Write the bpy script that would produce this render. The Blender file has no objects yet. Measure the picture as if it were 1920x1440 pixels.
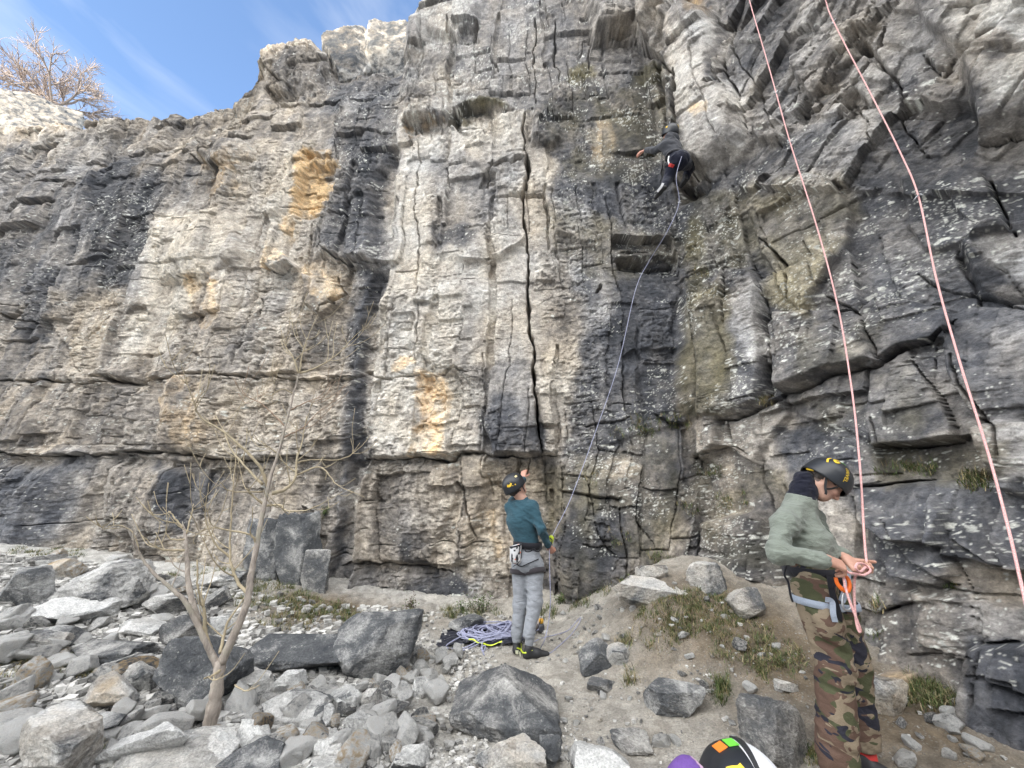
import bpy, bmesh, math, random
import numpy as np
from mathutils import Vector, Matrix

random.seed(7)
RNG = np.random.default_rng(11)
SC = bpy.context.scene
COL = SC.collection
R = math.radians

# ---------------------------------------------------------------- camera
PITCH = R(17.5); CAMZ = 1.5; FPX = 721.0          # ultra wide phone lens, tilted up at the cliff
cam_d = bpy.data.cameras.new('camera'); cam_d.sensor_width = 36.0; cam_d.lens = FPX / 1920 * 36
cam_d.clip_start = 0.05; cam_d.clip_end = 2000
cam = bpy.data.objects.new('camera', cam_d); COL.objects.link(cam)
cam.location = (0, 0, CAMZ); cam.rotation_euler = (R(90) + PITCH, 0, 0)
SC.camera = cam
CP, SP = math.cos(PITCH), math.sin(PITCH)

# ---------------------------------------------------------------- light
SUN_EL, SUN_AZ = 15.0, 18.0        # low winter sun behind the camera, a little to the left
SC.view_settings.view_transform = 'Standard'; SC.view_settings.look = 'None'
SC.view_settings.exposure = 1.72; SC.view_settings.gamma = 1.0
W = bpy.data.worlds.new('World'); SC.world = W; W.use_nodes = True
nt = W.node_tree; nt.nodes.clear()
def N(t, typ, **kw):
    n = t.nodes.new(typ)
    for k, v in kw.items():
        if k == 'ins':
            for a, b in v.items(): n.inputs[a].default_value = b
        else: setattr(n, k, v)
    return n
sky = N(nt, 'ShaderNodeTexSky', sky_type='NISHITA', sun_disc=False, sun_elevation=R(SUN_EL + 9),
        sun_rotation=R(180 + SUN_AZ), air_density=1.0, dust_density=0.6, ozone_density=1.8, altitude=1300)
tc = N(nt, 'ShaderNodeTexCoord')
mp = N(nt, 'ShaderNodeMapping'); mp.inputs['Scale'].default_value = (1.6, 1.0, 2.6); mp.inputs['Rotation'].default_value = (0.2, 0.5, 0.4)
nz = N(nt, 'ShaderNodeTexNoise', ins={'Scale': 2.3, 'Detail': 6.0, 'Roughness': 0.52, 'Distortion': 0.5})
rmp = N(nt, 'ShaderNodeValToRGB'); rmp.color_ramp.elements[0].position = 0.46; rmp.color_ramp.elements[1].position = 0.82
back = N(nt, 'ShaderNodeMapRange', ins={'From Min': -0.06, 'From Max': -0.5, 'To Min': 0.0, 'To Max': 0.9})   # unseen bright sky added towards the sun side to fill the shaded wall
mix2 = N(nt, 'ShaderNodeMix', data_type='RGBA'); mix2.inputs['B'].default_value = (11.5, 11.4, 11.2, 1)
sc_ = N(nt, 'ShaderNodeMath', operation='MULTIPLY'); sc_.inputs[1].default_value = 0.36
mix = N(nt, 'ShaderNodeMix', data_type='RGBA'); mix.inputs['B'].default_value = (3.6, 3.6, 3.5, 1)
bg = N(nt, 'ShaderNodeBackground', ins={'Strength': 0.148}); wo = N(nt, 'ShaderNodeOutputWorld')
L = nt.links.new
L(tc.outputs['Generated'], mp.inputs['Vector']); L(mp.outputs[0], nz.inputs['Vector']); L(nz.outputs['Fac'], rmp.inputs['Fac'])
dt = N(nt, 'ShaderNodeVectorMath', operation='DOT_PRODUCT'); dt.inputs[1].default_value = (.26, .92, -.16)
L(tc.outputs['Generated'], dt.inputs[0]); L(dt.outputs['Value'], back.inputs['Value'])
L(rmp.outputs['Color'], sc_.inputs[0]); L(sc_.outputs[0], mix.inputs['Factor']); L(sky.outputs[0], mix.inputs['A'])
L(back.outputs[0], mix2.inputs['Factor']); L(mix.outputs['Result'], mix2.inputs['A']); L(mix2.outputs['Result'], bg.inputs['Color']); L(bg.outputs[0], wo.inputs[0])

sun_d = bpy.data.lights.new('sun', 'SUN'); sun_d.energy = 2.3; sun_d.angle = R(0.5); sun_d.color = (1.0, 0.9, 0.74)
sun = bpy.data.objects.new('sun', sun_d); COL.objects.link(sun)
SUNV = Vector((-math.sin(R(SUN_AZ)) * math.cos(R(SUN_EL)), -math.cos(R(SUN_AZ)) * math.cos(R(SUN_EL)), math.sin(R(SUN_EL))))
sun.rotation_euler = SUNV.to_track_quat('Z', 'Y').to_euler(); sun.location = SUNV * 60

# ---------------------------------------------------------------- pixel <-> world
def raydir(px, py):
    xc = (px - 960) / FPX; yc = -(py - 720) / FPX
    return Vector((xc, CP - yc * SP, yc * CP + SP))
def at(px, py, Y):
    """the point at depth Y seen at photo pixel (px, py)"""
    d = raydir(px, py); k = Y / d.y
    return Vector((d.x * k, Y, CAMZ + d.z * k))
def pix(X, Y, Z):
    Zr = Z - CAMZ
    dep = np.maximum(Y * CP + Zr * SP, 0.05); up = -Y * SP + Zr * CP
    return 960 + FPX * X / dep, 720 - FPX * up / dep
def depth(p): return p[1] * CP + (p[2] - CAMZ) * SP

# ---------------------------------------------------------------- noise
def h2(ix, iy, s):
    n = (ix.astype(np.int64) * 374761393 + iy.astype(np.int64) * 668265263 + s * 1442695041) & 0xFFFFFFFF
    n = ((n ^ (n >> 13)) * 1274126177) & 0xFFFFFFFF
    n = ((n ^ (n >> 16)) * 2246822519) & 0xFFFFFFFF
    return ((n ^ (n >> 15)) & 0xFFFFFF).astype(np.float32) / 16777215.0
def vnoise(x, y, s=0):
    ix = np.floor(x); iy = np.floor(y); fx = (x - ix).astype(np.float32); fy = (y - iy).astype(np.float32)
    ix = ix.astype(np.int64); iy = iy.astype(np.int64)
    ux = fx * fx * (3 - 2 * fx); uy = fy * fy * (3 - 2 * fy)
    a = h2(ix, iy, s); b = h2(ix + 1, iy, s); c = h2(ix, iy + 1, s); d = h2(ix + 1, iy + 1, s)
    return (a + (b - a) * ux) * (1 - uy) + (c + (d - c) * ux) * uy
def fbm(x, y, s=0, o=4, g=0.5):
    t = 0; a = 1; tot = 0
    for k in range(o):
        t = t + a * (vnoise(x, y, s + 17 * k) - 0.5); tot += a; a *= g; x = x * 2.03 + 5.1; y = y * 2.03 + 9.7
    return 2 * t / tot
def cells(x, y, s=0, jit=0.9):
    """nearest cell: hash, offset to its centre, F1, F2"""
    ix = np.floor(x).astype(np.int64); iy = np.floor(y).astype(np.int64)
    f1 = np.full(x.shape, 9.0, np.float32); f2 = f1.copy(); hid = np.zeros_like(f1); dx = hid.copy(); dy = hid.copy()
    for i in (-1, 0, 1):
        for j in (-1, 0, 1):
            cx = ix + i; cy = iy + j
            ox = (x - (cx + 0.5 + jit * (h2(cx, cy, s) - 0.5))).astype(np.float32)
            oy = (y - (cy + 0.5 + jit * (h2(cx, cy, s + 5) - 0.5))).astype(np.float32)
            d = np.sqrt(ox * ox + oy * oy)
            near = d < f1
            f2 = np.where(near, f1, np.minimum(f2, d))
            hid = np.where(near, h2(cx, cy, s + 9), hid); dx = np.where(near, ox, dx); dy = np.where(near, oy, dy)
            f1 = np.where(near, d, f1)
    return hid, dx, dy, f1, f2
def ashlar(x, y, s, warp=0.0):
    """upright-jointed blocks: columns of uneven width split into beds of uneven height; hash, local offsets, edge distance"""
    i0 = np.floor(x).astype(np.int64); e = np.zeros_like(i0); z0 = np.zeros_like(i0)
    b = i0 + .35 * (h2(i0, z0, s) - .5) * 1.6 + .0; i = np.where(x < b, i0 - 1, i0); xl = i + .56 * (h2(i, z0, s) - .5); xr = i + 1 + .56 * (h2(i + 1, z0, s) - .5)
    yy = y * (.65 + .8 * h2(i, z0, s + 3)) + 7.3 * h2(i, z0, s + 4); j0 = np.floor(yy).astype(np.int64); c = j0 + .6 * (h2(i, j0, s + 6) - .5); j = np.where(yy < c, j0 - 1, j0)
    yl = j + .6 * (h2(i, j, s + 6) - .5); yr = j + 1 + .6 * (h2(i, j + 1, s + 6) - .5)
    u = np.clip((x - xl) / np.maximum(xr - xl, .05), 0, 1); v = np.clip((yy - yl) / np.maximum(yr - yl, .05), 0, 1)
    ex = np.minimum(u, 1 - u) * (xr - xl); ey = np.minimum(v, 1 - v) * (yr - yl)
    return h2(i, j, s + 8), (u - .5).astype(np.float32), (v - .5).astype(np.float32), ex.astype(np.float32), ey.astype(np.float32)
def frac(v, k): 
    q = v * k; return q - np.floor(q)
def sstep(a, b, x):
    t = np.clip((x - a) / (b - a), 0, 1); return t * t * (3 - 2 * t)
def facets(x, y, s, tilt=1.0, lo=-1, hi=1):
    """stepped tilted planes, in units of one cell"""
    hid, dx, dy, f1, f2 = cells(x, y, s)
    off = lo + (hi - lo) * hid
    return off + tilt * ((frac(hid, 37.7) - 0.5) * 2 * dx + (frac(hid, 91.3) - 0.5) * 2 * dy), hid, f1, f2
def chips(x, y, s, k=0.9):
    """continuous chipped surface: the upper envelope of many tilted planes"""
    ix = np.floor(x).astype(np.int64); iy = np.floor(y).astype(np.int64)
    best = np.full(x.shape, -9.0, np.float32); hid = np.zeros_like(best)
    for i in (-1, 0, 1):
        for j in (-1, 0, 1):
            cx = ix + i; cy = iy + j
            ox = (x - (cx + 0.5 + 0.9 * (h2(cx, cy, s) - 0.5))).astype(np.float32)
            oy = (y - (cy + 0.5 + 0.9 * (h2(cx, cy, s + 5) - 0.5))).astype(np.float32)
            v = 0.5 * (h2(cx, cy, s + 2) - 0.5) + k * ((h2(cx, cy, s + 3) - 0.5) * ox + (h2(cx, cy, s + 4) - 0.5) * oy) - 0.55 * (ox * ox + oy * oy)
            near = v > best; hid = np.where(near, h2(cx, cy, s + 9), hid); best = np.where(near, v, best)
    return best, hid

# distance helpers in photo pixels
def seg_dist(px, py, pts):
    d = np.full(px.shape, 1e6, np.float32); tt = np.zeros_like(d); n = len(pts) - 1
    for k in range(n):
        ax, ay = pts[k]; bx, by = pts[k + 1]; vx, vy = bx - ax, by - ay; l2 = vx * vx + vy * vy + 1e-9
        t = np.clip(((px - ax) * vx + (py - ay) * vy) / l2, 0, 1)
        q = np.hypot(px - ax - t * vx, py - ay - t * vy)
        m = q < d; d = np.where(m, q, d); tt = np.where(m, (k + t) / n, tt)
    return d, tt
def poly_sd(px, py, pts):
    """signed distance to a polygon, positive inside"""
    d = np.full(px.shape, 1e6, np.float32); ins = np.zeros(px.shape, bool); n = len(pts)
    for k in range(n):
        ax, ay = pts[k]; bx, by = pts[(k + 1) % n]; vx, vy = bx - ax, by - ay
        t = np.clip(((px - ax) * vx + (py - ay) * vy) / (vx * vx + vy * vy + 1e-9), 0, 1)
        d = np.minimum(d, np.hypot(px - ax - t * vx, py - ay - t * vy))
        if ay != by:
            c = ((ay > py) != (by > py)) & (px < (bx - ax) * (py - ay) / (by - ay) + ax)
            ins ^= c
    return np.where(ins, d, -d)

# ---------------------------------------------------------------- object helpers
def tag(o, label=None, cat=None, group=None, kind=None):
    if label: o['label'] = label
    if cat: o['category'] = cat
    if group: o['group'] = group
    if kind: o['kind'] = kind
    return o
def mesh_np(name, V, F, mat=None, parent=None, smooth=True, color=None, fmat=None, mats=None, attrs=None):
    V = np.asarray(V, np.float32).reshape(-1, 3); me = bpy.data.meshes.new(name)
    if isinstance(F, np.ndarray) and F.ndim == 2:
        n, k = F.shape
        me.vertices.add(len(V)); me.vertices.foreach_set('co', V.ravel())
        me.loops.add(n * k); me.loops.foreach_set('vertex_index', F.astype(np.int32).ravel())
        me.polygons.add(n); me.polygons.foreach_set('loop_start', np.arange(0, n * k, k, dtype=np.int32))
        me.update(calc_edges=True)
    else:
        me.from_pydata(V.tolist(), [], [list(f) for f in F])
    if color is not None:
        a = me.color_attributes.new('Col', 'FLOAT_COLOR', 'POINT')
        c = np.ones((len(V), 4), np.float32); c[:, :3] = color; a.data.foreach_set('color', c.ravel())
    for k, v in (attrs or {}).items():
        a = me.attributes.new(k, 'FLOAT', 'POINT'); a.data.foreach_set('value', np.asarray(v, np.float32).ravel())
    for m in (mats or ([mat] if mat else [])): me.materials.append(m)
    if fmat is not None: me.polygons.foreach_set('material_index', np.asarray(fmat, np.int32))
    me.polygons.foreach_set('use_smooth', np.full(len(me.polygons), smooth))
    me.update()
    o = bpy.data.objects.new(name, me); COL.objects.link(o)
    if parent: o.parent = parent
    return o
def empty(name, loc=(0, 0, 0)):
    o = bpy.data.objects.new(name, None); o.location = loc; o.empty_display_size = 0.1; COL.objects.link(o)
    return o
def grid_faces(nr, nc):
    i = np.arange(nr * nc).reshape(nr, nc)
    return np.stack([i[:-1, :-1], i[:-1, 1:], i[1:, 1:], i[1:, :-1]], -1).reshape(-1, 4)
# ---------------------------------------------------------------- materials
def new_mat(name):
    m = bpy.data.materials.new(name); m.use_nodes = True; t = m.node_tree
    return m, t, t.nodes['Principled BSDF']
def coords(t, scale=(1, 1, 1), kind='Object', rot=(0, 0, 0)):
    c = N(t, 'ShaderNodeTexCoord'); m = N(t, 'ShaderNodeMapping'); m.inputs['Scale'].default_value = scale; m.inputs['Rotation'].default_value = rot
    t.links.new(c.outputs[kind], m.inputs['Vector']); return m.outputs[0]
def noise_n(t, vec, scale, detail=4, rough=0.55, dist=0.0):
    n = N(t, 'ShaderNodeTexNoise', ins={'Scale': scale, 'Detail': detail, 'Roughness': rough, 'Distortion': dist})
    t.links.new(vec, n.inputs['Vector']); return n.outputs['Fac']
def ramp_n(t, fac, stops):
    r = N(t, 'ShaderNodeValToRGB'); e = r.color_ramp.elements
    while len(e) < len(stops): e.new(0.5)
    for q, (p, c) in zip(e, stops):
        q.position = p; q.color = (c, c, c, 1) if not hasattr(c, '__len__') else (*c, 1)
    t.links.new(fac, r.inputs['Fac']); return r.outputs['Color']
def mixc(t, fac, a, b, mode='MIX'):
    m = N(t, 'ShaderNodeMix', data_type='RGBA', blend_type=mode)
    for k, v in (('Factor', fac), ('A', a), ('B', b)):
        if isinstance(v, bpy.types.NodeSocket): t.links.new(v, m.inputs[k])
        elif k == 'Factor': m.inputs[k].default_value = v
        else: m.inputs[k].default_value = (*v, 1)
    return m.outputs['Result']
def mathn(t, op, a, b=0.0):
    m = N(t, 'ShaderNodeMath', operation=op)
    for k, v in ((0, a), (1, b)):
        if isinstance(v, bpy.types.NodeSocket): t.links.new(v, m.inputs[k])
        else: m.inputs[k].default_value = v
    return m.outputs[0]
def bump_n(t, b, hgt, strength=0.5, dist=0.02):
    n = N(t, 'ShaderNodeBump', ins={'Strength': strength, 'Distance': dist}); t.links.new(hgt, n.inputs['Height']); t.links.new(n.outputs[0], b.inputs['Normal'])

def mat_cliff():
    m, t, b = new_mat('limestone'); l = t.links.new
    a = N(t, 'ShaderNodeAttribute', attribute_name='Col')
    v = coords(t, (1, 1, 1)); vs = coords(t, (1, 1, 1.35), rot=(0, 0.35, 0))
    n1 = noise_n(t, vs, 9, 8, 0.7, 0.6); n2 = noise_n(t, v, 42, 6, 0.75)
    k = ramp_n(t, n1, [(0.25, 0.5), (0.5, 1.0), (0.78, 1.55)]); k2 = ramp_n(t, n2, [(0.25, 0.55), (0.5, 1.0), (0.75, 1.5)])
    c = mixc(t, 1.0, mixc(t, 1.0, a.outputs['Color'], k, 'MULTIPLY'), k2, 'MULTIPLY')
    l(c, b.inputs['Base Color']); b.inputs['Roughness'].default_value = 0.85
    h = mathn(t, 'ADD', n1, mathn(t, 'MULTIPLY', n2, 0.45))
    bump_n(t, b, h, 0.75, 0.05)
    return m
def mat_boulder():
    """loose limestone; object colour: R tone, G ochre share"""
    m, t, b = new_mat('loose limestone'); l = t.links.new
    oi = N(t, 'ShaderNodeObjectInfo'); se = N(t, 'ShaderNodeSeparateColor'); l(oi.outputs['Color'], se.inputs[0])
    geo = N(t, 'ShaderNodeNewGeometry')
    v = coords(t); off = N(t, 'ShaderNodeVectorMath', operation='ADD'); sc = N(t, 'ShaderNodeVectorMath', operation='SCALE')
    cr = N(t, 'ShaderNodeCombineXYZ')
    for i in range(3): l(oi.outputs['Random'], cr.inputs[i])
    l(cr.outputs[0], sc.inputs[0]); sc.inputs['Scale'].default_value = 40; l(v, off.inputs[0]); l(sc.outputs[0], off.inputs[1]); v = off.outputs[0]
    n0 = noise_n(t, v, 3.5, 4, 0.6, 0.4); n1 = noise_n(t, v, 14, 7, 0.7, 0.5); n2 = noise_n(t, v, 70, 5, 0.75)
    tone = mathn(t, 'ADD', se.outputs['Red'], mathn(t, 'MULTIPLY', mathn(t, 'SUBTRACT', n0, 0.5), 1.3))
    tone = mathn(t, 'ADD', tone, mathn(t, 'MULTIPLY', mathn(t, 'SUBTRACT', n1, 0.5), 0.5))
    fa = N(t, 'ShaderNodeAttribute', attribute_name='Face'); tone = mathn(t, 'ADD', tone, mathn(t, 'MULTIPLY', mathn(t, 'SUBTRACT', fa.outputs['Fac'], 0.45), mathn(t, 'MULTIPLY', se.outputs['Blue'], 0.6)))
    n4 = noise_n(t, coords(t, (1, 1, 2.5), rot=(.5, .3, 0)), 6, 8, 0.75, 1.2); vein = ramp_n(t, n4, [(.47, 0.), (.5, 1.), (.53, 0.)]); tone = mathn(t, 'ADD', tone, mathn(t, 'MULTIPLY', vein, .16))
    c = ramp_n(t, tone, [(0.0, (0.045, 0.05, 0.058)), (0.35, (0.12, 0.125, 0.13)), (0.6, (0.42, 0.415, 0.40)), (1.0, (0.76, 0.755, 0.73))])
    oc = mathn(t, 'MULTIPLY', se.outputs['Green'], ramp_n(t, n0, [(0.4, 0.0), (0.62, 1.0)]))
    c = mixc(t, oc, c, (0.40, 0.27, 0.12))
    vor = N(t, 'ShaderNodeTexVoronoi', ins={'Scale': 26.0}); l(v, vor.inputs['Vector'])
    spot = mathn(t, 'MULTIPLY', ramp_n(t, vor.outputs['Distance'], [(0.16, 1.0), (0.24, 0.0)]), ramp_n(t, n1, [(0.5, 0.0), (0.6, 0.8)]))
    c = mixc(t, spot, c, (0.42, 0.42, 0.39))
    k2 = ramp_n(t, n2, [(0.25, 0.5), (0.5, 1.0), (0.75, 1.5)]); c = mixc(t, 1.0, c, k2, 'MULTIPLY')
    l(c, b.inputs['Base Color']); b.inputs['Roughness'].default_value = 0.88
    bump_n(t, b, mathn(t, 'ADD', n1, mathn(t, 'MULTIPLY', n2, 0.5)), 0.9, 0.05)
    return m
def mat_ground():
    m, t, b = new_mat('trodden limestone soil'); l = t.links.new
    a = N(t, 'ShaderNodeAttribute', attribute_name='Col'); v = coords(t)
    n1 = noise_n(t, v, 11, 7, 0.7); n2 = noise_n(t, v, 75, 5, 0.75)
    vor = N(t, 'ShaderNodeTexVoronoi', ins={'Scale': 48.0}); l(v, vor.inputs['Vector'])
    st = mathn(t, 'MULTIPLY', ramp_n(t, vor.outputs['Distance'], [(0.22, 1.0), (0.34, 0.0)]), ramp_n(t, n1, [(0.42, 0.0), (0.6, 0.8)]))
    c = mixc(t, 1.0, a.outputs['Color'], ramp_n(t, n1, [(0.25, 0.6), (0.5, 1.0), (0.75, 1.35)]), 'MULTIPLY')
    c = mixc(t, 1.0, c, ramp_n(t, n2, [(0.25, 0.6), (0.5, 1.0), (0.75, 1.45)]), 'MULTIPLY')
    c = mixc(t, st, c, (0.38, 0.37, 0.34))
    l(c, b.inputs['Base Color']); b.inputs['Roughness'].default_value = 0.95
    bump_n(t, b, mathn(t, 'ADD', n2, mathn(t, 'ADD', n1, st)), 0.8, 0.03)
    return m
def plain(name, col, rough=0.7, var=0.25, scale=30, bump=0.25, dist=0.004, metal=0.0, aniso=(1, 1, 1), spec=0.5):
    """one colour with a fine uneven surface"""
    m, t, b = new_mat(name)
    v = coords(t, aniso); n = noise_n(t, v, scale, 5, 0.65)
    k = ramp_n(t, n, [(0.25, 1 - var), (0.5, 1.0), (0.75, 1 + var)])
    t.links.new(mixc(t, 1.0, col, k, 'MULTIPLY'), b.inputs['Base Color'])
    b.inputs['Roughness'].default_value = rough; b.inputs['Metallic'].default_value = metal; b.inputs['Specular IOR Level'].default_value = spec
    if bump: bump_n(t, b, n, bump, dist)
    return m
def colmat(name, rough=0.85, scale=60, var=0.2, bump=0.3, dist=0.003):
    """colours come from the mesh's own Col attribute"""
    m, t, b = new_mat(name)
    a = N(t, 'ShaderNodeAttribute', attribute_name='Col'); n = noise_n(t, coords(t), scale, 4, 0.6)
    t.links.new(mixc(t, 1.0, a.outputs['Color'], ramp_n(t, n, [(0.25, 1 - var), (0.5, 1.0), (0.75, 1 + var)]), 'MULTIPLY'), b.inputs['Base Color'])
    b.inputs['Roughness'].default_value = rough
    if bump: bump_n(t, b, n, bump, dist)
    return m
M = {'cliff': mat_cliff(), 'boulder': mat_boulder(), 'ground': mat_ground()}
# ---------------------------------------------------------------- cliff
QUAL = 1.12
LOWP = np.array([(-30, 9.6), (-18, 8.2), (-10, 7.0), (-5, 6.3), (-2.2, 6.0), (0, 5.75), (1.6, 5.55), (2.3, 5.25), (2.5, 4.2), (2.9, 3.0), (3.4, 1.6), (4.0, -1), (4.2, -6)], float)
HIGHP = np.array([(-30, 10.0), (-18, 8.5), (-10, 7.2), (-5, 6.4), (-2.1, 6.05), (0, 5.75), (1.7, 5.6), (2.85, 5.6), (3.6, 4.75), (4.45, 3.5), (5.4, 2.0), (6.5, -1), (7, -6)], float)
UU = np.arange(len(LOWP), dtype=float)
def base_xy(u, z):
    f = np.clip((z - 0.1) / 3.4, -0.1, 1.0); g = np.maximum(z - 3.5, 0)
    f = np.where(f > 0, f * (1.25 - 0.25 * f), f)
    lx = np.interp(u, UU, LOWP[:, 0]); ly = np.interp(u, UU, LOWP[:, 1])
    hx = np.interp(u, UU, HIGHP[:, 0]); hy = np.interp(u, UU, HIGHP[:, 1])
    return lx + (hx - lx) * f, ly + (hy - ly) * f + g * 0.02
# skyline: photo pixels on the rim, turned into (u, z) on the base wall
SKY = [(-700, 330), (-300, 250), (-60, 215), (0, 206), (60, 200), (100, 203), (130, 193), (200, 188), (245, 183), (270, 192), (292, 176), (330, 179), (362, 163), (402, 157), (415, 140), (440, 116), (455, 100),
       (459, 78), (474, 72), (488, 50), (512, 52), (526, 44), (556, 40), (586, 52), (592, 76), (650, 86), (735, 90), (752, 62), (776, 44), (792, 12), (802, -4), (830, -40), (900, -80), (1000, -95), (1150, -110), (1300, -120), (1500, -130), (1800, -140), (2100, -150), (3200, -160)]
_u = np.linspace(1, 11.5, 900); _z = np.linspace(2, 15, 320)
_U, _Z = np.meshgrid(_u, _z); _X, _Y = base_xy(_U, _Z); _PX, _PY = pix(_X, _Y, _Z)
su, sz = [], []
for (x, y) in SKY:
    k = np.argmin((_PX - x) ** 2 + (_PY - y) ** 2); su.append(_U.flat[k]); sz.append(_Z.flat[k])
su = np.array(su); sz = np.array(sz); o_ = np.argsort(su); su = su[o_]; sz = sz[o_]
# columns evenly spaced in the view at camera height, rows evenly spaced in elevation
ub = np.linspace(0.4, 11.6, 4000); bx, by = base_xy(ub, np.full_like(ub, 2.5)); ang = np.clip(np.arctan2(bx, by), -1.4, 1.75)
wgt = np.where(np.abs(ang) < 1.22, 1.0, 0.35); cum = np.concatenate([[0], np.cumsum(np.hypot(np.diff(bx), np.diff(by)) / np.hypot(bx[1:], by[1:]) * wgt[1:])])
NC = int(1480 * QUAL); NR = int(820 * QUAL); NB = 40
uc = np.interp(np.linspace(0, cum[-1], NC), cum, ub)
ztop = np.interp(uc, su, sz)
cx0, cy0 = base_xy(uc, np.full_like(uc, 2.5)); dist = np.hypot(cx0, cy0)
e0 = np.arctan2(-1.9, dist); e1 = np.arctan2(ztop - CAMZ, dist)
rows = np.linspace(0, 1, NR)[:, None]
Zg = np.tan(e0 + (e1 - e0) * rows) * dist + CAMZ
Ug = np.broadcast_to(uc, Zg.shape)
Xg, Yg = base_xy(Ug, Zg)
# horizontal normal (outwards), smoothed along the wall
us = np.linspace(0.2, 11.8, 1200)
def nrm_of(z):
    a, b = base_xy(us, np.full_like(us, z)); tx, ty = np.gradient(a), np.gradient(b); l = np.hypot(tx, ty); nx, ny = ty / l, -tx / l
    k = np.hanning(61); k /= k.sum()
    nx = np.convolve(np.pad(nx, 30, 'edge'), k, 'valid'); ny = np.convolve(np.pad(ny, 30, 'edge'), k, 'valid'); l = np.hypot(nx, ny)
    return nx / l, ny / l
nl, nh = nrm_of(0.6), nrm_of(5.0)
fz = sstep(0.5, 4, Zg)
NX = np.interp(Ug, us, nl[0]) * (1 - fz) + np.interp(Ug, us, nh[0]) * fz
NY = np.interp(Ug, us, nl[1]) * (1 - fz) + np.interp(Ug, us, nh[1]) * fz
l_ = np.hypot(NX, NY); NX /= l_; NY /= l_
# metric coordinate along the wall
sl = np.concatenate([[0], np.cumsum(np.hypot(np.diff(cx0), np.diff(cy0)))]); s0 = np.interp(0, cx0, sl); Sg = np.broadcast_to(sl - s0, Zg.shape).astype(np.float32)
Zf = Zg.astype(np.float32)
PX, PY = pix(Xg, Yg, Zg); PX = PX.astype(np.float32); PY = PY.astype(np.float32)

w1 = fbm(Sg * 1.3, Zf * 1.3, 3, 4) ; w2 = fbm(Sg * 1.3 + 40, Zf * 1.3, 8, 4)
w3 = fbm(Sg * 6, Zf * 6, 13, 3); w4 = fbm(Sg * 6 + 70, Zf * 6, 18, 3)
jx, jy = PX + 9 * w1 + 4 * w3, PY + 9 * w2 + 4 * w4     # wobbled pixel position of each wall point
D = np.zeros_like(Zf)
def panel(pts, off, soft=5, bulge=0.0, tx=0.0, ty=0.0):
    """a block of the wall standing out (or in) by off metres; tx, ty tilt it, in metres per 100 pixels"""
    xs = [p[0] for p in pts]; ys = [p[1] for p in pts]
    m = (PX > min(xs) - 40) & (PX < max(xs) + 40) & (PY > min(ys) - 40) & (PY < max(ys) + 40)
    if not m.any(): return
    soft = max(soft, abs(off) * (34 if np.mean(xs) > 1270 else 18)); x, y = jx[m], jy[m]; sd = poly_sd(x, y, pts); k = sstep(-soft, soft, sd)
    if np.mean(xs) > 1270: off, bulge = off * (1.3 if abs(off) < .3 else .85), bulge * .6
    v = off + bulge * np.sqrt(np.clip(sd / 60.0, 0, 1)) + tx * (x - np.mean(xs)) / 100 + ty * (y - np.mean(ys)) / 100
    D[m] += (k * v).astype(np.float32)
# --- left wall
panel([(-400, -100), (745, -100), (748, 250), (738, 380), (716, 560), (700, 700), (684, 856), (650, 1060), (620, 1300), (-400, 1300)], -0.22, 6)       # stands back from the pillar
panel([(455, 80), (490, 45), (560, 35), (595, 80), (560, 120), (530, 132), (480, 118)], 0.14, 9, 0.05)
panel([(470, 128), (540, 138), (535, 158), (490, 155), (478, 140)], -0.35, 4)
panel([(360, 240), (460, 260), (462, 292), (425, 310), (380, 300), (362, 275)], 0.16, 5, .08)
panel([(562, 284), (624, 290), (618, 345), (600, 395), (545, 385), (535, 360)], -0.20, 4)
panel([(462, 240), (560, 245), (562, 284), (535, 360), (480, 420), (455, 330)], 0.06, 5)
panel([(588, 60), (745, 60), (745, 98), (600, 98)], -0.1, 4)
panel([(620, 160), (745, 120), (750, 250), (735, 400), (720, 492), (600, 470), (585, 420), (622, 345), (625, 250)], 0.13, 5, .05)
panel([(585, 470), (722, 495), (705, 640), (690, 690), (590, 690), (560, 600), (565, 520)], -0.07, 6)
panel([(555, 505), (640, 520), (625, 560), (590, 585), (560, 560)], 0.15, 5, .05)
panel([(485, 480), (530, 475), (545, 495), (500, 505)], 0.22, 4, .1)
panel([(275, 410), (420, 380), (440, 470), (330, 520), (290, 520)], 0.12, 6, .08)
panel([(150, 700), (250, 705), (262, 715), (200, 718)], -0.16, 4)
panel([(-300, 712), (700, 706), (700, 690), (-300, 690)], 0.05, 4)
panel([(-300, 708), (230, 712), (460, 700), (690, 704), (690, 855), (500, 862), (430, 850), (350, 862), (130, 856), (-300, 845)], 0.10, 4, .03)
panel([(290, 700), (440, 705), (400, 845), (290, 840)], 0.08, 6, .05)
panel([(60, 700), (200, 720), (230, 790), (180, 850), (50, 840)], -0.06, 6)
panel([(-200, 860), (160, 870), (140, 940), (100, 1060), (-200, 1080)], 0.0, 6, .12)
panel([(160, 1000), (170, 870), (330, 880), (300, 1040)], 0.06, 8, .12)
# --- narrow dark recess beside the pillar
panel([(700, 330), (742, 250), (738, 380), (716, 560), (700, 700), (684, 856), (650, 1060), (618, 1180), (560, 1180), (625, 980), (655, 800), (680, 560)], -0.22, 9)
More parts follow.
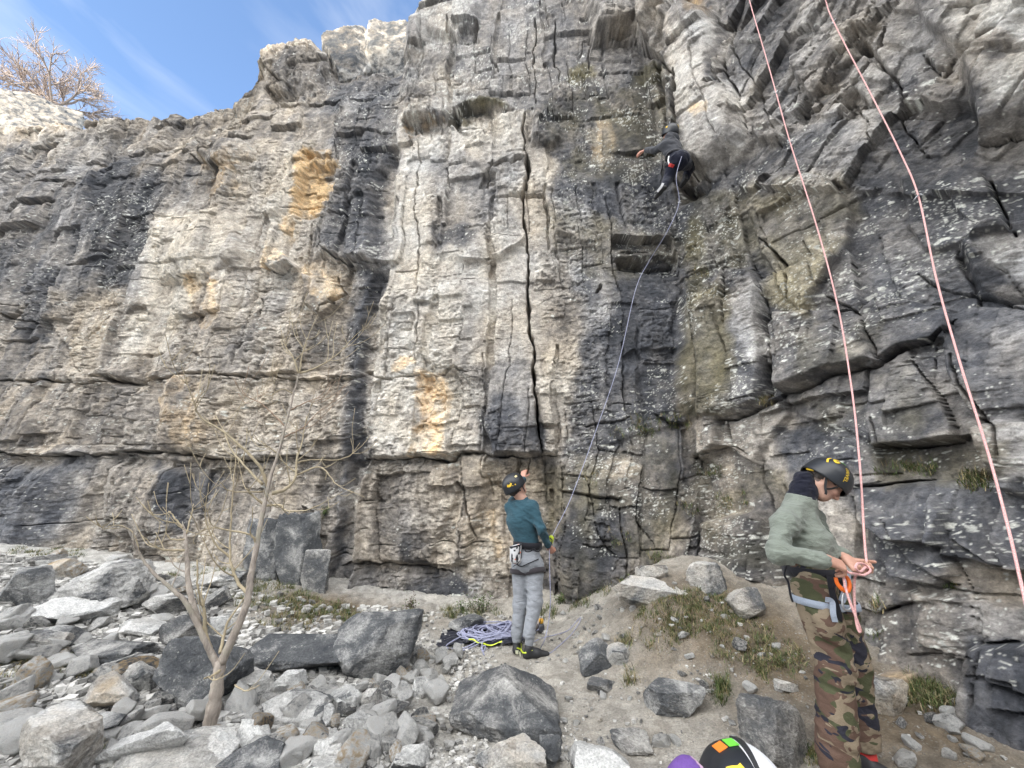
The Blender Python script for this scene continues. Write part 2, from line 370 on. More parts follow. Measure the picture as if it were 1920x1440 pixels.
# --- pillar
panel([(690, 706), (780, 714), (785, 700), (840, 715), (838, 760), (850, 850), (815, 862), (780, 852), (745, 860), (690, 850)], 0.07, 4)
panel([(785, 708), (832, 716), (835, 770), (812, 800), (792, 790)], -0.10, 4)
panel([(840, 700), (905, 720), (900, 790), (850, 800)], -0.05, 8)
panel([(905, 690), (1000, 690), (1010, 850), (930, 850), (910, 800)], 0.10, 4, .06, ty=.1)
panel([(1012, 700), (1040, 720), (1045, 850), (1015, 845)], 0.06, 4)
panel([(690, 858), (850, 855), (870, 850), (1040, 852), (1040, 1180), (640, 1180), (655, 1060)], -0.20, 4, 0.0, ty=-.05)   # undercut below the overhang
panel([(865, 856), (930, 850), (900, 930), (870, 1050), (840, 1060), (860, 920)], 0.10, 8, .05)
panel([(650, 870), (850, 866), (850, 920), (800, 1056), (650, 1056)], 0.07, 5, .06)
panel([(838, 232), (852, 210), (905, 196), (965, 204), (925, 240), (886, 262), (862, 250)], -0.25, 4)
panel([(758, 224), (835, 228), (832, 248), (765, 246)], -0.18, 4)
panel([(760, 180), (840, 186), (838, 222), (760, 222)], 0.08, 4, .04)
panel([(735, 100), (790, 20), (830, 0), (900, 20), (890, 70), (860, 80), (800, 60), (770, 120)], 0.12, 5, .08)
panel([(860, 62), (900, 55), (898, 75), (865, 80)], -0.22, 3)
panel([(1000, 225), (1052, 240), (1056, 262), (1040, 275), (1000, 272)], 0.14, 4, .05)
panel([(855, 480), (870, 488), (935, 488), (960, 470), (990, 440), (980, 460), (920, 482)], 0.12, 4)
panel([(780, 420), (930, 420), (980, 470), (860, 485), (800, 470)], 0.05, 5, .04)
panel([(780, 560), (880, 700), (830, 700), (782, 660)], 0.07, 5)
panel([(925, 195), (990, 205), (990, 300), (930, 320), (880, 310), (860, 290), (930, 235)], 0.07, 4, ty=-.06)
# --- face right of the crack
panel([(1100, -100), (1280, -100), (1270, 20), (1245, 60), (1215, 105), (1180, 62), (1112, 72), (1105, 30)], 0.32, 4)      # roof above the corner
panel([(1160, 485), (1265, 475), (1262, 500), (1215, 508), (1165, 500)], -0.22, 4)
panel([(1040, 430), (1270, 450), (1270, 482), (1165, 484), (1130, 470), (1045, 450)], 0.06, 4)
panel([(1130, 700), (1200, 690), (1200, 850), (1130, 800)], 0.05, 8, .05)
panel([(1045, 858), (1270, 800), (1300, 790), (1320, 1080), (1060, 1140)], 0.06, 8, .12, ty=.12)
# --- prow of the corner and right wall
panel([(1256, 150), (1262, 60), (1285, 28), (1340, 34), (1352, 70), (1370, 160), (1385, 210), (1404, 262), (1392, 288), (1365, 300), (1336, 336), (1300, 318), (1280, 296), (1268, 250), (1262, 200)], 0.50, 5, 0.22, tx=-.05)
panel([(1215, -60), (1290, -60), (1280, 20), (1265, 70), (1240, 112), (1205, 92), (1200, 70), (1218, 40)], 0.25, 4, .1)
panel([(1232, 120), (1262, 120), (1264, 330), (1310, 345), (1290, 360), (1255, 330), (1250, 200)], -0.35, 7)
panel([(1300, 320), (1340, 330), (1320, 365), (1280, 380), (1280, 345)], -0.30, 7)
panel([(1276, 560), (1300, 530), (1330, 506), (1420, 508), (1438, 540), (1446, 640), (1450, 700), (1440, 758), (1350, 788), (1310, 792), (1280, 760), (1268, 690)], 0.26, 6, 0.16)
panel([(1405, 380), (1480, 330), (1560, 350), (1600, 400), (1590, 470), (1520, 590), (1480, 560), (1430, 470)], 0.12, 5, .1)
panel([(1470, 595), (1610, 588), (1640, 640), (1660, 686), (1560, 712), (1482, 736), (1455, 690), (1445, 640)], 0.22, 4, .08, ty=.08)
panel([(1615, 600), (1650, 560), (1790, 595), (1800, 640), (1770, 652), (1700, 660), (1660, 686), (1630, 630)], 0.14, 4, .06)
panel([(1640, 695), (1710, 664), (1745, 700), (1800, 790), (1806, 820), (1650, 838), (1640, 790)], 0.10, 4, .05)
panel([(1480, 742), (1560, 718), (1640, 700), (1640, 790), (1640, 830), (1580, 800), (1500, 780)], 0.04, 4)
panel([(1370, 780), (1470, 742), (1480, 780), (1440, 830), (1420, 870), (1370, 840)], 0.10, 4, .06)
panel([(1296, 800), (1364, 785), (1368, 840), (1330, 870), (1300, 850)], 0.20, 5, .1)
panel([(1805, 470), (1860, 440), (1930, 432), (2010, 440), (2010, 590), (1900, 575), (1840, 560)], 0.34, 4, .12, ty=-.2)
panel([(1790, 610), (1830, 592), (1930, 588), (2030, 600), (2030, 790), (1860, 795), (1800, 720), (1780, 660)], 0.24, 5, .12)
panel([(1850, 806), (1900, 794), (2060, 800), (2060, 960), (1920, 920), (1880, 870)], 0.28, 4, .1, ty=-.2)
panel([(1812, 150), (1870, 110), (1940, 60), (2060, 80), (2040, 230), (1920, 246), (1840, 272), (1830, 210)], 0.42, 4, .18)
panel([(1690, -60), (2060, -60), (2050, 60), (1900, 90), (1800, 110), (1740, 60)], 0.16, 5, .12)
panel([(1480, 130), (1560, 60), (1620, 40), (1590, 110), (1520, 190)], 0.12, 4, .06)
panel([(1330, -40), (1400, -40), (1380, 60), (1345, 40)], -0.12, 6)
panel([(1495, 225), (1510, 180), (1530, 200), (1510, 240)], -0.18, 3)
panel([(1575, 205), (1602, 168), (1630, 205), (1600, 210)], -0.16, 3)
panel([(1590, 75), (1604, 55), (1650, 110), (1680, 150), (1640, 120), (1620, 105)], -0.12, 3)
panel([(1415, 250), (1450, 225), (1490, 250), (1480, 275), (1430, 275)], 0.14, 4, .06)
panel([(1690, 330), (1780, 310), (1850, 330), (1880, 400), (1900, 460), (1800, 470), (1740, 480), (1700, 420)], 0.10, 5, .1)
# lower right
panel([(1600, 900), (1740, 900), (1800, 960), (1790, 1020), (1700, 1010), (1620, 960)], 0.16, 5, .1, ty=.05)
panel([(1760, 900), (1940, 900), (2000, 1060), (1900, 1070), (1780, 1040)], 0.12, 5, .08)
panel([(1640, 950), (1760, 1000), (1800, 1080), (1770, 1100), (1690, 1080), (1640, 1010)], 0.14, 5, .08)
panel([(1700, 1130), (1850, 1130), (1850, 1230), (1700, 1230)], -0.05, 5, .1)
panel([(1840, 1210), (2060, 1200), (2060, 1500), (1820, 1500), (1815, 1330)], 0.16, 5, .1)
panel([(1320, 980), (1430, 960), (1440, 1080), (1460, 1200), (1380, 1160), (1330, 1060)], 0.16, 6, .12)
panel([(1650, 1260), (1720, 1260), (1730, 1340), (1660, 1330)], 0.2, 6, .12)

def big_move():
    global PX, PY, jx, jy
    X, Y = Xg + NX * D, Yg + NY * D
    a, b = pix(X, Y, Zg); PX = a.astype(np.float32); PY = b.astype(np.float32)
    jx, jy = PX + 7 * w1 + 4 * w3, PY + 7 * w2 + 4 * w4
big_move()

# --- jointing that every part of the wall has: stepped blocks, then chips on chips
right = sstep(1290, 1420, PX + 20 * w1); upright = right * sstep(420, 300, PY)
lft = sstep(760, 700, PX)
DM = D.copy()
q1 = Sg + 0.11 * w1 + .014 * w3 + .8 * DM; q2 = Zf + 0.06 * w2 + .014 * w4 + .6 * DM
ang = 0.75
ra = q1 * math.cos(ang) + q2 * math.sin(ang); rb = -q1 * math.sin(ang) + q2 * math.cos(ang)
def blocks(sx, sy, rx, ry, s):
    A_ = ashlar(q1 / sx + .3, q2 / sy, s); B_ = ashlar(ra / rx, rb / ry, s + 40)
    return [np.where(upright > .5, q, p) for p, q in zip(A_, B_)]
def plane_of(blk, amp, tilt): return amp * ((blk[0] - .5) * 2) + tilt * ((frac(blk[0], 37.7) - .5) * 2 * blk[1] + (frac(blk[0], 91.3) - .5) * 2 * blk[2])
K0 = blocks(1.0, 1.5, .9, .5, 221); K1 = blocks(.42, .62, .38, .22, 231); K2 = blocks(.17, .20, .16, .10, 241)
c0, c1 = K0[0], K1[0]
rib = fbm(q1 * 1.5, Zf * 0.22, 77, 3)                       # upright ribs of the left wall
rib2, cr_ = chips(q1 * 1.9, q2 * 0.55, 78)
flat_ = sstep(.42, .75, .55 * c1 + .45 * vnoise(Sg * .9, Zf * .9, 55))
rough = (0.16 + 0.9 * flat_ + .2 * lft) * (1 - .3 * right)   # some faces are smoother than others
D += plane_of(K0, .058, .09) * (1 + .7 * right) + plane_of(K1, .014, .030) * (.25 + .9 * flat_ + .5 * right) + plane_of(K2, .007, .022) * rough
D += lft * (0.15 * rib + 0.10 * rib2) + 0.03 * (1 - lft) * rib
q1b = q1 + .018 * fbm(Sg * 9, Zf * 9, 63, 3); q2b = q2 + .018 * fbm(Sg * 9 + 30, Zf * 9, 64, 3)
h1, kh, _a, _b = facets(q1b / 0.24 + 2, q2b / 0.22, 47, 2.2)
k1 = kh
g1, _k = chips(q1b / 0.33, q2b / 0.31, 41, 2.6)
g2, k2 = chips(q1b / 0.11 + 9, q2b / 0.088, 45, 2.6)
h2_, kh2, _a, _b = facets(q1b / 0.075 + 5, q2b / 0.058, 53, 2.2)
g3, k3 = chips(q1b / 0.04 + 9, q2b / 0.034, 49, 2.6)
D += rough * (0.026 * g1 + 0.011 * h1 * (vnoise(Sg * 2.2, Zf * 2.2, 57) > .5) + 0.015 * g2 + 0.006 * h2_ + 0.009 * g3) + .005 * g3 + .006 * g2 + .002 * h2_
D += .010 * fbm(q1b * 12, q2b * 13, 66, 4, .6) * (.4 + rough)
# open hairline joints along some block edges
jt = lambda K, w, dep, sx, sy, sd, th: dep * np.maximum((1 - sstep(.3 * w, w, K[3] * sx)) * (vnoise(Sg * 1.1, Zf * .9, sd) > th), (1 - sstep(.3 * w, w, K[4] * sy)) * (vnoise(Sg * .9, Zf * 1.1, sd + 1) > th))
D -= jt(K0, .016, .09, 1.0, 1.5, 61, .60) + jt(K1, .011, .05, .42, .62, 63, .58) + jt(K2, .008, .02, .17, .2, 65, .55) * rough
# ragged crumbling rim on the left
rim = sstep(260, 60, PY - np.interp(PX, [-300, 200, 450, 600, 760, 800], [220, 190, 100, 60, 40, -300])) * sstep(800, 740, PX)
D += rim * 0.07 * fbm(q1 * 3, q2 * 4, 60, 3) - rim * 0.35 * sstep(.5, 1, rim)

# --- open joints seen in the photograph: (pixels, half width px, depth m)
CR = [
 ([(985, 205), (984, 250), (990, 300), (988, 350), (985, 400), (988, 440), (986, 520), (990, 600), (1000, 680), (1003, 740), (1008, 800), (1014, 856)], 4.2, .32),
 ([(1000, 690), (1004, 740), (1008, 800)], 5, .3),
 ([(986, 290), (990, 320), (988, 370)], 6, .25),
 ([(780, 260), (781, 350), (781, 470), (783, 560), (780, 700)], 2.0, .10),
 ([(925, 300), (918, 335), (905, 355)], 3, .12), ([(918, 305), (960, 298), (985, 292)], 3, .14),
 ([(685, 857), (740, 862), (776, 856), (815, 862), (852, 868), (868, 852), (930, 852)], 4.0, .20),
 ([(925, 852), (975, 854), (1042, 852)], 4, .22), ([(975, 850), (976, 900), (972, 930)], 2, .15), ([(992, 855), (990, 890)], 2, .12),
 ([(695, 703), (740, 710), (781, 706), (820, 708)], 2.6, .10), ([(820, 706), (850, 690), (880, 694)], 2.2, .12),
 ([(-300, 846), (0, 848), (90, 852), (140, 858), (190, 852), (240, 850), (290, 850), (345, 848), (380, 858), (430, 860), (500, 862), (560, 858), (640, 862)], 3.2, .20),
 ([(-300, 706), (0, 712), (60, 712), (150, 718), (255, 718), (330, 700), (420, 704), (500, 702), (545, 708), (620, 712), (690, 708)], 2.6, .14),
 ([(400, 858), (470, 860)], 4, .2), ([(20, 600), (90, 606), (160, 700)], 2, .08),
 ([(598, 462), (640, 482), (690, 492), (724, 494)], 3.2, .2), ([(585, 412), (580, 470), (575, 500)], 3, .15),
 ([(562, 285), (600, 288), (626, 294)], 3.6, .2), ([(480, 150), (530, 155)], 5, .2), ([(470, 90), (500, 118), (530, 132)], 3, .16),
 ([(640, 245), (700, 248), (748, 250)], 2.2, .08), ([(625, 560), (600, 570), (592, 600)], 4, .2), ([(470, 590), (465, 640), (452, 660)], 3, .14), ([(490, 560), (488, 590)], 5, .18),
 ([(630, 515), (640, 540), (605, 570)], 3.5, .2), ([(320, 515), (360, 522), (372, 515)], 3.5, .15), ([(485, 500), (520, 508), (545, 498)], 4, .2),
 ([(5, 400), (40, 378), (100, 372)], 5, .2), ([(0, 590), (40, 588)], 5, .18), ([(265, 220), (300, 215), (322, 210)], 4, .18), ([(130, 290), (185, 292)], 3, .14),
 ([(355, 290), (380, 305), (425, 310)], 3, .14), ([(60, 240), (50, 265)], 5, .2), ([(220, 600), (180, 640), (165, 690)], 3, .12), ([(270, 660), (250, 700)], 3, .1),
 ([(755, 226), (800, 224), (836, 230)], 3, .15), ([(752, 90), (748, 150)], 3, .2), ([(600, 98), (660, 104), (748, 96)], 3.5, .2), ([(1040, 40), (1045, 120), (1050, 150)], 3, .15), ([(1005, 40), (1004, 100), (1002, 190)], 2.2, .1),
 ([(1110, 74), (1150, 70), (1188, 62), (1212, 100), (1240, 112), (1262, 140)], 4.5, .35), ([(1020, 115), (1028, 120)], 5, .15), ([(1105, 60), (1108, 130)], 2.5, .1),
 ([(1265, 130), (1262, 180), (1268, 250), (1285, 300), (1310, 330), (1335, 338)], 6, .5), ([(1380, 60), (1372, 130), (1384, 200), (1402, 260)], 4, .3), ([(1322, 148), (1372, 138)], 3, .15),
 ([(1370, 20), (1390, 110), (1430, 200), (1470, 280)], 2.6, .12),
 ([(1490, 240), (1520, 190), (1550, 105), (1600, 60), (1640, 0)], 2.6, .14), ([(1540, 110), (1500, 150), (1480, 215)], 2.4, .12), ([(1560, 220), (1590, 180), (1640, 110), (1670, 40)], 3.0, .18),
 ([(1610, 80), (1650, 120), (1690, 170), (1690, 230), (1740, 290)], 3.2, .16), ([(1730, 100), (1770, 150), (1800, 110)], 2.2, .1), ([(1735, 115), (1760, 140), (1790, 135)], 2.2, .1),
 ([(1560, 250), (1600, 200), (1630, 240), (1640, 280)], 3, .15), ([(1500, 230), (1540, 215), (1575, 175)], 3, .12), ([(1840, 275), (1880, 262), (1925, 246)], 5, .3),
 ([(1860, 330), (1875, 380), (1890, 420), (1905, 440)], 3, .2), ([(1480, 560), (1470, 500), (1420, 440)], 3.6, .22), ([(1415, 500), (1440, 580), (1448, 700), (1440, 760)], 4.5, .28),
 ([(1340, 790), (1380, 785), (1440, 760), (1478, 735), (1500, 735), (1560, 712), (1600, 704), (1640, 692), (1656, 685), (1700, 662), (1745, 650), (1760, 630), (1790, 605)], 4.0, .30),
 ([(1612, 600), (1640, 645), (1658, 686)], 3.2, .2), ([(1708, 664), (1740, 715), (1770, 740), (1790, 790), (1806, 822)], 2.6, .18), ([(1760, 640), (1762, 700)], 2, .1),
 ([(1560, 560), (1600, 580), (1615, 595)], 3, .15), ([(1640, 835), (1700, 838), (1800, 826)], 3, .18), ([(1640, 780), (1650, 830), (1680, 842)], 3, .2), ([(1720, 520), (1790, 560), (1870, 570), (1920, 585)], 2.4, .10),
 ([(1368, 786), (1370, 840), (1400, 850)], 3, .15), ([(1430, 860), (1420, 900), (1440, 960)], 4, .2), ([(1300, 860), (1370, 840)], 3, .15), ([(1780, 660), (1800, 720), (1862, 796), (1880, 870)], 4, .24),
 ([(1780, 1010), (1860, 1060), (1930, 1070)], 3, .2), ([(1790, 1040), (1830, 1120), (1840, 1160)], 2.4, .12), ([(1640, 970), (1700, 1050), (1760, 1090), (1800, 1100)], 4, .25), ([(1600, 1140), (1640, 1150), (1720, 1130)], 3, .18),
 ([(1850, 1205), (1920, 1200)], 4, .2), ([(1840, 1210), (1815, 1340)], 4.5, .25), ([(1700, 1225), (1830, 1235)], 2.6, .12), ([(1850, 1330), (1930, 1340)], 3, .14), ([(1600, 905), (1680, 900), (1750, 900)], 3, .2),
 ([(1150, 486), (1215, 506), (1268, 500)], 3, .15), ([(1160, 470), (1215, 462), (1270, 470)], 2.4, .1), ([(1115, 545), (1130, 530)], 3, .12), ([(1095, 800), (1130, 790), (1180, 780)], 2.4, .1),
 ([(650, 1058), (720, 1056), (800, 1062), (850, 1070)], 2.2, .1), ([(860, 900), (870, 960), (895, 1010)], 2.5, .1), ([(640, 1060), (700, 1052)], 2.2, .1), ([(1050, 860), (1060, 960), (1055, 1100)], 1.5, .06),
 ([(1100, 900), (1120, 1000), (1150, 1040)], 1.6, .06), ([(1200, 880), (1190, 980), (1240, 1040)], 1.6, .06), ([(1270, 900), (1260, 960)], 1.6, .06), ([(1230, 780), (1290, 800)], 3, .14),
]
for pts, wd, dp in CR:
    xs = [p[0] for p in pts]; ys = [p[1] for p in pts]
    m = (PX > min(xs) - 60) & (PX < max(xs) + 60) & (PY > min(ys) - 60) & (PY < max(ys) + 60)
    if not m.any(): continue
    x, y = PX[m] + 5 * w3[m] + 8 * w1[m], PY[m] + 5 * w4[m] + 8 * w2[m]; d, t = seg_dist(x, y, pts)
    end = np.clip(np.minimum(t, 1 - t) * 7, 0, 1)
    wv = wd * (0.15 + 0.95 * vnoise(x * .06, y * .06, int(xs[0]) % 97) ** 1.3 + .25 * vnoise(x * .2, y * .2, 7)) * (.25 + .75 * end)
    k = 1 - sstep(0.3, 1.0, d / np.maximum(wv, .3))
    hor = abs(xs[-1] - xs[0]) > abs(ys[-1] - ys[0])
    sgn = np.sign(np.interp(x, sorted(xs), [q for _, q in sorted(zip(xs, ys))]) - y) if hor else 0     # the bed above a level joint stands a little proud
    lip = (.05 * np.exp(-d / 30) * end * sgn * min(dp / .2, 1)) if hor else 0
    D[m] += (lip - dp * 1.35 * k).astype(np.float32)
# --- rock colours
tone = np.full_like(D, 0.40); tan = np.full_like(D, 0.10); och = np.zeros_like(D); moss = np.zeros_like(D); lich = np.full_like(D, 0.10); blue = np.zeros_like(D)
Q = {'tone': tone, 'tan': tan, 'och': och, 'moss': moss, 'lich': lich, 'blue': blue}
cjx, cjy = PX + 26 * w1 + 9 * w3, PY + 30 * w2 + 9 * w4
def zone(pts, soft, **kw):
    xs = [p[0] for p in pts]; ys = [p[1] for p in pts]; mg = soft + 60
    m = (PX > min(xs) - mg) & (PX < max(xs) + mg) & (PY > min(ys) - mg) & (PY < max(ys) + mg)
    if not m.any(): return
    k = sstep(-soft, soft, poly_sd(cjx[m], cjy[m], pts))
    for n, v in kw.items(): A = Q[n]; A[m] = A[m] * (1 - k) + v * k
def blob(x, y, rx, ry, **kw):
    m = (np.abs(PX - x) < rx * 1.8 + 40) & (np.abs(PY - y) < ry * 1.8 + 40)
    if not m.any(): return
    dx = (cjx[m] - x) + (cjy[m] - y) * 0.0
    k = sstep(1.35, .6, np.hypot(dx / rx, (cjy[m] - y) / ry))
    for n, v in kw.items(): A = Q[n]; A[m] = A[m] * (1 - k) + v * k
zone([(-500, -100), (760, -100), (750, 250), (690, 850), (600, 1300), (-500, 1300)], 10, tone=.46, tan=.28)
zone([(-500, 200), (280, 220), (300, 560), (-500, 620)], 40, tone=.33, tan=.22, blue=.3)
zone([(0, 190), (420, 150), (450, 230), (330, 300), (0, 290)], 30, tone=.42, tan=.4)
zone([(180, 300), (300, 320), (292, 430), (270, 545), (190, 560), (170, 430)], 26, tone=.15, tan=.1, lich=.3)
zone([(60, 520), (130, 500), (90, 640), (30, 640)], 22, tone=.2, tan=.1, blue=.3)
zone([(165, 520), (225, 500), (190, 640), (140, 640)], 22, tone=.22, tan=.1)
zone([(290, 410), (420, 375), (440, 460), (360, 560), (280, 680), (200, 700), (260, 560)], 22, tone=.72, tan=.35)
zone([(130, 560), (260, 520), (220, 680), (120, 700)], 26, tone=.5, tan=.5)
zone([(440, 240), (620, 250), (560, 420), (460, 620), (400, 520)], 26, tone=.6, tan=.36)
zone([(470, 70), (600, 40), (740, 90), (640, 180), (480, 200)], 24, tone=.42, tan=.3)
zone([(400, 160), (560, 180), (520, 260), (400, 250)], 20, tone=.5, tan=.5)
zone([(600, 140), (745, 90), (748, 260), (720, 500), (590, 470), (620, 340), (625, 240)], 22, tone=.27, tan=.12, blue=.35, lich=.25)
zone([(560, 500), (650, 500), (690, 560), (600, 690), (520, 700), (520, 600)], 20, tone=.42, tan=.5)
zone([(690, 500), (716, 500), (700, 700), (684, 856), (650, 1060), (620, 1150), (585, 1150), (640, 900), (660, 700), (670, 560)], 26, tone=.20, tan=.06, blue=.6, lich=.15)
zone([(280, 700), (660, 705), (640, 850), (290, 850)], 20, tone=.46, tan=.42)
zone([(-300, 715), (260, 715), (240, 850), (-300, 850)], 30, tone=.36, tan=.38, lich=.2)
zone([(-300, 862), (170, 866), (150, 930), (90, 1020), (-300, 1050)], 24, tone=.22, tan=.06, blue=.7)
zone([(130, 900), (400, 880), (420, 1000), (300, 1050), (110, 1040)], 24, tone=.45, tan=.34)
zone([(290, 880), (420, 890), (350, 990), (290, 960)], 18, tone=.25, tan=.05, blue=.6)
zone([(430, 870), (640, 870), (620, 960), (430, 960)], 20, tone=.4, tan=.3)
zone([(560, 288), (626, 292), (618, 350), (598, 400), (542, 386), (536, 356)], 7, och=.95, tone=.42)
blob(415, 320, 36, 36, och=.35, tone=.5); blob(395, 345, 26, 14, och=.3); blob(545, 420, 14, 30, och=.3); blob(600, 525, 34, 22, och=.28, tone=.66); blob(512, 490, 24, 14, och=.25, tone=.6)
blob(380, 560, 30, 60, och=.12); blob(350, 770, 60, 60, och=.1); blob(395, 560, 12, 60, och=.2)
# pillar
zone([(748, 240), (990, 210), (1012, 856), (690, 856), (702, 700), (735, 420)], 9, tone=.72, tan=.2, lich=.06)
zone([(990, 260), (1050, 270), (1055, 560), (1085, 700), (1045, 855), (1010, 855), (990, 500)], 14, tone=.66, tan=.26)
zone([(800, 300), (985, 290), (930, 420), (800, 460)], 24, tone=.50, tan=.2, blue=.25)
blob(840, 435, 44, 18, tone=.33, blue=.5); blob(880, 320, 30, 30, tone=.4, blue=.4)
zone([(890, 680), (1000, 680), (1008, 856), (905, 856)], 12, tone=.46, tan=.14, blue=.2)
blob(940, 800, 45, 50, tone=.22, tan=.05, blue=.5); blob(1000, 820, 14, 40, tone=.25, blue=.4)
zone([(788, 712), (834, 716), (836, 770), (842, 850), (775, 850), (790, 800)], 14, och=.34, tone=.72)
blob(800, 800, 22, 14, och=.45, tone=.66); blob(815, 835, 26, 14, och=.4); blob(812, 740, 22, 26, och=.3, tone=.76); blob(760, 690, 26, 10, och=.35)
# top centre
zone([(748, -60), (1110, -60), (1110, 210), (980, 205), (760, 260)], 16, tone=.40, tan=.2, lich=.35, blue=.35)
zone([(770, 0), (880, 0), (850, 70), (770, 120)], 14, tone=.66, tan=.28); blob(850, 160, 60, 26, tone=.55, tan=.45); zone([(750, 170), (840, 180), (900, 190), (850, 228), (755, 225)], 12, tone=.6, tan=.3)
blob(880, 226, 46, 24, tone=.18, moss=.35); blob(910, 205, 26, 14, moss=.5, tone=.3); blob(800, 238, 30, 10, tone=.35, och=.3)
# right of the crack
zone([(1050, 210), (1275, 100), (1290, 560), (1275, 830), (1050, 850), (1085, 700), (1055, 400)], 16, tone=.20, tan=.08, blue=.55, lich=.25)
zone([(1000, 200), (1260, 130), (1262, 290), (1180, 340), (1080, 330), (1040, 250)], 22, tone=.24, tan=.2, moss=.18, lich=.5, blue=.1)
blob(1095, 145, 22, 30, moss=.6); blob(1110, 120, 18, 26, moss=.5); blob(1230, 145, 30, 22, moss=.55, tone=.15); blob(1130, 280, 22, 44, och=.18, tone=.5, tan=.5); blob(1150, 215, 40, 16, moss=.3)
zone([(1030, 380), (1180, 420), (1280, 440), (1270, 500), (1150, 520), (1040, 480)], 18, tone=.38, tan=.3, moss=.12)
zone([(1010, 480), (1150, 500), (1120, 620), (1060, 660), (1010, 640)], 20, tone=.48, tan=.22); blob(1080, 410, 30, 40, tone=.45, tan=.2)
zone([(1050, 100), (1110, 20), (1250, 0), (1260, 60), (1190, 60), (1110, 70)], 12, tone=.42, tan=.3, lich=.2)
# lower centre
zone([(650, 862), (870, 862), (850, 1070), (640, 1070)], 12, tone=.48, tan=.3, lich=.15)
zone([(860, 860), (1010, 860), (1015, 1000), (960, 1120), (860, 1090)], 18, tone=.60, tan=.5); blob(940, 1000, 44, 50, och=.22, tone=.66)
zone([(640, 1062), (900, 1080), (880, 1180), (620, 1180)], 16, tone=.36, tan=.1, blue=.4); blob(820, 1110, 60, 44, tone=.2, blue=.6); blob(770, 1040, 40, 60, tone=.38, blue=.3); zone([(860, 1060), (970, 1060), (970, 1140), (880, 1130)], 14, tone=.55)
zone([(1010, 870), (1075, 870), (1060, 1010), (1020, 1020)], 14, tone=.36, moss=.3, tan=.4)
zone([(1060, 850), (1280, 800), (1330, 900), (1330, 1090), (1060, 1150)], 20, tone=.24, tan=.22, blue=.25, lich=.4, moss=.1); blob(1100, 940, 20, 70, tone=.36, moss=.3); blob(1110, 1010, 60, 60, tone=.18, blue=.5, lich=.5)
blob(1150, 880, 40, 24, tone=.4, tan=.4); blob(1250, 1010, 40, 40, tone=.36, tan=.4, moss=.2)
# right
zone([(1250, -60), (2300, -60), (2300, 320), (1680, 320), (1400, 300), (1330, 340), (1262, 260)], 14, tone=.42, tan=.18, lich=.06, blue=.2)
zone([(1258, 50), (1345, 30), (1385, 200), (1400, 265), (1335, 335), (1285, 300)], 9, tone=.7, tan=.16); blob(1310, 70, 30, 44, tone=.62); blob(1340, 250, 40, 40, tone=.55); blob(1350, 90, 16, 60, tone=.3)
blob(1310, 218, 14, 10, och=.3); zone([(1250, -60), (1345, -60), (1340, 24), (1285, 24)], 8, tone=.25, och=.3)
zone([(1350, -60), (1480, -60), (1500, 60), (1450, 150), (1400, 150)], 18, tone=.30, blue=.35)
zone([(1750, -60), (2200, -60), (2200, 90), (1880, 120), (1790, 90)], 16, tone=.72, tan=.04, blue=.1); zone([(1810, 130), (1925, 60), (1925, 180), (1850, 190)], 10, tone=.62)
zone([(1640, 150), (1830, 180), (1840, 300), (1680, 300)], 24, tone=.27, blue=.4); blob(1860, 110, 36, 24, tone=.3, tan=.3)
zone([(1660, 20), (1720, 60), (1640, 200), (1580, 260), (1540, 220)], 16, tone=.48, tan=.24)
zone([(1320, 340), (1420, 290), (1560, 240), (1700, 300), (1900, 320), (2200, 400), (2200, 640), (1280, 800), (1270, 420)], 20, tone=.22, tan=.12, blue=.45, lich=.4)
zone([(1290, 380), (1420, 350), (1440, 470), (1330, 520)], 20, tone=.3, lich=.7, moss=.25, blue=.2); blob(1300, 470, 22, 60, moss=.5)
zone([(1405, 370), (1580, 330), (1620, 400), (1540, 470), (1430, 450)], 18, tone=.38, tan=.5, moss=.2, lich=.3)
zone([(1430, 440), (1560, 450), (1520, 600), (1440, 560)], 16, tone=.45, tan=.42, moss=.3, lich=.6)
zone([(1275, 560), (1340, 510), (1380, 540), (1370, 700), (1350, 785), (1285, 770)], 14, tone=.3, moss=.42, tan=.4, lich=.6)
zone([(1370, 510), (1430, 510), (1445, 700), (1400, 700)], 12, tone=.46, tan=.16, moss=0); blob(1330, 760, 50, 24, tone=.3, moss=.25); blob(1390, 740, 40, 40, tone=.34, tan=.2)
zone([(1620, 380), (1800, 330), (1830, 520), (1720, 560), (1600, 540)], 24, tone=.24, lich=.75, blue=.5); zone([(1500, 600), (1650, 600), (1660, 690), (1500, 730)], 16, tone=.2, moss=.12, lich=.3, blue=.4); blob(1590, 660, 36, 20, tone=.4, moss=.2)
zone([(1700, 310), (1850, 320), (1890, 440), (1760, 420)], 16, tone=.25, tan=.18)
zone([(1805, 460), (1860, 436), (2000, 430), (2000, 545), (1880, 540)], 9, tone=.58, tan=.08); zone([(1830, 540), (1960, 545), (1960, 590), (1860, 580)], 9, tone=.36, tan=.4)
zone([(1785, 610), (2030, 590), (2030, 790), (1850, 790)], 12, tone=.27, blue=.5, lich=.06); blob(1890, 640, 44, 26, tone=.36, blue=.4)
zone([(1480, 740), (1640, 700), (1700, 670), (1800, 800), (1660, 840), (1500, 790)], 14, tone=.26, blue=.35, lich=.2, moss=.08)
zone([(1290, 790), (1480, 740), (1500, 800), (1430, 870), (1300, 860)], 12, tone=.42, tan=.22, lich=.3); blob(1450, 790, 40, 30, tone=.55)
zone([(1450, 800), (1600, 790), (1620, 870), (1470, 880)], 12, tone=.16, blue=.7, lich=.3)
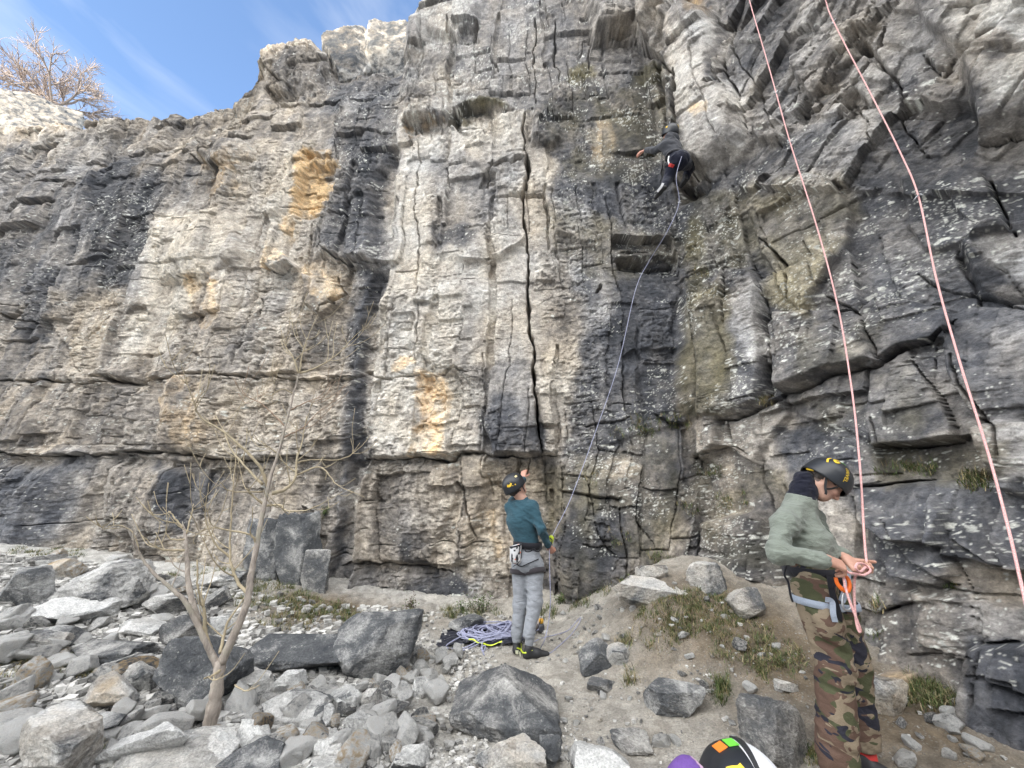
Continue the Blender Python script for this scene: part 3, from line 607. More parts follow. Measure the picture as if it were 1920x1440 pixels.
zone([(1300, 880), (1460, 880), (1480, 1250), (1320, 1150)], 18, tone=.32, tan=.3, lich=.4, moss=.1); blob(1400, 1060, 60, 50, tone=.2, blue=.5, lich=.4); blob(1500, 1190, 50, 50, tone=.22, blue=.4, lich=.3)
zone([(1580, 890), (1940, 890), (1960, 1060), (1640, 1090)], 16, tone=.19, blue=.55, lich=.3); zone([(1640, 830), (1900, 830), (1900, 900), (1650, 900)], 14, tone=.26, tan=.2, moss=.2, lich=.3)
zone([(1780, 1060), (1930, 1060), (1930, 1140), (1800, 1140)], 10, tone=.42, tan=.5); zone([(1630, 1080), (1830, 1120), (1840, 1300), (1640, 1260)], 16, tone=.3, tan=.3, lich=.3)
zone([(1830, 1200), (2060, 1200), (2060, 1500), (1800, 1500)], 12, tone=.19, blue=.5, lich=.3); blob(1680, 1300, 44, 44, tone=.42, tan=.5, och=.2)
zone([(1860, 800), (2000, 790), (2000, 900), (1900, 880)], 8, tone=.42, blue=.4)

mot = fbm(Sg * 2.2, Zf * 2.2, 90, 5, .6); fine = fbm(Sg * 14, Zf * 14, 94, 4, .65); strk = fbm(q1 * 5.5, Zf * 0.45, 97, 4, .6)
wet = fbm(q1 * 1.6, Zf * .25, 99, 3, .6)
tone += .02 + .09 * sstep(.15, .48, tone) + .02 * right + 0.18 * mot + 0.22 * fine + 0.17 * strk * (0.6 + .6 * lft) + 0.10 * wet
tone += 0.13 * (c1 - .5) + 0.12 * (c0 - .5) + 0.14 * (k1 - .5) * (1 - tone * .5) + 0.12 * (k2 - .5)
blue += 0.25 * fbm(Sg * 1.7 + 30, Zf * 1.7, 101, 3); tan += 0.35 * fbm(Sg * 2.6, Zf * 1.6, 103, 4) + .12 * strk; moss *= 1.3; moss += (moss > .06) * 0.4 * fbm(Sg * 4, Zf * 4, 105, 4); och += (och > .05) * .6 * strk * .6 + (och > .05) * .5 * fbm(Sg * 5, Zf * 4, 107, 4)
tone = np.clip(tone, 0, 1)[..., None]; blue = np.clip(blue, 0, 1)[..., None]; tan = np.clip(tan, 0, 1)[..., None]; moss = np.clip(moss, 0, .9)[..., None]; och = np.clip(och, 0, .95)[..., None]
def lerp3(t, stops):
    t = t[..., 0]; return np.stack([np.interp(t, [s[0] for s in stops], [s[1][i] for s in stops]) for i in range(3)], -1)
C = lerp3(tone, [(0, (.034, .036, .040)), (.2, (.074, .073, .077)), (.45, (.195, .183, .172)), (.7, (.385, .36, .33)), (1, (.60, .58, .54))])
C = C * (1 - blue * np.array([.15, .05, -.12]))
C = C * (1 + tan * np.array([.15, -.02, -.27]))
lum = C.mean(-1, keepdims=True)
C = C * (1 - och) + och * (np.array([.43, .30, .16]) * (0.35 + 1.6 * lum / .25 * .6))
C = C * (1 - moss * .8) + moss * .8 * (np.array([.16, .135, .045]) * (0.4 + 1.2 * lum / .2 * .5))
# lichen spots: round pale crusts of a few sizes
cl = np.clip(.22 + 2.2 * fbm(Sg * 1.8, Zf * 1.8, 211, 4, .6), 0, 1)
for sc, s, th, amp in ((.075, 201, .22, .9), (.036, 205, .5, .85), (.022, 209, .6, .8)):
    hid, dx, dy, f1c, f2c = cells(q1 / sc + .12 * w3 / sc, Zf / sc + .02 * w4 / sc, s)
    dens = np.clip(lich * cl * 2.2, 0, 1) * th
    rad = .14 + .30 * frac(hid, 53.1)
    k = (sstep(rad, rad * .65, f1c + .10 * w4) * (frac(hid, 17.9) < dens * .75) * amp)[..., None]
    C = C * (1 - k) + k * np.array([.58, .58, .53]) * (.75 + .5 * frac(hid, 29.3))[..., None]
X, Y = Xg + NX * D, Yg + NY * D
# back over the rim: the wall turns into a rough plateau
bt = np.linspace(0, 1, NB + 1)[1:, None]; back_d = 0.02 + 11 * bt ** 2.2
Xr = X[-1] - NX[-1] * back_d; Yr = Y[-1] - NY[-1] * back_d
Zr = Zg[-1] + 0.25 * np.sqrt(bt) * fbm(Xr * 1.1, Yr * 1.1, 120, 4) + 0.06 * fbm(Xr * 4, Yr * 4, 121, 3) - .15 * bt ** .3 + 0.25 * back_d * .25
V = np.concatenate([np.stack([X, Y, Zg], -1).reshape(-1, 3), np.stack([Xr, Yr, Zr], -1).reshape(-1, 3)])
CR_ = np.clip(C[-1][None] * (0.9 + .3 * fbm(Xr * 3, Yr * 3, 123, 3)[..., None]), .02, .8)
Cc = np.concatenate([C.reshape(-1, 3), CR_.reshape(-1, 3)])
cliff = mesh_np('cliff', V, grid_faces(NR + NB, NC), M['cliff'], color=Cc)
tag(cliff, 'grey limestone quarry cliff with a pale central pillar and dark cracked right wall', 'cliff', kind='structure')
# ---------------------------------------------------------------- ground
GP = np.array([(0, 0, 0), (0, -6, .1), (-6, -6, .2), (6, -6, .2), (0.2, 4.5, .07), (0.2, 5.6, .22), (-1.2, 5.7, .22), (-1.2, 4.2, .02), (-3, 5.9, .40), (-5, 6.1, .62), (-8, 6.5, .85), (-12, 8, 1.2),
               (-3, 3.0, .10), (-4.5, 4.0, .35), (-2, 3.0, .05), (-3, 1, .1), (2.0, 2.67, .08), (1.2, 2.7, .05), (0.5, 3.2, .02), (1.5, 3.5, .14), (1.45, 4.35, .72), (2.2, 4.9, .95), (1.0, 4.9, .42), (0.75, 4.3, .12),
               (2.2, 3.9, .45), (2.6, 3.2, .22), (3, 2, .15), (1.6, 5.3, .75), (4, 0, .2), (-20, -20, 1), (20, -20, 1), (0, -20, .5), (-15, 3, 1.2), (12, 3, 1)], float)
_d = np.hypot(GP[:, None, 0] - GP[None, :, 0], GP[:, None, 1] - GP[None, :, 1]); _A = np.block([[_d, np.ones((len(GP), 1))], [np.ones((1, len(GP))), np.zeros((1, 1))]])
_w = np.linalg.solve(_A, np.concatenate([GP[:, 2], [0]]))
def gz0(x, y):
    x = np.asarray(x, float); y = np.asarray(y, float); r = np.full(x.shape, _w[-1])
    for k in range(len(GP)): r = r + _w[k] * np.sqrt((x - GP[k, 0]) ** 2 + (y - GP[k, 1]) ** 2 + .02)
    return r
def gz(x, y):
    x = np.asarray(x, float); y = np.asarray(y, float)
    bk = np.exp(-(((x - 1.7) / .8) ** 2 + ((y - 4.1) / .9) ** 2))
    return gz0(x, y) + bk * (.10 * fbm(x * 2.2, y * 2.2, 128, 4, .6) + .05 * np.abs(fbm(x * 5, y * 5, 129, 3))) + 0.05 * fbm(x * 1.6 + 50, y * 1.6 + 50, 130, 4) + 0.012 * fbm(x * 9 + 50, y * 9 + 50, 135, 3)
def gpt(px, py):
    """where the sight line through a photo pixel meets the ground"""
    d = raydir(px, py); ks = np.linspace(1.2, 9, 1500); P = np.outer(ks, np.array(d)); h = P[:, 2] + CAMZ - gz(P[:, 0], P[:, 1])
    i = np.argmax(h < 0) if (h < 0).any() else len(ks) - 1
    return Vector((P[i, 0], P[i, 1], P[i, 2] + CAMZ))
def build_ground():
    xs = np.concatenate([np.linspace(-60, -11, 40)[:-1], np.linspace(-11, -4, 230)[:-1], np.linspace(-4, 4.2, 560)[:-1], np.linspace(4.2, 60, 60)])
    ys = np.concatenate([np.linspace(-60, 1.0, 60)[:-1], np.linspace(1.0, 6.6, 420)[:-1], np.linspace(6.6, 14, 60)])
    Xm, Ym = np.meshgrid(xs, ys); Zm = gz(Xm, Ym)
    near = (np.abs(Xm) < 12) & (Ym > 0) & (Ym < 9)
    g, k = chips(Xm / .09, Ym / .09, 140, 1.2); g2, k2 = chips(Xm / .03, Ym / .03, 142, 1.2)
    px, py = pix(Xm, np.maximum(Ym, .3), Zm)
    soil = sstep(760, 900, px + 60 * fbm(Xm * 2, Ym * 2, 150, 3)) * sstep(1130, 1150, py + 1e-3)
    scree = 1 - sstep(700, 1000, px + 120 * fbm(Xm * 1.5, Ym * 1.5, 151, 4))
    Zm = Zm + near * (.03 * g * (.4 + scree) + .012 * g2)
    base = np.array([.41, .38, .33]); dirt = np.array([.155, .120, .080]); pale = np.array([.55, .545, .52])
    n1 = fbm(Xm * 1.7, Ym * 1.7, 153, 4); n2 = fbm(Xm * 7, Ym * 7, 155, 4)
    bank = np.exp(-(((Xm - 1.75) / .75) ** 2 + ((Ym - 4.1) / .75) ** 2)) + np.exp(-(((Xm - 2.5) / .55) ** 2 + ((Ym - 3.1) / 1.0) ** 2)) + 1.0 * np.exp(-(((Xm + 2.3) / 1.3) ** 2 + ((Ym - 5.45) / .6) ** 2))
    kd = np.clip(bank * 1.1 + .35 * n1 + .2 * n2, 0, 1)[..., None]; kp = np.clip(scree * .7 + .3 * n1 + .2 * (k - .5), 0, 1)[..., None]
    C = base * (1 - kp) + pale * kp; C = C * (1 - kd) + dirt * kd
    C = C * (1 + .25 * n2[..., None] + .3 * (k[..., None] - .5))
    o = mesh_np('ground', np.stack([Xm, Ym, Zm], -1).reshape(-1, 3), grid_faces(len(ys), len(xs)), M['ground'], color=np.clip(C, .02, .7).reshape(-1, 3))
    tag(o, 'trodden pale gravelly soil at the foot of the cliff', 'ground', kind='structure')
build_ground()
# unseen ridge added behind the camera, shaped to shade the wall below the rim
def build_sun_blocker():
    xs = np.linspace(-90, 90, 120); vs = np.linspace(0, 1, 40); Xm, Vm = np.meshgrid(xs, vs)
    top = np.clip(28.9 + .14 * (Xm + 17), 24, 38) + .5 * fbm(Xm * .12, Xm * 0 + 3, 160, 3)
    Ym = -34 - 14 * Vm + 2 * fbm(Xm * .15, Vm * 4, 161, 4); Zm = .3 + (top - .3) * np.minimum(Vm / .8, 1) ** .8 + 1.0 * fbm(Xm * .2, Vm * 5, 163, 4) * (Vm < .75) * (Vm > 0.02)
    o = mesh_np('sun_blocker', np.stack([Xm, Ym, Zm], -1).reshape(-1, 3), grid_faces(40, 120)[:, ::-1].copy(), M['ground'], color=np.full((4800, 3), .3))
    tag(o, 'unseen ridge added behind the camera to block the low sun', 'sun_blocker', kind='structure')
build_sun_blocker()
# ---------------------------------------------------------------- loose rock
def h3(ix, iy, iz, s): return h2(ix + iz * 7919, iy + iz * 104729, s)
def vnoise3(p, s=0):
    i = np.floor(p).astype(np.int64); f = (p - i); u = f * f * (3 - 2 * f); t = 0
    for a in (0, 1):
        for b in (0, 1):
            for c in (0, 1):
                w = (u[..., 0] if a else 1 - u[..., 0]) * (u[..., 1] if b else 1 - u[..., 1]) * (u[..., 2] if c else 1 - u[..., 2])
                t = t + w * h3(i[..., 0] + a, i[..., 1] + b, i[..., 2] + c, s)
    return t
def fbm3(p, s=0, o=4, g=.5):
    t = 0; a = 1; tot = 0
    for k in range(o): t = t + a * (vnoise3(p, s + 13 * k) - .5); tot += a; a *= g; p = p * 2.03 + 3.7
    return 2 * t / tot
_cs = {}
def cube_sphere(n):
    if n in _cs: return _cs[n]
    t = np.linspace(-1, 1, n + 1); idx = {}; V = []; F = []
    def vid(p):
        k = tuple(np.round(p, 6))
        if k not in idx: idx[k] = len(V); V.append(p)
        return idx[k]
    for ax in range(3):
        for sg in (-1, 1):
            g = [[None] * (n + 1) for _ in range(n + 1)]
            for i in range(n + 1):
                for j in range(n + 1):
                    p = [0, 0, 0]; p[ax] = sg; p[(ax + 1) % 3] = t[i]; p[(ax + 2) % 3] = t[j]; g[i][j] = vid(p)
            for i in range(n):
                for j in range(n):
                    q = [g[i][j], g[i + 1][j], g[i + 1][j + 1], g[i][j + 1]]; F.append(q if sg > 0 else q[::-1])
    V = np.array(V, float); V /= np.linalg.norm(V, axis=1)[:, None]; _cs[n] = (V, np.array(F)); return _cs[n]
ROCK_FACE = [None]
def rock_verts(seed, n=14, planes=None, sharp=60, rough=.05, npl=11):
    """unit rock: a random convex block of flat broken faces, chipped and pitted"""
    r = np.random.default_rng(seed); d, F = cube_sphere(n)
    P = r.normal(size=(npl, 3)); P /= np.linalg.norm(P, axis=1)[:, None]; hh = r.uniform(.62, 1.0, npl)
    P = np.concatenate([P, np.eye(3), -np.eye(3)]); hh = np.concatenate([hh, np.full(6, 1.0)])
    if planes: P = np.concatenate([P, np.array([np.array(q[:3]) / np.linalg.norm(q[:3]) for q in planes])]); hh = np.concatenate([hh, [q[3] for q in planes]])
    dot = d @ P.T; rr = np.where(dot > 1e-3, hh / np.maximum(dot, 1e-3), 50.0); rr = np.minimum(rr, 50)
    rad = -np.log(np.exp(-sharp * np.minimum(rr, 2.5)).sum(1)) / sharp
    V = d * rad[:, None]
    C_ = r.normal(size=(12, 3)); C_ /= np.linalg.norm(C_, axis=1)[:, None]; sup = (V @ C_.T).max(0) * r.uniform(.88, .97, 12)      # knock the corners off
    dc = d @ C_.T; rc = np.where(dc > 1e-3, sup / np.maximum(dc, 1e-3), 50.0); rad = np.minimum(rad, rc.min(1)); P = np.concatenate([P, C_]); rr = np.concatenate([rr, rc], 1); V = d * rad[:, None]
    q = V * 2.2 + seed * 3.1
    V = V * (1 + rough * (1.3 * fbm3(q, seed % 50, 3) - 1.1 * np.abs(fbm3(q * 2.3, 7, 3)) + .5 * np.round(3 * vnoise3(q * 1.7 + 5, 9)) / 3 - .5 * np.abs(fbm3(q * 7, 8, 2)))[:, None])
    ROCK_FACE[0] = np.clip(r.random(len(P))[np.argmin(rr, 1)] + .25 * fbm3(q * 3, 3, 2), 0, 1)
    return V, F
ROCKS = []
def hero(x0, x1, ytop, ybase, tone, och, label, seed, name='boulder', cat='boulder', group='boulders at the foot of the cliff', thick=.8, planes=None, n=52, rough=.055, Y=None, sink=.12, rot=None, wall=False, yscale=1.0, npl=11):
    cx = (x0 + x1) / 2
    b = gpt(cx, ybase) if Y is None else at(cx, ybase, Y)
    w = (at(x1, ybase, b.y) - at(x0, ybase, b.y)).x; h = (at(cx, ytop, b.y) - b).z
    dy = w * thick; elev = math.atan2(CAMZ - b.z, b.y)
    h = max(h - dy * .35 * math.tan(max(elev, 0)), h * .55) * yscale
    V, F = rock_verts(seed, n, planes, rough=rough, npl=npl)
    V = V / np.abs(V).max(0) * np.array([w / 2, dy / 2, h * (1 + sink) / 2])
    if rot: V = V @ np.array(Matrix.Rotation(rot, 3, 'Z')).T
    o = mesh_np(name, V, F, M['boulder'], smooth=True, attrs={'Face': ROCK_FACE[0]}); o.location = (b.x, b.y + dy * (.32 if not wall else .1), b.z + h * (1 - sink) / 2)
    o.color = (tone + (.22 * (1 - tone) if tone > .36 else .09), och, .3 if tone < .36 else 1, 1); tag(o, label, cat, group); ROCKS.append((o, w, h)); return o
H = hero
H(588, 772, 1128, 1284, .30, 0, 'big smooth dark grey boulder left of the coiled rope, largest on the scree', 3, thick=.75, planes=[(-.4, -.7, .55, .62), (.5, -.75, -.3, .68), (0, -.2, 1, .78)], n=60)
H(828, 1056, 1258, 1384, .27, .05, 'dark pyramid-shaped boulder with white flecks in the centre foreground', 5, thick=.8, planes=[(-.62, -.1, .62, .40), (.62, -.1, .60, .42), (0, -.75, .55, .52), (0, .8, .5, .6)], n=60, sink=.02, npl=3, yscale=1.45)
H(885, 1030, 1384, 1475, .55, .35, 'rounded tan and pale boulder under the pyramid-shaped one at the bottom edge', 8, thick=.7)
H(262, 430, 1188, 1330, .16, 0, 'dark blue-grey slab standing behind the forked sapling trunk', 11, thick=.5, planes=[(0, -.8, .5, .55)], npl=5)
H(400, 640, 1180, 1268, .15, 0, 'long low dark slab behind the sapling, reaching right to the big boulder', 14, thick=.45, planes=[(.1, -.5, .8, .6)], npl=5)
H(278, 356, 1148, 1215, .18, .05, 'small dark block behind the left stems of the sapling', 17)
H(492, 557, 1255, 1310, .92, 0, 'chalk-white cube-like rock right of the sapling trunk', 20, planes=[(-.1, -1, .1, .8)])
H(168, 338, 1345, 1450, .88, 0, 'long white broken shard slanting up at the lower left', 23, thick=.45, planes=[(.35, -.6, -.7, .45), (-.55, 0, .83, .5)], npl=4)
H(180, 405, 1384, 1480, .62, .15, 'broad pale boulder at the bottom edge below the white shard', 26, thick=.7, planes=[(0, -.5, .85, .7)])
H(-30, 130, 1322, 1470, .62, .3, 'large pale tan boulder in the bottom left corner', 29, thick=.9)
H(66, 245, 1048, 1155, .55, .05, 'large fractured grey boulder near the left foot of the cliff', 32, rough=.09)
H(44, 114, 1046, 1092, .62, .9, 'yellow stained boulder beside the fractured grey one', 35)
H(-30, 66, 1058, 1142, .28, 0, 'dark grey boulder at the left edge under the yellow stained one', 38)
H(18, 158, 1118, 1178, .72, 0, 'pale flat slab leaning below the fractured grey boulder', 41, thick=.6, planes=[(.4, -.5, .8, .5)], npl=5)
H(46, 132, 1168, 1210, .34, 0, 'low grey rock in front of the pale flat slab', 44)
H(94, 250, 1192, 1252, .2, .05, 'low dark slab among dry grass left of the sapling', 47, thick=.5, planes=[(-.3, -.4, .85, .5)], npl=5)
H(194, 288, 1158, 1198, .8, .1, 'pale flat rock just left of the leaning sapling branch', 50)
H(134, 228, 1266, 1345, .68, .6, 'pale block with a tan broken underside left of the sapling', 53, planes=[(.1, -.6, -.75, .5)])
H(214, 274, 1234, 1305, .5, .1, 'grey block between the tan-bottomed block and the dark slab', 56)
H(118, 208, 1328, 1392, .28, 0, 'dark rock below the tan-bottomed block', 59)
H(420, 498, 1254, 1318, .4, .15, 'brownish grey rock touching the right side of the sapling trunk', 62)
H(440, 606, 1286, 1372, .36, .05, 'wide grey slab below the chalk-white rock', 65, thick=.6, planes=[(0, -.6, .75, .6)])
H(424, 496, 1348, 1414, .85, 0, 'white cut-faced rock at the foot of the sapling', 68, planes=[(-.3, -.8, .4, .6)])
H(386, 428, 1366, 1440, .88, 0, 'upright white shard at the foot of the sapling trunk', 71)
H(404, 528, 1388, 1470, .3, 0, 'dark grey boulder at the bottom edge right of the upright white shard', 74)
H(497, 566, 1342, 1380, .75, .1, 'flat pale rock lying on top of another in the rubble', 77)
H(493, 566, 1368, 1418, .55, 0, 'squarish grey rock beneath the flat pale one', 80)
H(570, 616, 1318, 1374, .42, 0, 'small grey cube rock between pale rubble', 83)
H(560, 640, 1376, 1426, .72, .05, 'pale slab rock at the lower left of the rubble heap', 86)
H(604, 668, 1284, 1350, .45, 0, 'grey wedge rock below the big smooth boulder', 89)
H(664, 716, 1288, 1346, .38, .25, 'dark rock with one tan face in the rubble heap', 92)
H(680, 734, 1364, 1412, .62, .9, 'small rock with an orange-tan face in the rubble heap', 95)
H(734, 772, 1352, 1402, .72, 0, 'upright pale rock right of the orange-faced one', 98)
H(712, 772, 1278, 1318, .78, .05, 'pale angular rock at the top of the rubble heap', 101)
H(770, 820, 1264, 1308, .5, 0, 'grey rounded rock right of the pale angular one', 104)
H(1090, 1160, 1195, 1262, .22, 0, 'dark triangular rock on the path right of the belayer', 107, planes=[(-.6, -.3, .6, .5), (.6, -.3, .5, .5)], npl=4)
H(1224, 1336, 1264, 1346, .3, 0, 'dark grey block on the path in front of the grassy bank', 110, thick=.7, planes=[(0, -.3, .95, .75)])
H(838, 908, 1152, 1186, .26, 0, 'dark boulder just behind the coiled rope', 113, thick=.7)
H(886, 914, 1158, 1182, .4, .1, 'small grey rock behind the coiled rope under the leafy plant', 116)
H(716, 760, 1148, 1194, .4, .2, 'brown-grey rock between the big smooth boulder and the cliff', 119)
H(1424, 1540, 1308, 1440, .3, .15, 'grey rock half buried beside the camouflage trousers', 122, thick=.7, sink=.3)
H(1008, 1056, 1384, 1445, .25, 0, 'dark speckled rock right of the pyramid-shaped boulder', 125)
H(1052, 1190, 1396, 1470, .72, 0, 'pale rock slab at the bottom edge in the middle', 128)
H(1018, 1050, 1314, 1340, .68, .9, 'small tan stone resting against the pyramid-shaped boulder', 131)
H(1130, 1200, 1210, 1250, .38, .2, 'brownish stone sunk in the path right of the climbing shoes', 134, sink=.4)
H(1150, 1226, 1376, 1412, .3, .1, 'low dark stone sunk in the gravel near the bottom', 137, sink=.4)
H(1100, 1160, 1268, 1300, .3, .1, 'low dark stone sunk in the path behind the pale slab', 140, sink=.4)
H(1460, 1500, 1272, 1300, .5, .2, 'flat pale stone on the bank left of the camouflage trousers', 143)
H(434, 524, 968, 1096, .2, 0, 'dark square slab leaning on the cliff behind the sapling', 146, name='rock_slab', cat='slab', thick=.35, Y=6.2, wall=True, npl=8, rough=.10, group='dark slabs leaning on the cliff')
H(500, 604, 955, 1122, .19, 0, 'tall dark slab leaning on the cliff right of the square one', 149, name='rock_slab', cat='slab', thick=.35, Y=6.16, wall=True, npl=8, rough=.10, group='dark slabs leaning on the cliff')
H(560, 612, 1028, 1118, .3, .05, 'narrow grey block beside the tall dark slab', 152, name='rock_slab', cat='slab', thick=.5, Y=5.95, wall=True, npl=4, group='dark slabs leaning on the cliff')
H(1640, 1730, 1262, 1352, .52, .5, 'tan rounded rock at the foot of the right wall', 155, Y=3.0, sink=.05)
H(1150, 1296, 1082, 1128, .55, .3, 'flat pale rock ledge on top of the grassy bank', 170, thick=.5, sink=.5)
H(1296, 1372, 1052, 1112, .36, .2, 'grey rock at the top of the bank against the right wall', 173, sink=.4)
H(1196, 1262, 1056, 1092, .45, .3, 'small brownish rock behind the flat pale ledge of the bank', 176, sink=.4)
H(1372, 1452, 1096, 1160, .32, .2, 'grey rock in the grass left of the man in camouflage trousers', 179, sink=.4)
H(344, 440, 1064, 1110, .6, .2, 'pale rock between the sapling stems at the foot of the cliff', 182)
H(380, 426, 1150, 1196, .85, 0, 'white triangular rock just left of the right sapling stem', 185)
H(520, 556, 1206, 1236, .9, 0, 'small white pointed rock on the long low dark slab', 188)
H(0, 90, 1180, 1235, .5, .2, 'grey rock at the left edge above the dry grass', 191)
H(250, 330, 1110, 1160, .5, .05, 'grey rock right of the fractured grey boulder', 194)
H(640, 700, 1336, 1392, .6, .05, 'pale grey rock between the orange-faced stone and the grey wedge', 197)
H(730, 800, 1396, 1450, .4, .05, 'grey rock at the bottom edge left of the tan boulder', 200)
H(560, 640, 1420, 1480, .6, .05, 'pale grey rock cut by the bottom edge below the rubble', 203)
# crags on the rim, in the sun
H(580, 690, 12, 118, .36, .2, 'sunlit cream crag on the rim above the left wall', 158, name='rock_outcrop', cat='outcrop', group='sunlit crags on the rim', Y=7.2, thick=.9, rough=.075, npl=14, yscale=1.0, sink=.3, n=60)
H(640, 790, 22, 118, .36, .2, 'wide sunlit cream crag on the rim beside the pillar top', 161, name='rock_outcrop', cat='outcrop', group='sunlit crags on the rim', Y=7.35, thick=.8, rough=.08, npl=14, yscale=1.0, sink=.3, n=60)
H(-170, 72, 125, 250, .34, .3, 'sunlit yellowish outcrop on the rim at the left edge', 164, name='rock_outcrop', cat='outcrop', group='sunlit crags on the rim', Y=11.5, thick=.6, rough=.075, npl=14, yscale=1.0, sink=.3, n=60)

# rubble: every stone its own object, copies of a few dozen broken shapes
proto = []
for k in range(26):
    V, F = rock_verts(400 + k, 14, rough=.05, npl=int(RNG.integers(6, 14))); V = V / np.abs(V).max(0)
    me = mesh_np('stone', V, F, M['boulder'], attrs={'Face': ROCK_FACE[0]}); proto.append(me.data); bpy.data.objects.remove(me)
def in_poly(x, y, pts): return poly_sd(np.array([x], float), np.array([y], float), pts)[0] > 0
ZN = [  # photo polygon, how many, size range m, place words
    ([(440, 1300), (640, 1270), (800, 1240), (850, 1280), (800, 1440), (420, 1440)], 88, (.05, .15), 'in the rubble heap below the big smooth boulder'),
    ([(600, 1250), (760, 1230), (860, 1225), (860, 1300), (640, 1330)], 40, (.04, .11), 'in front of the coiled rope'),
    ([(0, 1040), (260, 1050), (420, 1100), (400, 1180), (0, 1260)], 62, (.06, .20), 'on the scree at the left foot of the cliff'),
    ([(0, 1240), (270, 1230), (400, 1330), (380, 1440), (0, 1440)], 40, (.06, .17), 'around the pale boulders at the lower left'),
    ([(1050, 1220), (1500, 1200), (1500, 1440), (1060, 1440)], 26, (.025, .07), 'scattered on the path'),
    ([(1640, 1280), (1840, 1280), (1880, 1440), (1660, 1440)], 18, (.03, .08), 'on the bank behind the camouflage trousers')]
ZN += [([(1140, 1080), (1300, 1075), (1420, 1130), (1500, 1260), (1300, 1260), (1180, 1180)], 24, (.025, .08), 'on the grassy bank'), ([(1000, 1150), (1150, 1130), (1180, 1230), (1020, 1240)], 24, (.02, .06), 'on the path beside the belayer')]
ns = 0
for pts, cnt, (s0, s1), where in ZN:
    xs = [p[0] for p in pts]; ys = [p[1] for p in pts]; k = 0
    while k < cnt:
        x, y = RNG.uniform(min(xs), max(xs)), RNG.uniform(min(ys), max(ys))
        if not in_poly(x, y, pts): continue
        k += 1; g = gpt(x, y); s = s0 + (s1 - s0) * RNG.random() ** 1.8
        o = bpy.data.objects.new('stone', proto[int(RNG.integers(len(proto)))]); COL.objects.link(o)
        o.scale = (s * RNG.uniform(.6, 1), s * RNG.uniform(.55, .95), s * RNG.uniform(.35, .7)); o.rotation_euler = (RNG.normal() * .35, RNG.normal() * .35, RNG.uniform(0, 6.28))
        o.location = (g.x, g.y, g.z + o.scale[2] * .45 + (.05 * RNG.random() if cnt > 35 else 0))
        t = RNG.choice([.92, .8, .6, .4, .27], p=[.28, .27, .22, .14, .09]); oc = .8 if RNG.random() < .12 else .1
        o.color = (t + .12, oc, 1, 1); kind = 'tan stained' if oc > .5 else 'pale' if t > .6 else 'mid grey' if t > .5 else 'dark grey'
        size = 'small' if s < (s0 + s1) * .42 else 'larger'
        tag(o, f'{size} {kind} limestone stone {where}', 'stone', f'{size} {kind} stones {where}'); ns += 1

# gravel: too many chips to count
def pebbles(name, n, fn, label, tone=(.2, .6)):
    ico = bmesh.new(); bmesh.ops.create_cube(ico, size=1.3); bv = np.array([v.co for v in ico.verts]); bf = np.array([[v.index for v in f.verts] for f in ico.faces]); ico.free()
    P, S, T = fn(n); m = len(P); sc = S[:, None] * RNG.uniform(.5, 1, (m, 3)) * np.array([1, 1, .65]); a = RNG.uniform(0, 6.28, m)
    V = (bv[None] + .62 * RNG.uniform(-.5, .5, (m, len(bv), 3))) * sc[:, None]; ca, sa = np.cos(a)[:, None], np.sin(a)[:, None]
    V = np.stack([V[..., 0] * ca - V[..., 1] * sa, V[..., 0] * sa + V[..., 1] * ca, V[..., 2]], -1) + P[:, None]
    F = (bf[None] + (np.arange(m) * len(bv))[:, None, None])
    F = F.reshape(-1, bf.shape[1])
    c = T[:, None] * np.array([1, .975, .92]) * (1 + .12 * RNG.normal(size=(m, 1))); c = np.repeat(c, len(bv), 0)
    o = mesh_np(name, V.reshape(-1, 3), F, colmat('gravel chips', .95, 40, .35, .4, .006), smooth=False, color=np.clip(c, .03, .7)); tag(o, label, 'gravel', kind='stuff'); return o
def gravel_pts(n):
    y = 1.5 + 4.6 * RNG.random(n * 3) ** 1.1; ang = RNG.uniform(-.98, .98, n * 3); x = y * np.tan(ang)
    px, py = pix(x, y, gz(x, y)); d = .03 + .97 * sstep(900, 560, px + 150 * fbm(x * 1.3, y * 1.3, 301, 3)); d = np.clip(d + .5 * sstep(.05, .5, fbm(x * 2, y * 2, 303, 4)), 0, 1)
    wallc = np.interp(px, [0, 620, 1000, 1150, 1300, 1700, 1900], [1040, 1140, 1165, 1130, 1110, 1280, 1440]); d *= (py > wallc - 6); d *= 1 - .85 * sstep(-30, 20, poly_sd(px.astype(np.float32), py.astype(np.float32), [(400, 1070), (660, 1070), (690, 1180), (420, 1190)]))
    keep = RNG.random(n * 3) < d; x, y = x[keep][:n], y[keep][:n]
    S = .004 + (.016 + .022 * sstep(1000, 600, pix(x, y, gz(x, y))[0])) * RNG.random(len(x)) ** 3.0; S *= .6 + .25 * y
    return np.stack([x, y, gz(x, y) + S * .25 + .004], -1), S, RNG.choice([.56, .46, .36, .24, .14], len(x), p=[.2, .27, .27, .16, .10])
pebbles('gravel', 36000, gravel_pts, 'pale limestone chips and grit strewn over the ground')

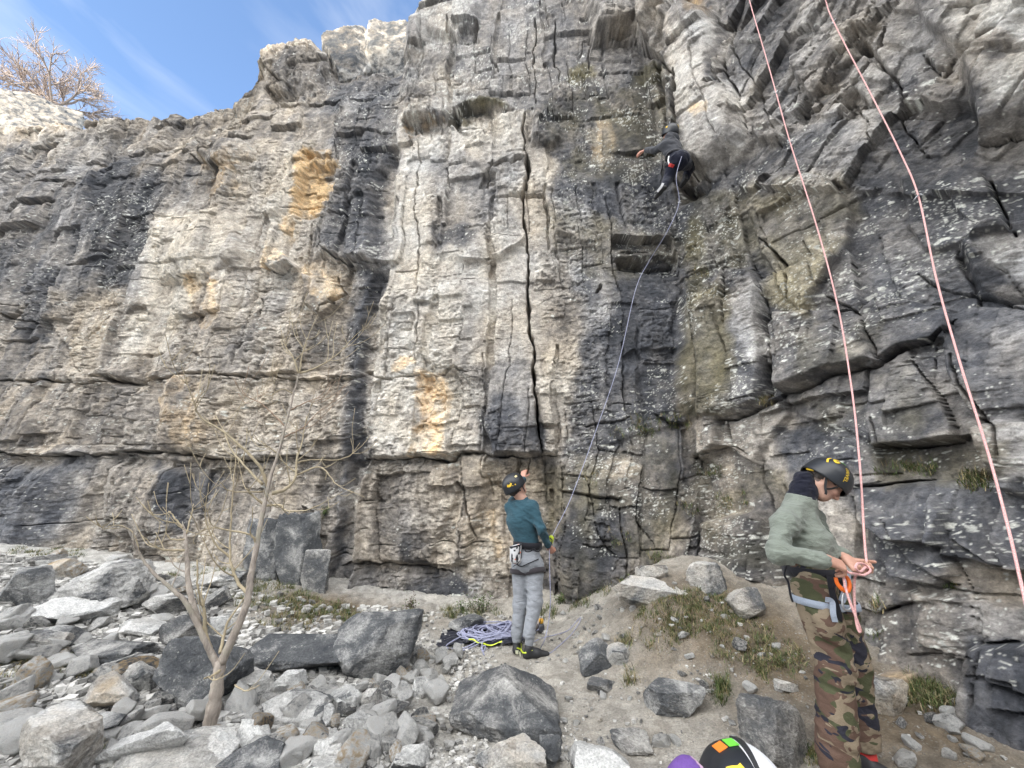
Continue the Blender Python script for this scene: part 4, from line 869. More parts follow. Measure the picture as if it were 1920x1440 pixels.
# ---------------------------------------------------------------- grass and small plants
FPX_, FPY_ = pix(X, Y, Zg)
def wall_pt(px, py):
    k = np.argmin((FPX_ - px) ** 2 + (FPY_ - py) ** 2); return Vector((X.flat[k], Y.flat[k], Zg.flat[k])), Vector((NX.flat[k], NY.flat[k], 0))
def blades(P, L_, lean, wdt, col):
    """each blade: a bent, tapered strip"""
    n = len(P); a = RNG.uniform(0, 6.28, n); dirv = np.stack([np.cos(a), np.sin(a), np.zeros(n)], -1); side = np.stack([-np.sin(a), np.cos(a), np.zeros(n)], -1)
    up = np.array([0, 0, 1.0]); V = []
    for t in (0, .5, 1):
        c = P + up * (L_ * t * (1 - .35 * t * lean))[:, None] + dirv * (L_ * lean * t ** 1.7)[:, None]; w = (wdt * (1 - t) + .0006)[:, None]
        V += [c - side * w, c + side * w]
    V = np.stack(V, 1); b = (np.arange(n) * 6)[:, None]; F = np.concatenate([b + np.array([0, 1, 3, 2]), b + np.array([2, 3, 5, 4])])
    return V.reshape(-1, 3), F, np.repeat(col, 6, 0)
GCOL = np.array([(.055, .085, .022), (.085, .12, .033), (.12, .14, .05), (.26, .21, .10), (.34, .28, .16), (.11, .075, .04)])
def gcols(n, dry):
    p = np.array([.34, .3, .2, .08, .04, .04]) * (1 - dry) + np.array([.04, .08, .16, .34, .22, .16]) * dry
    c = GCOL[RNG.choice(6, n, p=p / p.sum())]; return c * RNG.uniform(.7, 1.25, (n, 1))
GM = colmat('grass blades', .7, 30, .15, 0)
Vs, Fs, Cs = [], [], []; nv = 0
def grass(px, py, rx, ry, n, dry=.3, ln=.075, wall=False, lean=1.0):
    ln *= .72
    global nv
    c = gpt(px, py) if not wall else None; P = []
    if not wall:
        for _ in range(max(6, n // 14)):
            a, r = RNG.uniform(0, 6.28), RNG.random() ** .6; g = gpt(px + rx * r * math.cos(a), py + ry * r * math.sin(a))
            k = 14; P.append(np.array(g) + RNG.normal(size=(k, 3)) * np.array([.022, .022, 0]))
        P = np.concatenate(P); P[:, 2] = gz(P[:, 0], P[:, 1]) - .005
    else:
        for _ in range(max(3, n // 10)):
            g, nn = wall_pt(px + rx * RNG.uniform(-1, 1), py + ry * RNG.uniform(-1, 1)); P.append(np.array(g) + RNG.normal(size=(10, 3)) * .018 + np.array(nn) * .015)
        P = np.concatenate(P)
    m = len(P); L_ = ln * RNG.uniform(.5, 1.35, m); v, f, c = blades(P, L_, lean * RNG.uniform(.3, 1.3, m), np.full(m, .0028), gcols(m, dry))
    Vs.append(v); Fs.append(f + nv); Cs.append(c); nv += len(v)
for a in [(1310, 1150, 110, 36, 1700, .4), (1240, 1180, 70, 40, 800, .6), (1390, 1200, 60, 50, 900, .5), (1300, 1120, 60, 14, 500, .3), (1130, 1090, 50, 30, 1100, .3, .12), (1080, 1125, 35, 22, 500, .2, .12), (480, 1105, 110, 34, 2300, .4, .1), (560, 1140, 80, 24, 1100, .45, .1), (420, 1075, 70, 20, 600, .3, .1), (600, 1145, 70, 18, 800, .35, .1), (650, 1160, 30, 12, 400, .1, .1),
          (540, 1170, 60, 14, 500, .8, .1), (60, 1036, 70, 12, 600, .3), (140, 1040, 20, 12, 250, .3), (60, 1235, 60, 26, 900, .95, .12), (150, 1260, 50, 16, 500, .75, .1), (15, 1280, 30, 40, 300, .9, .1), (140, 1420, 40, 24, 400, .6, .1), (1455, 1240, 50, 40, 800, .4), (1352, 1300, 16, 22, 320, .1, .1), (1170, 1215, 18, 20, 260, .6, .1),
          (1180, 1270, 12, 16, 120, .9, .1), (1790, 1300, 70, 50, 1200, .35, .11), (1720, 1300, 40, 40, 500, .4, .1), (1530, 1420, 20, 16, 200, .3, .08), (880, 1150, 60, 12, 600, .3, .12), (770, 1160, 30, 10, 260, .4, .12), (1020, 1150, 30, 12, 260, .2, .12), (320, 1085, 30, 10, 200, .5)]: grass(*a)
for a in [(1235, 795, 60, 14, 420, .35, .1), (1185, 812, 40, 8, 200, .3, .1), (1330, 886, 24, 10, 160, .1, .1), (1700, 882, 60, 12, 320, .3, .09), (1830, 905, 24, 16, 300, .5, .12), (1375, 940, 30, 14, 200, .5, .1), (1440, 752, 18, 8, 150, 1.0, .1), (1316, 512, 14, 8, 110, 1.0, .1), (1655, 1140, 14, 8, 130, .6, .13), (1640, 1190, 14, 6, 60, 0, .05),
          (1240, 1050, 30, 12, 200, .4, .1), (1290, 955, 30, 12, 120, .5, .08), (1780, 1100, 20, 6, 60, .1, .05), (612, 962, 10, 10, 60, .1, .08), (1110, 900, 14, 12, 80, .5, .07), (1160, 1010, 20, 20, 100, .5, .07), (1610, 1260, 20, 24, 200, .4, .1)]: grass(*a, wall=True)
o = mesh_np('grass', np.concatenate(Vs), np.concatenate(Fs), GM, smooth=False, color=np.concatenate(Cs)); tag(o, 'short tufted grass on the bank and ledges', 'grass', kind='stuff')
LEAFM = colmat('leaves', .6, 20, .2, 0)
def plant(base, hgt, n, spread, label, brown=.2, leaf=.022):
    """a small leafy plant: stems and a mesh of leaf blades"""
    e = empty('leafy_plant', base); tag(e, label, 'plant', 'leafy plants rooted at the cliff foot'); sv, sf, lv, lf, lc = [], [], [], [], []
    for k in range(n):
        a = RNG.uniform(0, 6.28); tip = Vector((math.cos(a) * spread * RNG.random(), math.sin(a) * spread * .5 * RNG.random(), hgt * RNG.uniform(.45, 1))); st = Vector((tip.x * .3, tip.y * .3, -.02))
        w = .003; q = len(sv); sv += [st + Vector((-w, 0, 0)), st + Vector((w, 0, 0)), tip]; sf.append([q, q + 1, q + 2]); q = len(sv); sv += [st + Vector((0, -w, 0)), st + Vector((0, w, 0)), tip]; sf.append([q, q + 1, q + 2])
        for j in range(int(RNG.integers(8, 16))):
            c = st.lerp(tip, RNG.uniform(.25, 1)) + Vector(RNG.normal(size=3) * .012); d = Vector(RNG.normal(size=3)); d.z = abs(d.z) * .6; d.normalize(); s = d.cross(Vector(RNG.normal(size=3))).normalized(); l = leaf * RNG.uniform(.6, 1.4); q = len(lv)
            lv += [c, c + d * l * .5 + s * l * .28, c + d * l, c + d * l * .5 - s * l * .28]; lf.append([q, q + 1, q + 2, q + 3])
            col = np.array((.09, .06, .04) if RNG.random() < brown else (.085, .14, .03)) * RNG.uniform(.7, 1.4); lc += [col] * 4
    mesh_np('stem', [list(v) for v in sv], sf, LEAFM, e, False, color=np.full((len(sv), 3), .07)); mesh_np('foliage', [list(v) for v in lv], lf, LEAFM, e, False, color=np.array(lc))
for x, y, hgt, n, sp, lb, br in [(905, 1150, .26, 34, .30, 'leafy green plant with dark stalks at the cliff foot behind the rope pile', .3), (868, 1150, .16, 14, .15, 'low bright green plant left of the dark-stalked one', .1), (765, 1148, .22, 20, .16, 'brownish plant at the cliff foot right of the big smooth boulder', .75),
                                 (200, 1152, .06, 12, .08, 'tiny green plant among pale slabs at the left', .05), (1055, 1135, .14, 14, .12, 'small green plant behind the hanging blue rope', .1)]:
    plant(gpt(x, y) + Vector((0, .05, 0)), hgt, n, sp, lb, br)
g, nn = wall_pt(612, 965); plant(g + nn * .03, .14, 16, .08, 'small green plant growing from the cliff right of the sapling top slab', .1)
# ---------------------------------------------------------------- tubes and trees
def catmull(P, n):
    P = [np.array(p, float) for p in P]
    if len(P) < 3: return [P[0] + (P[-1] - P[0]) * t for t in np.linspace(0, 1, n * (len(P) - 1) + 1)]
    Q = [2 * P[0] - P[1]] + P + [2 * P[-1] - P[-2]]; out = []
    for i in range(1, len(Q) - 2):
        a, b, c, d = Q[i - 1:i + 3]
        for t in np.linspace(0, 1, n, endpoint=False):
            out.append(.5 * ((2 * b) + (c - a) * t + (2 * a - 5 * b + 4 * c - d) * t * t + (3 * b - a - 3 * c + d) * t ** 3))
    return out + [P[-1]]
def tube(P, rad, k=8, V=None, F=None, cap=True):
    """sweep a round section of changing radius along points; appends to V, F"""
    V = [] if V is None else V; F = [] if F is None else F; P = np.array(P, float); n = len(P); rad = np.broadcast_to(np.asarray(rad, float), (n,))
    T = np.gradient(P, axis=0); T /= np.linalg.norm(T, axis=1)[:, None] + 1e-12
    u = np.cross(T[0], [0.3, 0.2, 1]); u /= np.linalg.norm(u) + 1e-12; b0 = len(V)
    for i in range(n):
        u = u - T[i] * (u @ T[i]); u /= np.linalg.norm(u) + 1e-12; w = np.cross(T[i], u)
        for j in range(k):
            a = 2 * math.pi * j / k; V.append(P[i] + rad[i] * (math.cos(a) * u + math.sin(a) * w))
        if i:
            q = b0 + (i - 1) * k
            for j in range(k): F.append((q + j, q + (j + 1) % k, q + k + (j + 1) % k, q + k + j))
    if cap: F.append(tuple(range(b0 + k - 1, b0 - 1, -1))); F.append(tuple(range(len(V) - k, len(V))))
    return V, F
def mat_bark(name, a, b, sc=30):
    m, t, p = new_mat(name); v = coords(t, (1, 1, .35)); n = noise_n(t, v, sc, 6, .7, .4); n2 = noise_n(t, coords(t), 7, 4, .6)
    c = mixc(t, ramp_n(t, n, [(.35, 0.), (.65, 1.)]), a, b); c = mixc(t, ramp_n(t, n2, [(.52, 0.), (.66, .7)]), c, (.33, .31, .24)); t.links.new(c, p.inputs['Base Color']); p.inputs['Roughness'].default_value = .85; bump_n(t, p, n, .6, .01); return m
BARK = mat_bark('pale bark', (.20, .17, .145), (.42, .365, .31)); TWIG = plain('twig bark', (.36, .30, .20), .8, .35, 25); RED = plain('reddish bark', (.28, .20, .14), .8, .3, 25)
tb = gpt(392, 1386); TY = tb.y + .02
sap = empty('bare_tree', tb); tag(sap, 'leafless forked sapling with pale bark growing from the rubble', 'tree')
def tp(p, dy=0.0): return np.array(at(p[0], p[1], TY + dy)) - np.array(tb)
def limb(name, pts, w0, w1, mat, dy0=0.0, dy1=0.0, k=8, twigs=0, tl=.26, wob=.004):
    n = len(pts); P = [tp(p, dy0 + (dy1 - dy0) * i / (n - 1)) for i, p in enumerate(pts)]; C = np.array(catmull(P, 6)); C = C + RNG.normal(size=C.shape) * wob * .4
    r = np.interp(np.linspace(0, 1, len(C)), [0, 1], [1, 0]) ** 1.25 * (w0 - w1) + w1 * (1 + .10 * RNG.normal(size=len(C))); V, F = tube(C, r, k)
    for _ in range(twigs):
        i = int(RNG.integers(len(C) // 4, len(C) - 1)); d = C[min(i + 1, len(C) - 1)] - C[i - 1]; d /= np.linalg.norm(d) + 1e-9
        s = RNG.normal(size=3) * np.array([1, .7, .3]); s -= d * (s @ d); s /= np.linalg.norm(s); L_ = tl * RNG.uniform(.4, 1.3)
        Q = [C[i], C[i] + (s * .6 + d * .5) * L_ * .4, C[i] + (s * .8 + d * .5) * L_ * .7 + np.array([0, 0, L_ * .2]), C[i] + (s * .85 + d * .6) * L_ + np.array([0, 0, L_ * .55])]
        tube(catmull(Q, 4), np.linspace(min(r[i] * .6, .0065), .0024, 13), 5, V, F)
        if RNG.random() < .5:
            m_ = np.array(Q[2]); s2 = RNG.normal(size=3) * .5; tube(catmull([m_, m_ + (s * .3 + s2 * .3) * L_ * .4 + np.array([0, 0, L_ * .15]), m_ + (s * .4 + s2 * .5) * L_ * .6 + np.array([0, 0, L_ * .4])], 4), np.linspace(.0036, .002, 9), 4, V, F)
    return mesh_np(name, V, F, mat, sap)
for a in ([(392, 1365), (376, 1388), (356, 1400)], [(402, 1368), (414, 1392), (432, 1404)], [(396, 1368), (394, 1392), (388, 1410)]): limb('root', a, .034, .012, BARK, 0, -.08, 8)
limb('trunk', [(385, 1400), (400, 1330), (408, 1280), (414, 1238)], .046, .033, BARK, 0, 0, 14)
limb('stem', [(414, 1245), (438, 1192), (463, 1130), (470, 1080), (480, 1030), (492, 965), (505, 905), (516, 868), (530, 820), (545, 760), (556, 718), (562, 696)], .029, .005, BARK, 0, .1, 12)
limb('stem', [(408, 1250), (386, 1204), (365, 1160), (345, 1125), (318, 1100), (288, 1074), (262, 1040), (250, 1016)], .022, .006, BARK, 0, -.25, 10, 2, .15)
limb('stem', [(372, 1172), (361, 1132), (353, 1090), (350, 1040), (347, 1000), (341, 984)], .024, .010, BARK, -.05, .1, 10, 2, .15)
for a in [([(402, 1236), (386, 1192), (384, 1160), (380, 1128), (371, 1100), (370, 1050)], .016, .005, TWIG, 0, -.15, 2), ([(412, 1225), (418, 1200), (428, 1165), (445, 1140), (460, 1118)], .012, .005, TWIG, 0, .2, 1), ([(466, 1112), (448, 1096), (436, 1066), (431, 1040), (434, 960), (440, 880), (446, 820)], .014, .003, TWIG, .05, .2, 5),
          ([(482, 1022), (470, 1003), (430, 994), (392, 990), (360, 1008)], .010, .003, TWIG, .05, -.2, 3), ([(433, 1046), (406, 1022), (389, 986), (385, 955), (392, 905)], .009, .002, TWIG, .15, 0, 3), ([(503, 914), (482, 868), (430, 818), (378, 783), (363, 753), (347, 707), (338, 676)], .013, .002, TWIG, .1, -.3, 5),
          ([(492, 908), (463, 878), (434, 844), (421, 812), (405, 780)], .011, .003, TWIG, .1, .3, 4), ([(510, 925), (533, 918), (553, 897), (557, 858), (566, 830), (575, 780)], .016, .004, TWIG, .1, .35, 6), ([(554, 892), (600, 876), (634, 910), (684, 932)], .008, .002, TWIG, .25, .1, 3), ([(555, 868), (584, 862), (640, 861), (676, 838), (694, 816)], .008, .002, TWIG, .3, .5, 3),
          ([(498, 948), (527, 947), (534, 957), (572, 957), (602, 945), (642, 922)], .010, .002, TWIG, .1, -.15, 3), ([(494, 945), (473, 929), (462, 915)], .009, .006, TWIG, .1, 0, 1), ([(493, 922), (433, 921), (411, 902)], .007, .002, TWIG, .1, -.3, 2), ([(562, 700), (598, 687), (634, 663), (655, 640), (692, 606)], .009, .002, TWIG, .1, .3, 7), ([(560, 700), (548, 668), (532, 642), (526, 610)], .008, .002, TWIG, .1, 0, 4),
          ([(562, 700), (568, 660), (580, 625), (596, 590)], .007, .002, TWIG, .1, .1, 5), ([(536, 800), (510, 775), (488, 755), (462, 742), (452, 728)], .007, .002, RED, .1, 0, 4), ([(542, 770), (572, 755), (600, 742), (622, 715)], .007, .002, RED, .1, .25, 4), ([(552, 740), (530, 730), (505, 742), (488, 735)], .006, .002, TWIG, .1, -.1, 3), ([(520, 850), (500, 835), (478, 822)], .006, .002, TWIG, .1, 0, 3), ([(532, 820), (570, 800), (600, 770), (640, 745)], .007, .002, RED, .1, .3, 4),
          ([(346, 1032), (312, 1031), (286, 1022), (266, 1004)], .009, .003, TWIG, 0, -.2, 2), ([(346, 1012), (320, 1010), (311, 992), (320, 958)], .007, .002, TWIG, 0, -.1, 2), ([(349, 1000), (358, 970), (363, 945)], .007, .003, TWIG, 0, .1, 2), ([(342, 990), (328, 972), (317, 958)], .008, .004, TWIG, 0, 0, 1), ([(262, 1038), (250, 1000), (225, 985), (203, 988)], .005, .002, TWIG, -.2, -.3, 2),
          ([(412, 1258), (395, 1268), (382, 1272)], .010, .004, TWIG, -.05, -.2, 1), ([(440, 1285), (462, 1295), (486, 1285)], .006, .003, TWIG, -.05, -.2, 0)]:
    limb('branch', a[0], a[1], a[2], a[3], a[4], a[5], 7, a[6] + 1)
# the bare tree up on the rim
FAR = plain('far twigs', (.40, .33, .29), .9, .2, 3, 0)
ft = at(92, 205, 15.0); far = empty('bare_tree', ft); tag(far, 'leafless round-crowned tree with pinkish twigs on the rim at the top left', 'tree')
V, F = tube([(0, 0, -4.5), (.05, 0, 0), (0, .1, .6)], [.22, .16, .12], 8); mesh_np('trunk', V, F, FAR, far)
V, F = [], []
def grow(p, d, L_, r, lev):
    q = [p]; 
    for i in range(3): d = d + RNG.normal(size=3) * .13; d /= np.linalg.norm(d); q.append(q[-1] + d * L_ / 3)
    tube(q, np.linspace(max(r, .0055), max(r * .62, .004), 4), 4 if lev < 2 else 3, V, F, False)
    if lev == 4: return
    for k in range(5 if lev < 3 else 10):
        i = int(RNG.integers(1, 4)); e = d + RNG.normal(size=3) * .62; e[2] += .12; e /= np.linalg.norm(e); grow(q[i], e, L_ * RNG.uniform(.58, .8), r * .55, lev + 1)
for k in range(7):
    a = 2 * math.pi * k / 7; e = np.array([math.cos(a) * .8, math.sin(a) * .8, .75 + .3 * RNG.random()]); grow(np.array([0, .05, .3]), e / np.linalg.norm(e), 1.45, .075, 1)
mesh_np('crown', V, F, FAR, far)
# ---------------------------------------------------------------- bodies: smooth distance fields turned into one surface each
class Field:
    def __init__(s, lo, hi, h):
        s.h = h; s.lo = np.array(lo, float); n = np.ceil((np.array(hi) - s.lo) / h).astype(int) + 1; s.n = n
        s.f = np.full(n, 9.0, np.float32)
        s.ax = [s.lo[i] + h * np.arange(n[i]) for i in range(3)]
    def sub(s, lo, hi):
        a = [max(0, int((lo[i] - s.lo[i]) / s.h) - 1) for i in range(3)]; b = [min(s.n[i], int((hi[i] - s.lo[i]) / s.h) + 3) for i in range(3)]
        sl = tuple(slice(p, q) for p, q in zip(a, b)); g = np.meshgrid(*[s.ax[i][sl[i]] for i in range(3)], indexing='ij'); return sl, np.stack(g, -1).astype(np.float32)
    def put(s, sl, d, k, cut=False):
        f = s.f[sl]
        if cut: d = -d; h = np.clip(.5 - .5 * (d - f) / k, 0, 1); s.f[sl] = f * h + d * (1 - h) + k * h * (1 - h)
        else: h = np.clip(.5 + .5 * (d - f) / k, 0, 1); s.f[sl] = d * (1 - h) + f * h - k * h * (1 - h)
    def cap(s, a, b, ra, rb, k=.02, cut=False, flat=None, sq=1.0):
        """tapered limb from a to b; flat = axis along which it is thinner by the factor sq"""
        a = np.array(a, float); b = np.array(b, float); m = max(ra, rb) + 2.5 * k + .01; sl, p = s.sub(np.minimum(a, b) - m, np.maximum(a, b) + m)
        if not p.size: return
        v = b - a; t = np.clip(((p - a) @ v) / (v @ v + 1e-9), 0, 1)[..., None]; q = p - (a + t * v)
        if flat is not None:
            e = np.array(flat, float); e /= np.linalg.norm(e); c = q @ e; q = q + (c * (sq - 1))[..., None] * e
        d = np.linalg.norm(q, axis=-1) - (ra + (rb - ra) * t[..., 0])
        if flat is not None: d = d / (1 + .5 * (sq - 1))
        s.put(sl, d, k, cut)
    def ell(s, c, r, ax=None, k=.02, cut=False):
        c = np.array(c, float); r = np.array(r, float); m = r.max() + 2.5 * k + .01; sl, p = s.sub(c - m, c + m)
        if not p.size: return
        q = p - c
        if ax is not None: q = q @ np.array(ax, float).T
        d = (np.linalg.norm(q / r, axis=-1) - 1) * r.min() * .9
        s.put(sl, d, k, cut)
    def plane_cut(s, p0, n, k=.004):
        """drop everything on the side the normal points to"""
        g = np.stack(np.meshgrid(*s.ax, indexing='ij'), -1); d = ((g - np.array(p0)) @ np.array(n, float)).astype(np.float32); s.f = np.maximum(s.f, d)
    def wrinkle(s, fn):
        m = np.abs(s.f) < .05; i = np.argwhere(m); p = s.lo + i * s.h; s.f[m] += fn(p).astype(np.float32)
    def mesh(s):
        f = s.f; nx, ny, nz = f.shape; neg = f < 0
        c = np.zeros((nx - 1, ny - 1, nz - 1), int)
        for a in (0, 1):
            for b in (0, 1):
                for e in (0, 1): c += neg[a:nx - 1 + a, b:ny - 1 + b, e:nz - 1 + e]
        act = (c > 0) & (c < 8); idx = np.full(act.shape, -1); ii = np.argwhere(act); idx[act] = np.arange(len(ii))
        acc = np.zeros((len(ii), 3)); cnt = np.zeros(len(ii)); cor = [(a, b, e) for a in (0, 1) for b in (0, 1) for e in (0, 1)]
        for p in cor:
            for ax in range(3):
                if p[ax]: continue
                q = list(p); q[ax] = 1
                fa = f[ii[:, 0] + p[0], ii[:, 1] + p[1], ii[:, 2] + p[2]]; fb = f[ii[:, 0] + q[0], ii[:, 1] + q[1], ii[:, 2] + q[2]]
                x = (fa < 0) != (fb < 0); t = np.where(x, fa / np.where(x, fa - fb, 1), 0); pos = np.array(p, float)[None].repeat(len(ii), 0); pos[:, ax] = t
                acc[x] += pos[x]; cnt[x] += 1
        V = s.lo + (ii + acc / np.maximum(cnt, 1)[:, None]) * s.h; Fq = []
        for ax in range(3):
            o = [i for i in range(3) if i != ax]; sl0 = [slice(None)] * 3; sl1 = [slice(None)] * 3; sl0[ax] = slice(0, -1); sl1[ax] = slice(1, None)
            e = neg[tuple(sl0)] != neg[tuple(sl1)]; g = np.argwhere(e); g = g[(g[:, o[0]] > 0) & (g[:, o[1]] > 0) & (g[:, o[0]] < idx.shape[o[0]]) & (g[:, o[1]] < idx.shape[o[1]])]
            inside = neg[tuple(g.T)]; q = []
            for (da, db) in ((-1, -1), (0, -1), (0, 0), (-1, 0)):
                w = g.copy(); w[:, o[0]] += da; w[:, o[1]] += db; q.append(idx[tuple(w.T)])
            q = np.stack(q, 1); flip = inside if ax != 1 else ~inside
            q[~flip] = q[~flip][:, ::-1]; Fq.append(q)
        return V, np.concatenate(Fq)
def join(*parts):
    V, F, n = [], [], 0
    for v, f in parts: V.append(v); F.append(f + n); n += len(v)
    return np.concatenate(V), np.concatenate(F)
def unit(v): v = np.array(v, float); return v / np.linalg.norm(v)
def smooth_mesh(V, F, it=2, lam=.5):
    e = np.concatenate([F[:, [0, 1]], F[:, [1, 2]], F[:, [2, 3]], F[:, [3, 0]]]); e = np.concatenate([e, e[:, ::-1]]); deg = np.maximum(np.bincount(e[:, 0], minlength=len(V)), 1)
    for _ in range(it):
        S = np.stack([np.bincount(e[:, 0], V[e[:, 1], i], len(V)) for i in range(3)], 1) / deg[:, None]; V = V + lam * (S - V)
    return V

SKINM = colmat('skin', .5, 120, .10, .15, .001)
SK = np.array([.46, .27, .20]); HAIRC = np.array([.035, .024, .018])
def mat_cloth(name, col, rough=.9, var=.14, scale=220, fold=.3):
    m, t, b = new_mat(name); v = coords(t); w = noise_n(t, v, scale, 3, .7); n = noise_n(t, coords(t, (1, 1, 2.2)), 14, 4, .55, .6)
    c = mixc(t, 1.0, col, ramp_n(t, w, [(.25, 1 - var), (.5, 1.), (.75, 1 + var)]), 'MULTIPLY'); t.links.new(c, b.inputs['Base Color']); b.inputs['Roughness'].default_value = rough; b.inputs['Specular IOR Level'].default_value = .2
    b.inputs['Sheen Weight'].default_value = .15; bump_n(t, b, mathn(t, 'ADD', mathn(t, 'MULTIPLY', n, 1.0), mathn(t, 'MULTIPLY', w, .08)), fold, .03); return m
def mat_camo():
    m, t, b = new_mat('camouflage cloth'); l = t.links.new
    v = coords(t, (1, 1, 1.7), rot=(0, .25, 0)); v2 = coords(t, (1, 1, 1.6), rot=(.2, -.2, 0))
    a = noise_n(t, v, 6.6, 2.5, .5, .8); b_ = noise_n(t, v2, 7.4, 2.5, .5, .9); add = N(t, 'ShaderNodeVectorMath', operation='ADD'); add.inputs[1].default_value = (3.1, 7.7, 1.3); l(v, add.inputs[0]); d = noise_n(t, add.outputs[0], 6.4, 2.5, .5, 1.0)
    c = mixc(t, ramp_n(t, a, [(.50, 0.), (.505, 1.)]), (.215, .172, .122), (.105, .066, .05))
    c = mixc(t, ramp_n(t, b_, [(.565, 0.), (.57, 1.)]), c, (.066, .070, .038)); c = mixc(t, ramp_n(t, d, [(.575, 0.), (.58, 1.)]), c, (.026, .026, .036))
    w = noise_n(t, coords(t), 200, 3, .7); c = mixc(t, 1., c, ramp_n(t, w, [(.25, .85), (.75, 1.15)]), 'MULTIPLY'); l(c, b.inputs['Base Color']); b.inputs['Roughness'].default_value = .9; b.inputs['Specular IOR Level'].default_value = .2
    n = noise_n(t, coords(t, (1, 1, 1.6)), 13, 4, .55, .8); bump_n(t, b, n, .35, .03); return m
CAMO = mat_camo(); BLACKF = mat_cloth('black webbing', (.012, .012, .016), .85, .2); HELM = plain('black helmet shell', (.016, .018, .022), .38, .1, 40, .05, .001, spec=.5)
RUB = plain('black rubber', (.02, .02, .022), .6, .2, 40, .1, .001); YEL = plain('yellow print', (.75, .50, .03), .5, .05, 40, 0); WHT = plain('white piping and painted reflection', (.72, .73, .74), .45, .06, 30, .05, .001); GRYF = mat_cloth('light grey webbing', (.30, .34, .41), .8, .15)
ORN = plain('orange plastic', (.80, .16, .02), .4, .08, 40, 0); REDM = plain('red fabric', (.55, .04, .035), .7, .15, 60, .1); LIME = plain('lime metal', (.55, .66, .05), .35, .08, 40, 0, metal=.3); STEEL = plain('grey metal', (.42, .43, .45), .35, .1, 60, .05, .001, metal=.8)
HAIRM = plain('dark hair', (.03, .02, .015), .6, .3, 150, .5, .004)

def head_frame(F, U):
    F = unit(F); U = np.array(U, float); U = unit(U - F * (U @ F)); Rr = np.cross(F, U); return F, Rr, U
def head(c, F, U, neck, h=.0034, s=1.0, mouth=0.0):
    """a head with face, ears and neck; returns mesh and per-vertex colour"""
    F, Rr, U = head_frame(F, U); ax = np.stack([F, Rr, U]); P = lambda f, r, u: np.array(c) + s * (f * F + r * Rr + u * U)
    fl = Field(np.array(c) - .20 * s, np.array(c) + .20 * s, h)
    E = lambda p, r, k=.015, cut=False: fl.ell(P(*p), np.array(r) * s, ax, k * s, cut); Cp = lambda a, b, ra, rb, k=.012, cut=False, **kw: fl.cap(P(*a), P(*b), ra * s, rb * s, k * s, cut, **kw)
    E((-.012, 0, .035), (.098, .076, .092)); E((.035, 0, -.035), (.062, .060, .080), .03); E((.06, 0, -.088), (.032, .036, .026), .03)     # skull, face, chin
    for sg in (-1, 1):
        Cp((-.005, sg * .058, -.055), (.055, sg * .03, -.088), .022, .018, .03); E((.068, sg * .042, -.025), (.024, .024, .02), .02)           # jaw, cheek
        E((.098, sg * .032, .008), (.020, .019, .013), .012, True); E((.079, sg * .032, .006), (.014, .015, .013), .002)                       # eye
        Cp((.094, sg * .014, .024), (.083, sg * .052, .022), .007, .006, .01)                                                                # brow
        E((-.012, sg * .079, -.012), (.020, .009, .033), .006); E((-.008, sg * .086, -.008), (.011, .006, .019), .004, True)                 # ear
        E((.103, sg * .012, -.036), (.012, .010, .009), .006)                                                                              # nostril wing
    Cp((.092, 0, .018), (.118, 0, -.028), .009, .013, .012)                                                                                 # nose
    Cp((.090, -.020, -.060), (.090, .020, -.060), .0075, .0075, .006); Cp((.088, -.018, -.072), (.088, .018, -.072), .0085, .0085, .006); Cp((.100, -.024, -.066), (.100, .024, -.066), .0022, .0022, .002, True)
    nk = np.array(neck, float); fl.cap(P(-.03, 0, -.05), nk, .054 * s, .060 * s, .02)
    V, Fq = fl.mesh(); V = smooth_mesh(V, Fq, 1, .4); L_ = ((V - np.array(c)) / s) @ ax.T; f, r, u = L_.T; col = np.tile(SK, (len(V), 1)) * (1 + .10 * (vnoise3(V * 40, 5)[:, None] - .5))
    def paint(m, cc, a): col[:] = col * (1 - (m * a)[:, None]) + np.array(cc) * (m * a)[:, None]
    g = lambda v, w: np.exp(-(v / w) ** 2)
    paint(g(u + .066, .011) * g(r, .022) * (f > .07), (.42, .16, .14), .8); paint(g(f - .105, .03) * g(r, .02) * g(u + .03, .02), (.52, .25, .2), .5); paint(g(u + .035, .03) * g(np.abs(r) - .045, .02) * (f > .03), (.52, .24, .19), .45)
    paint(g(u - .025, .006) * (np.abs(r) > .012) * (np.abs(r) < .055) * (f > .06), HAIRC, .85); paint(g(u - .006, .0075) * g(np.abs(r) - .032, .014) * (f > .07), (.05, .035, .03), .7)
    paint(((f < .045) & (np.abs(r) > .03) & (u > -.004) & ~((np.abs(r) > .075) & (u < .022))) * 1.0, HAIRC, .9); paint(((f < -.03) & (u > -.065)) * 1.0, HAIRC, .9); paint((u > .075) * 1.0, HAIRC, .9)
    paint(((f > .0) & (u < -.045) & (u > -.12)) * (.5 + .5 * vnoise3(V * 300, 9)), (.16, .11, .09), .30)      # stubble
    return (V, Fq), col
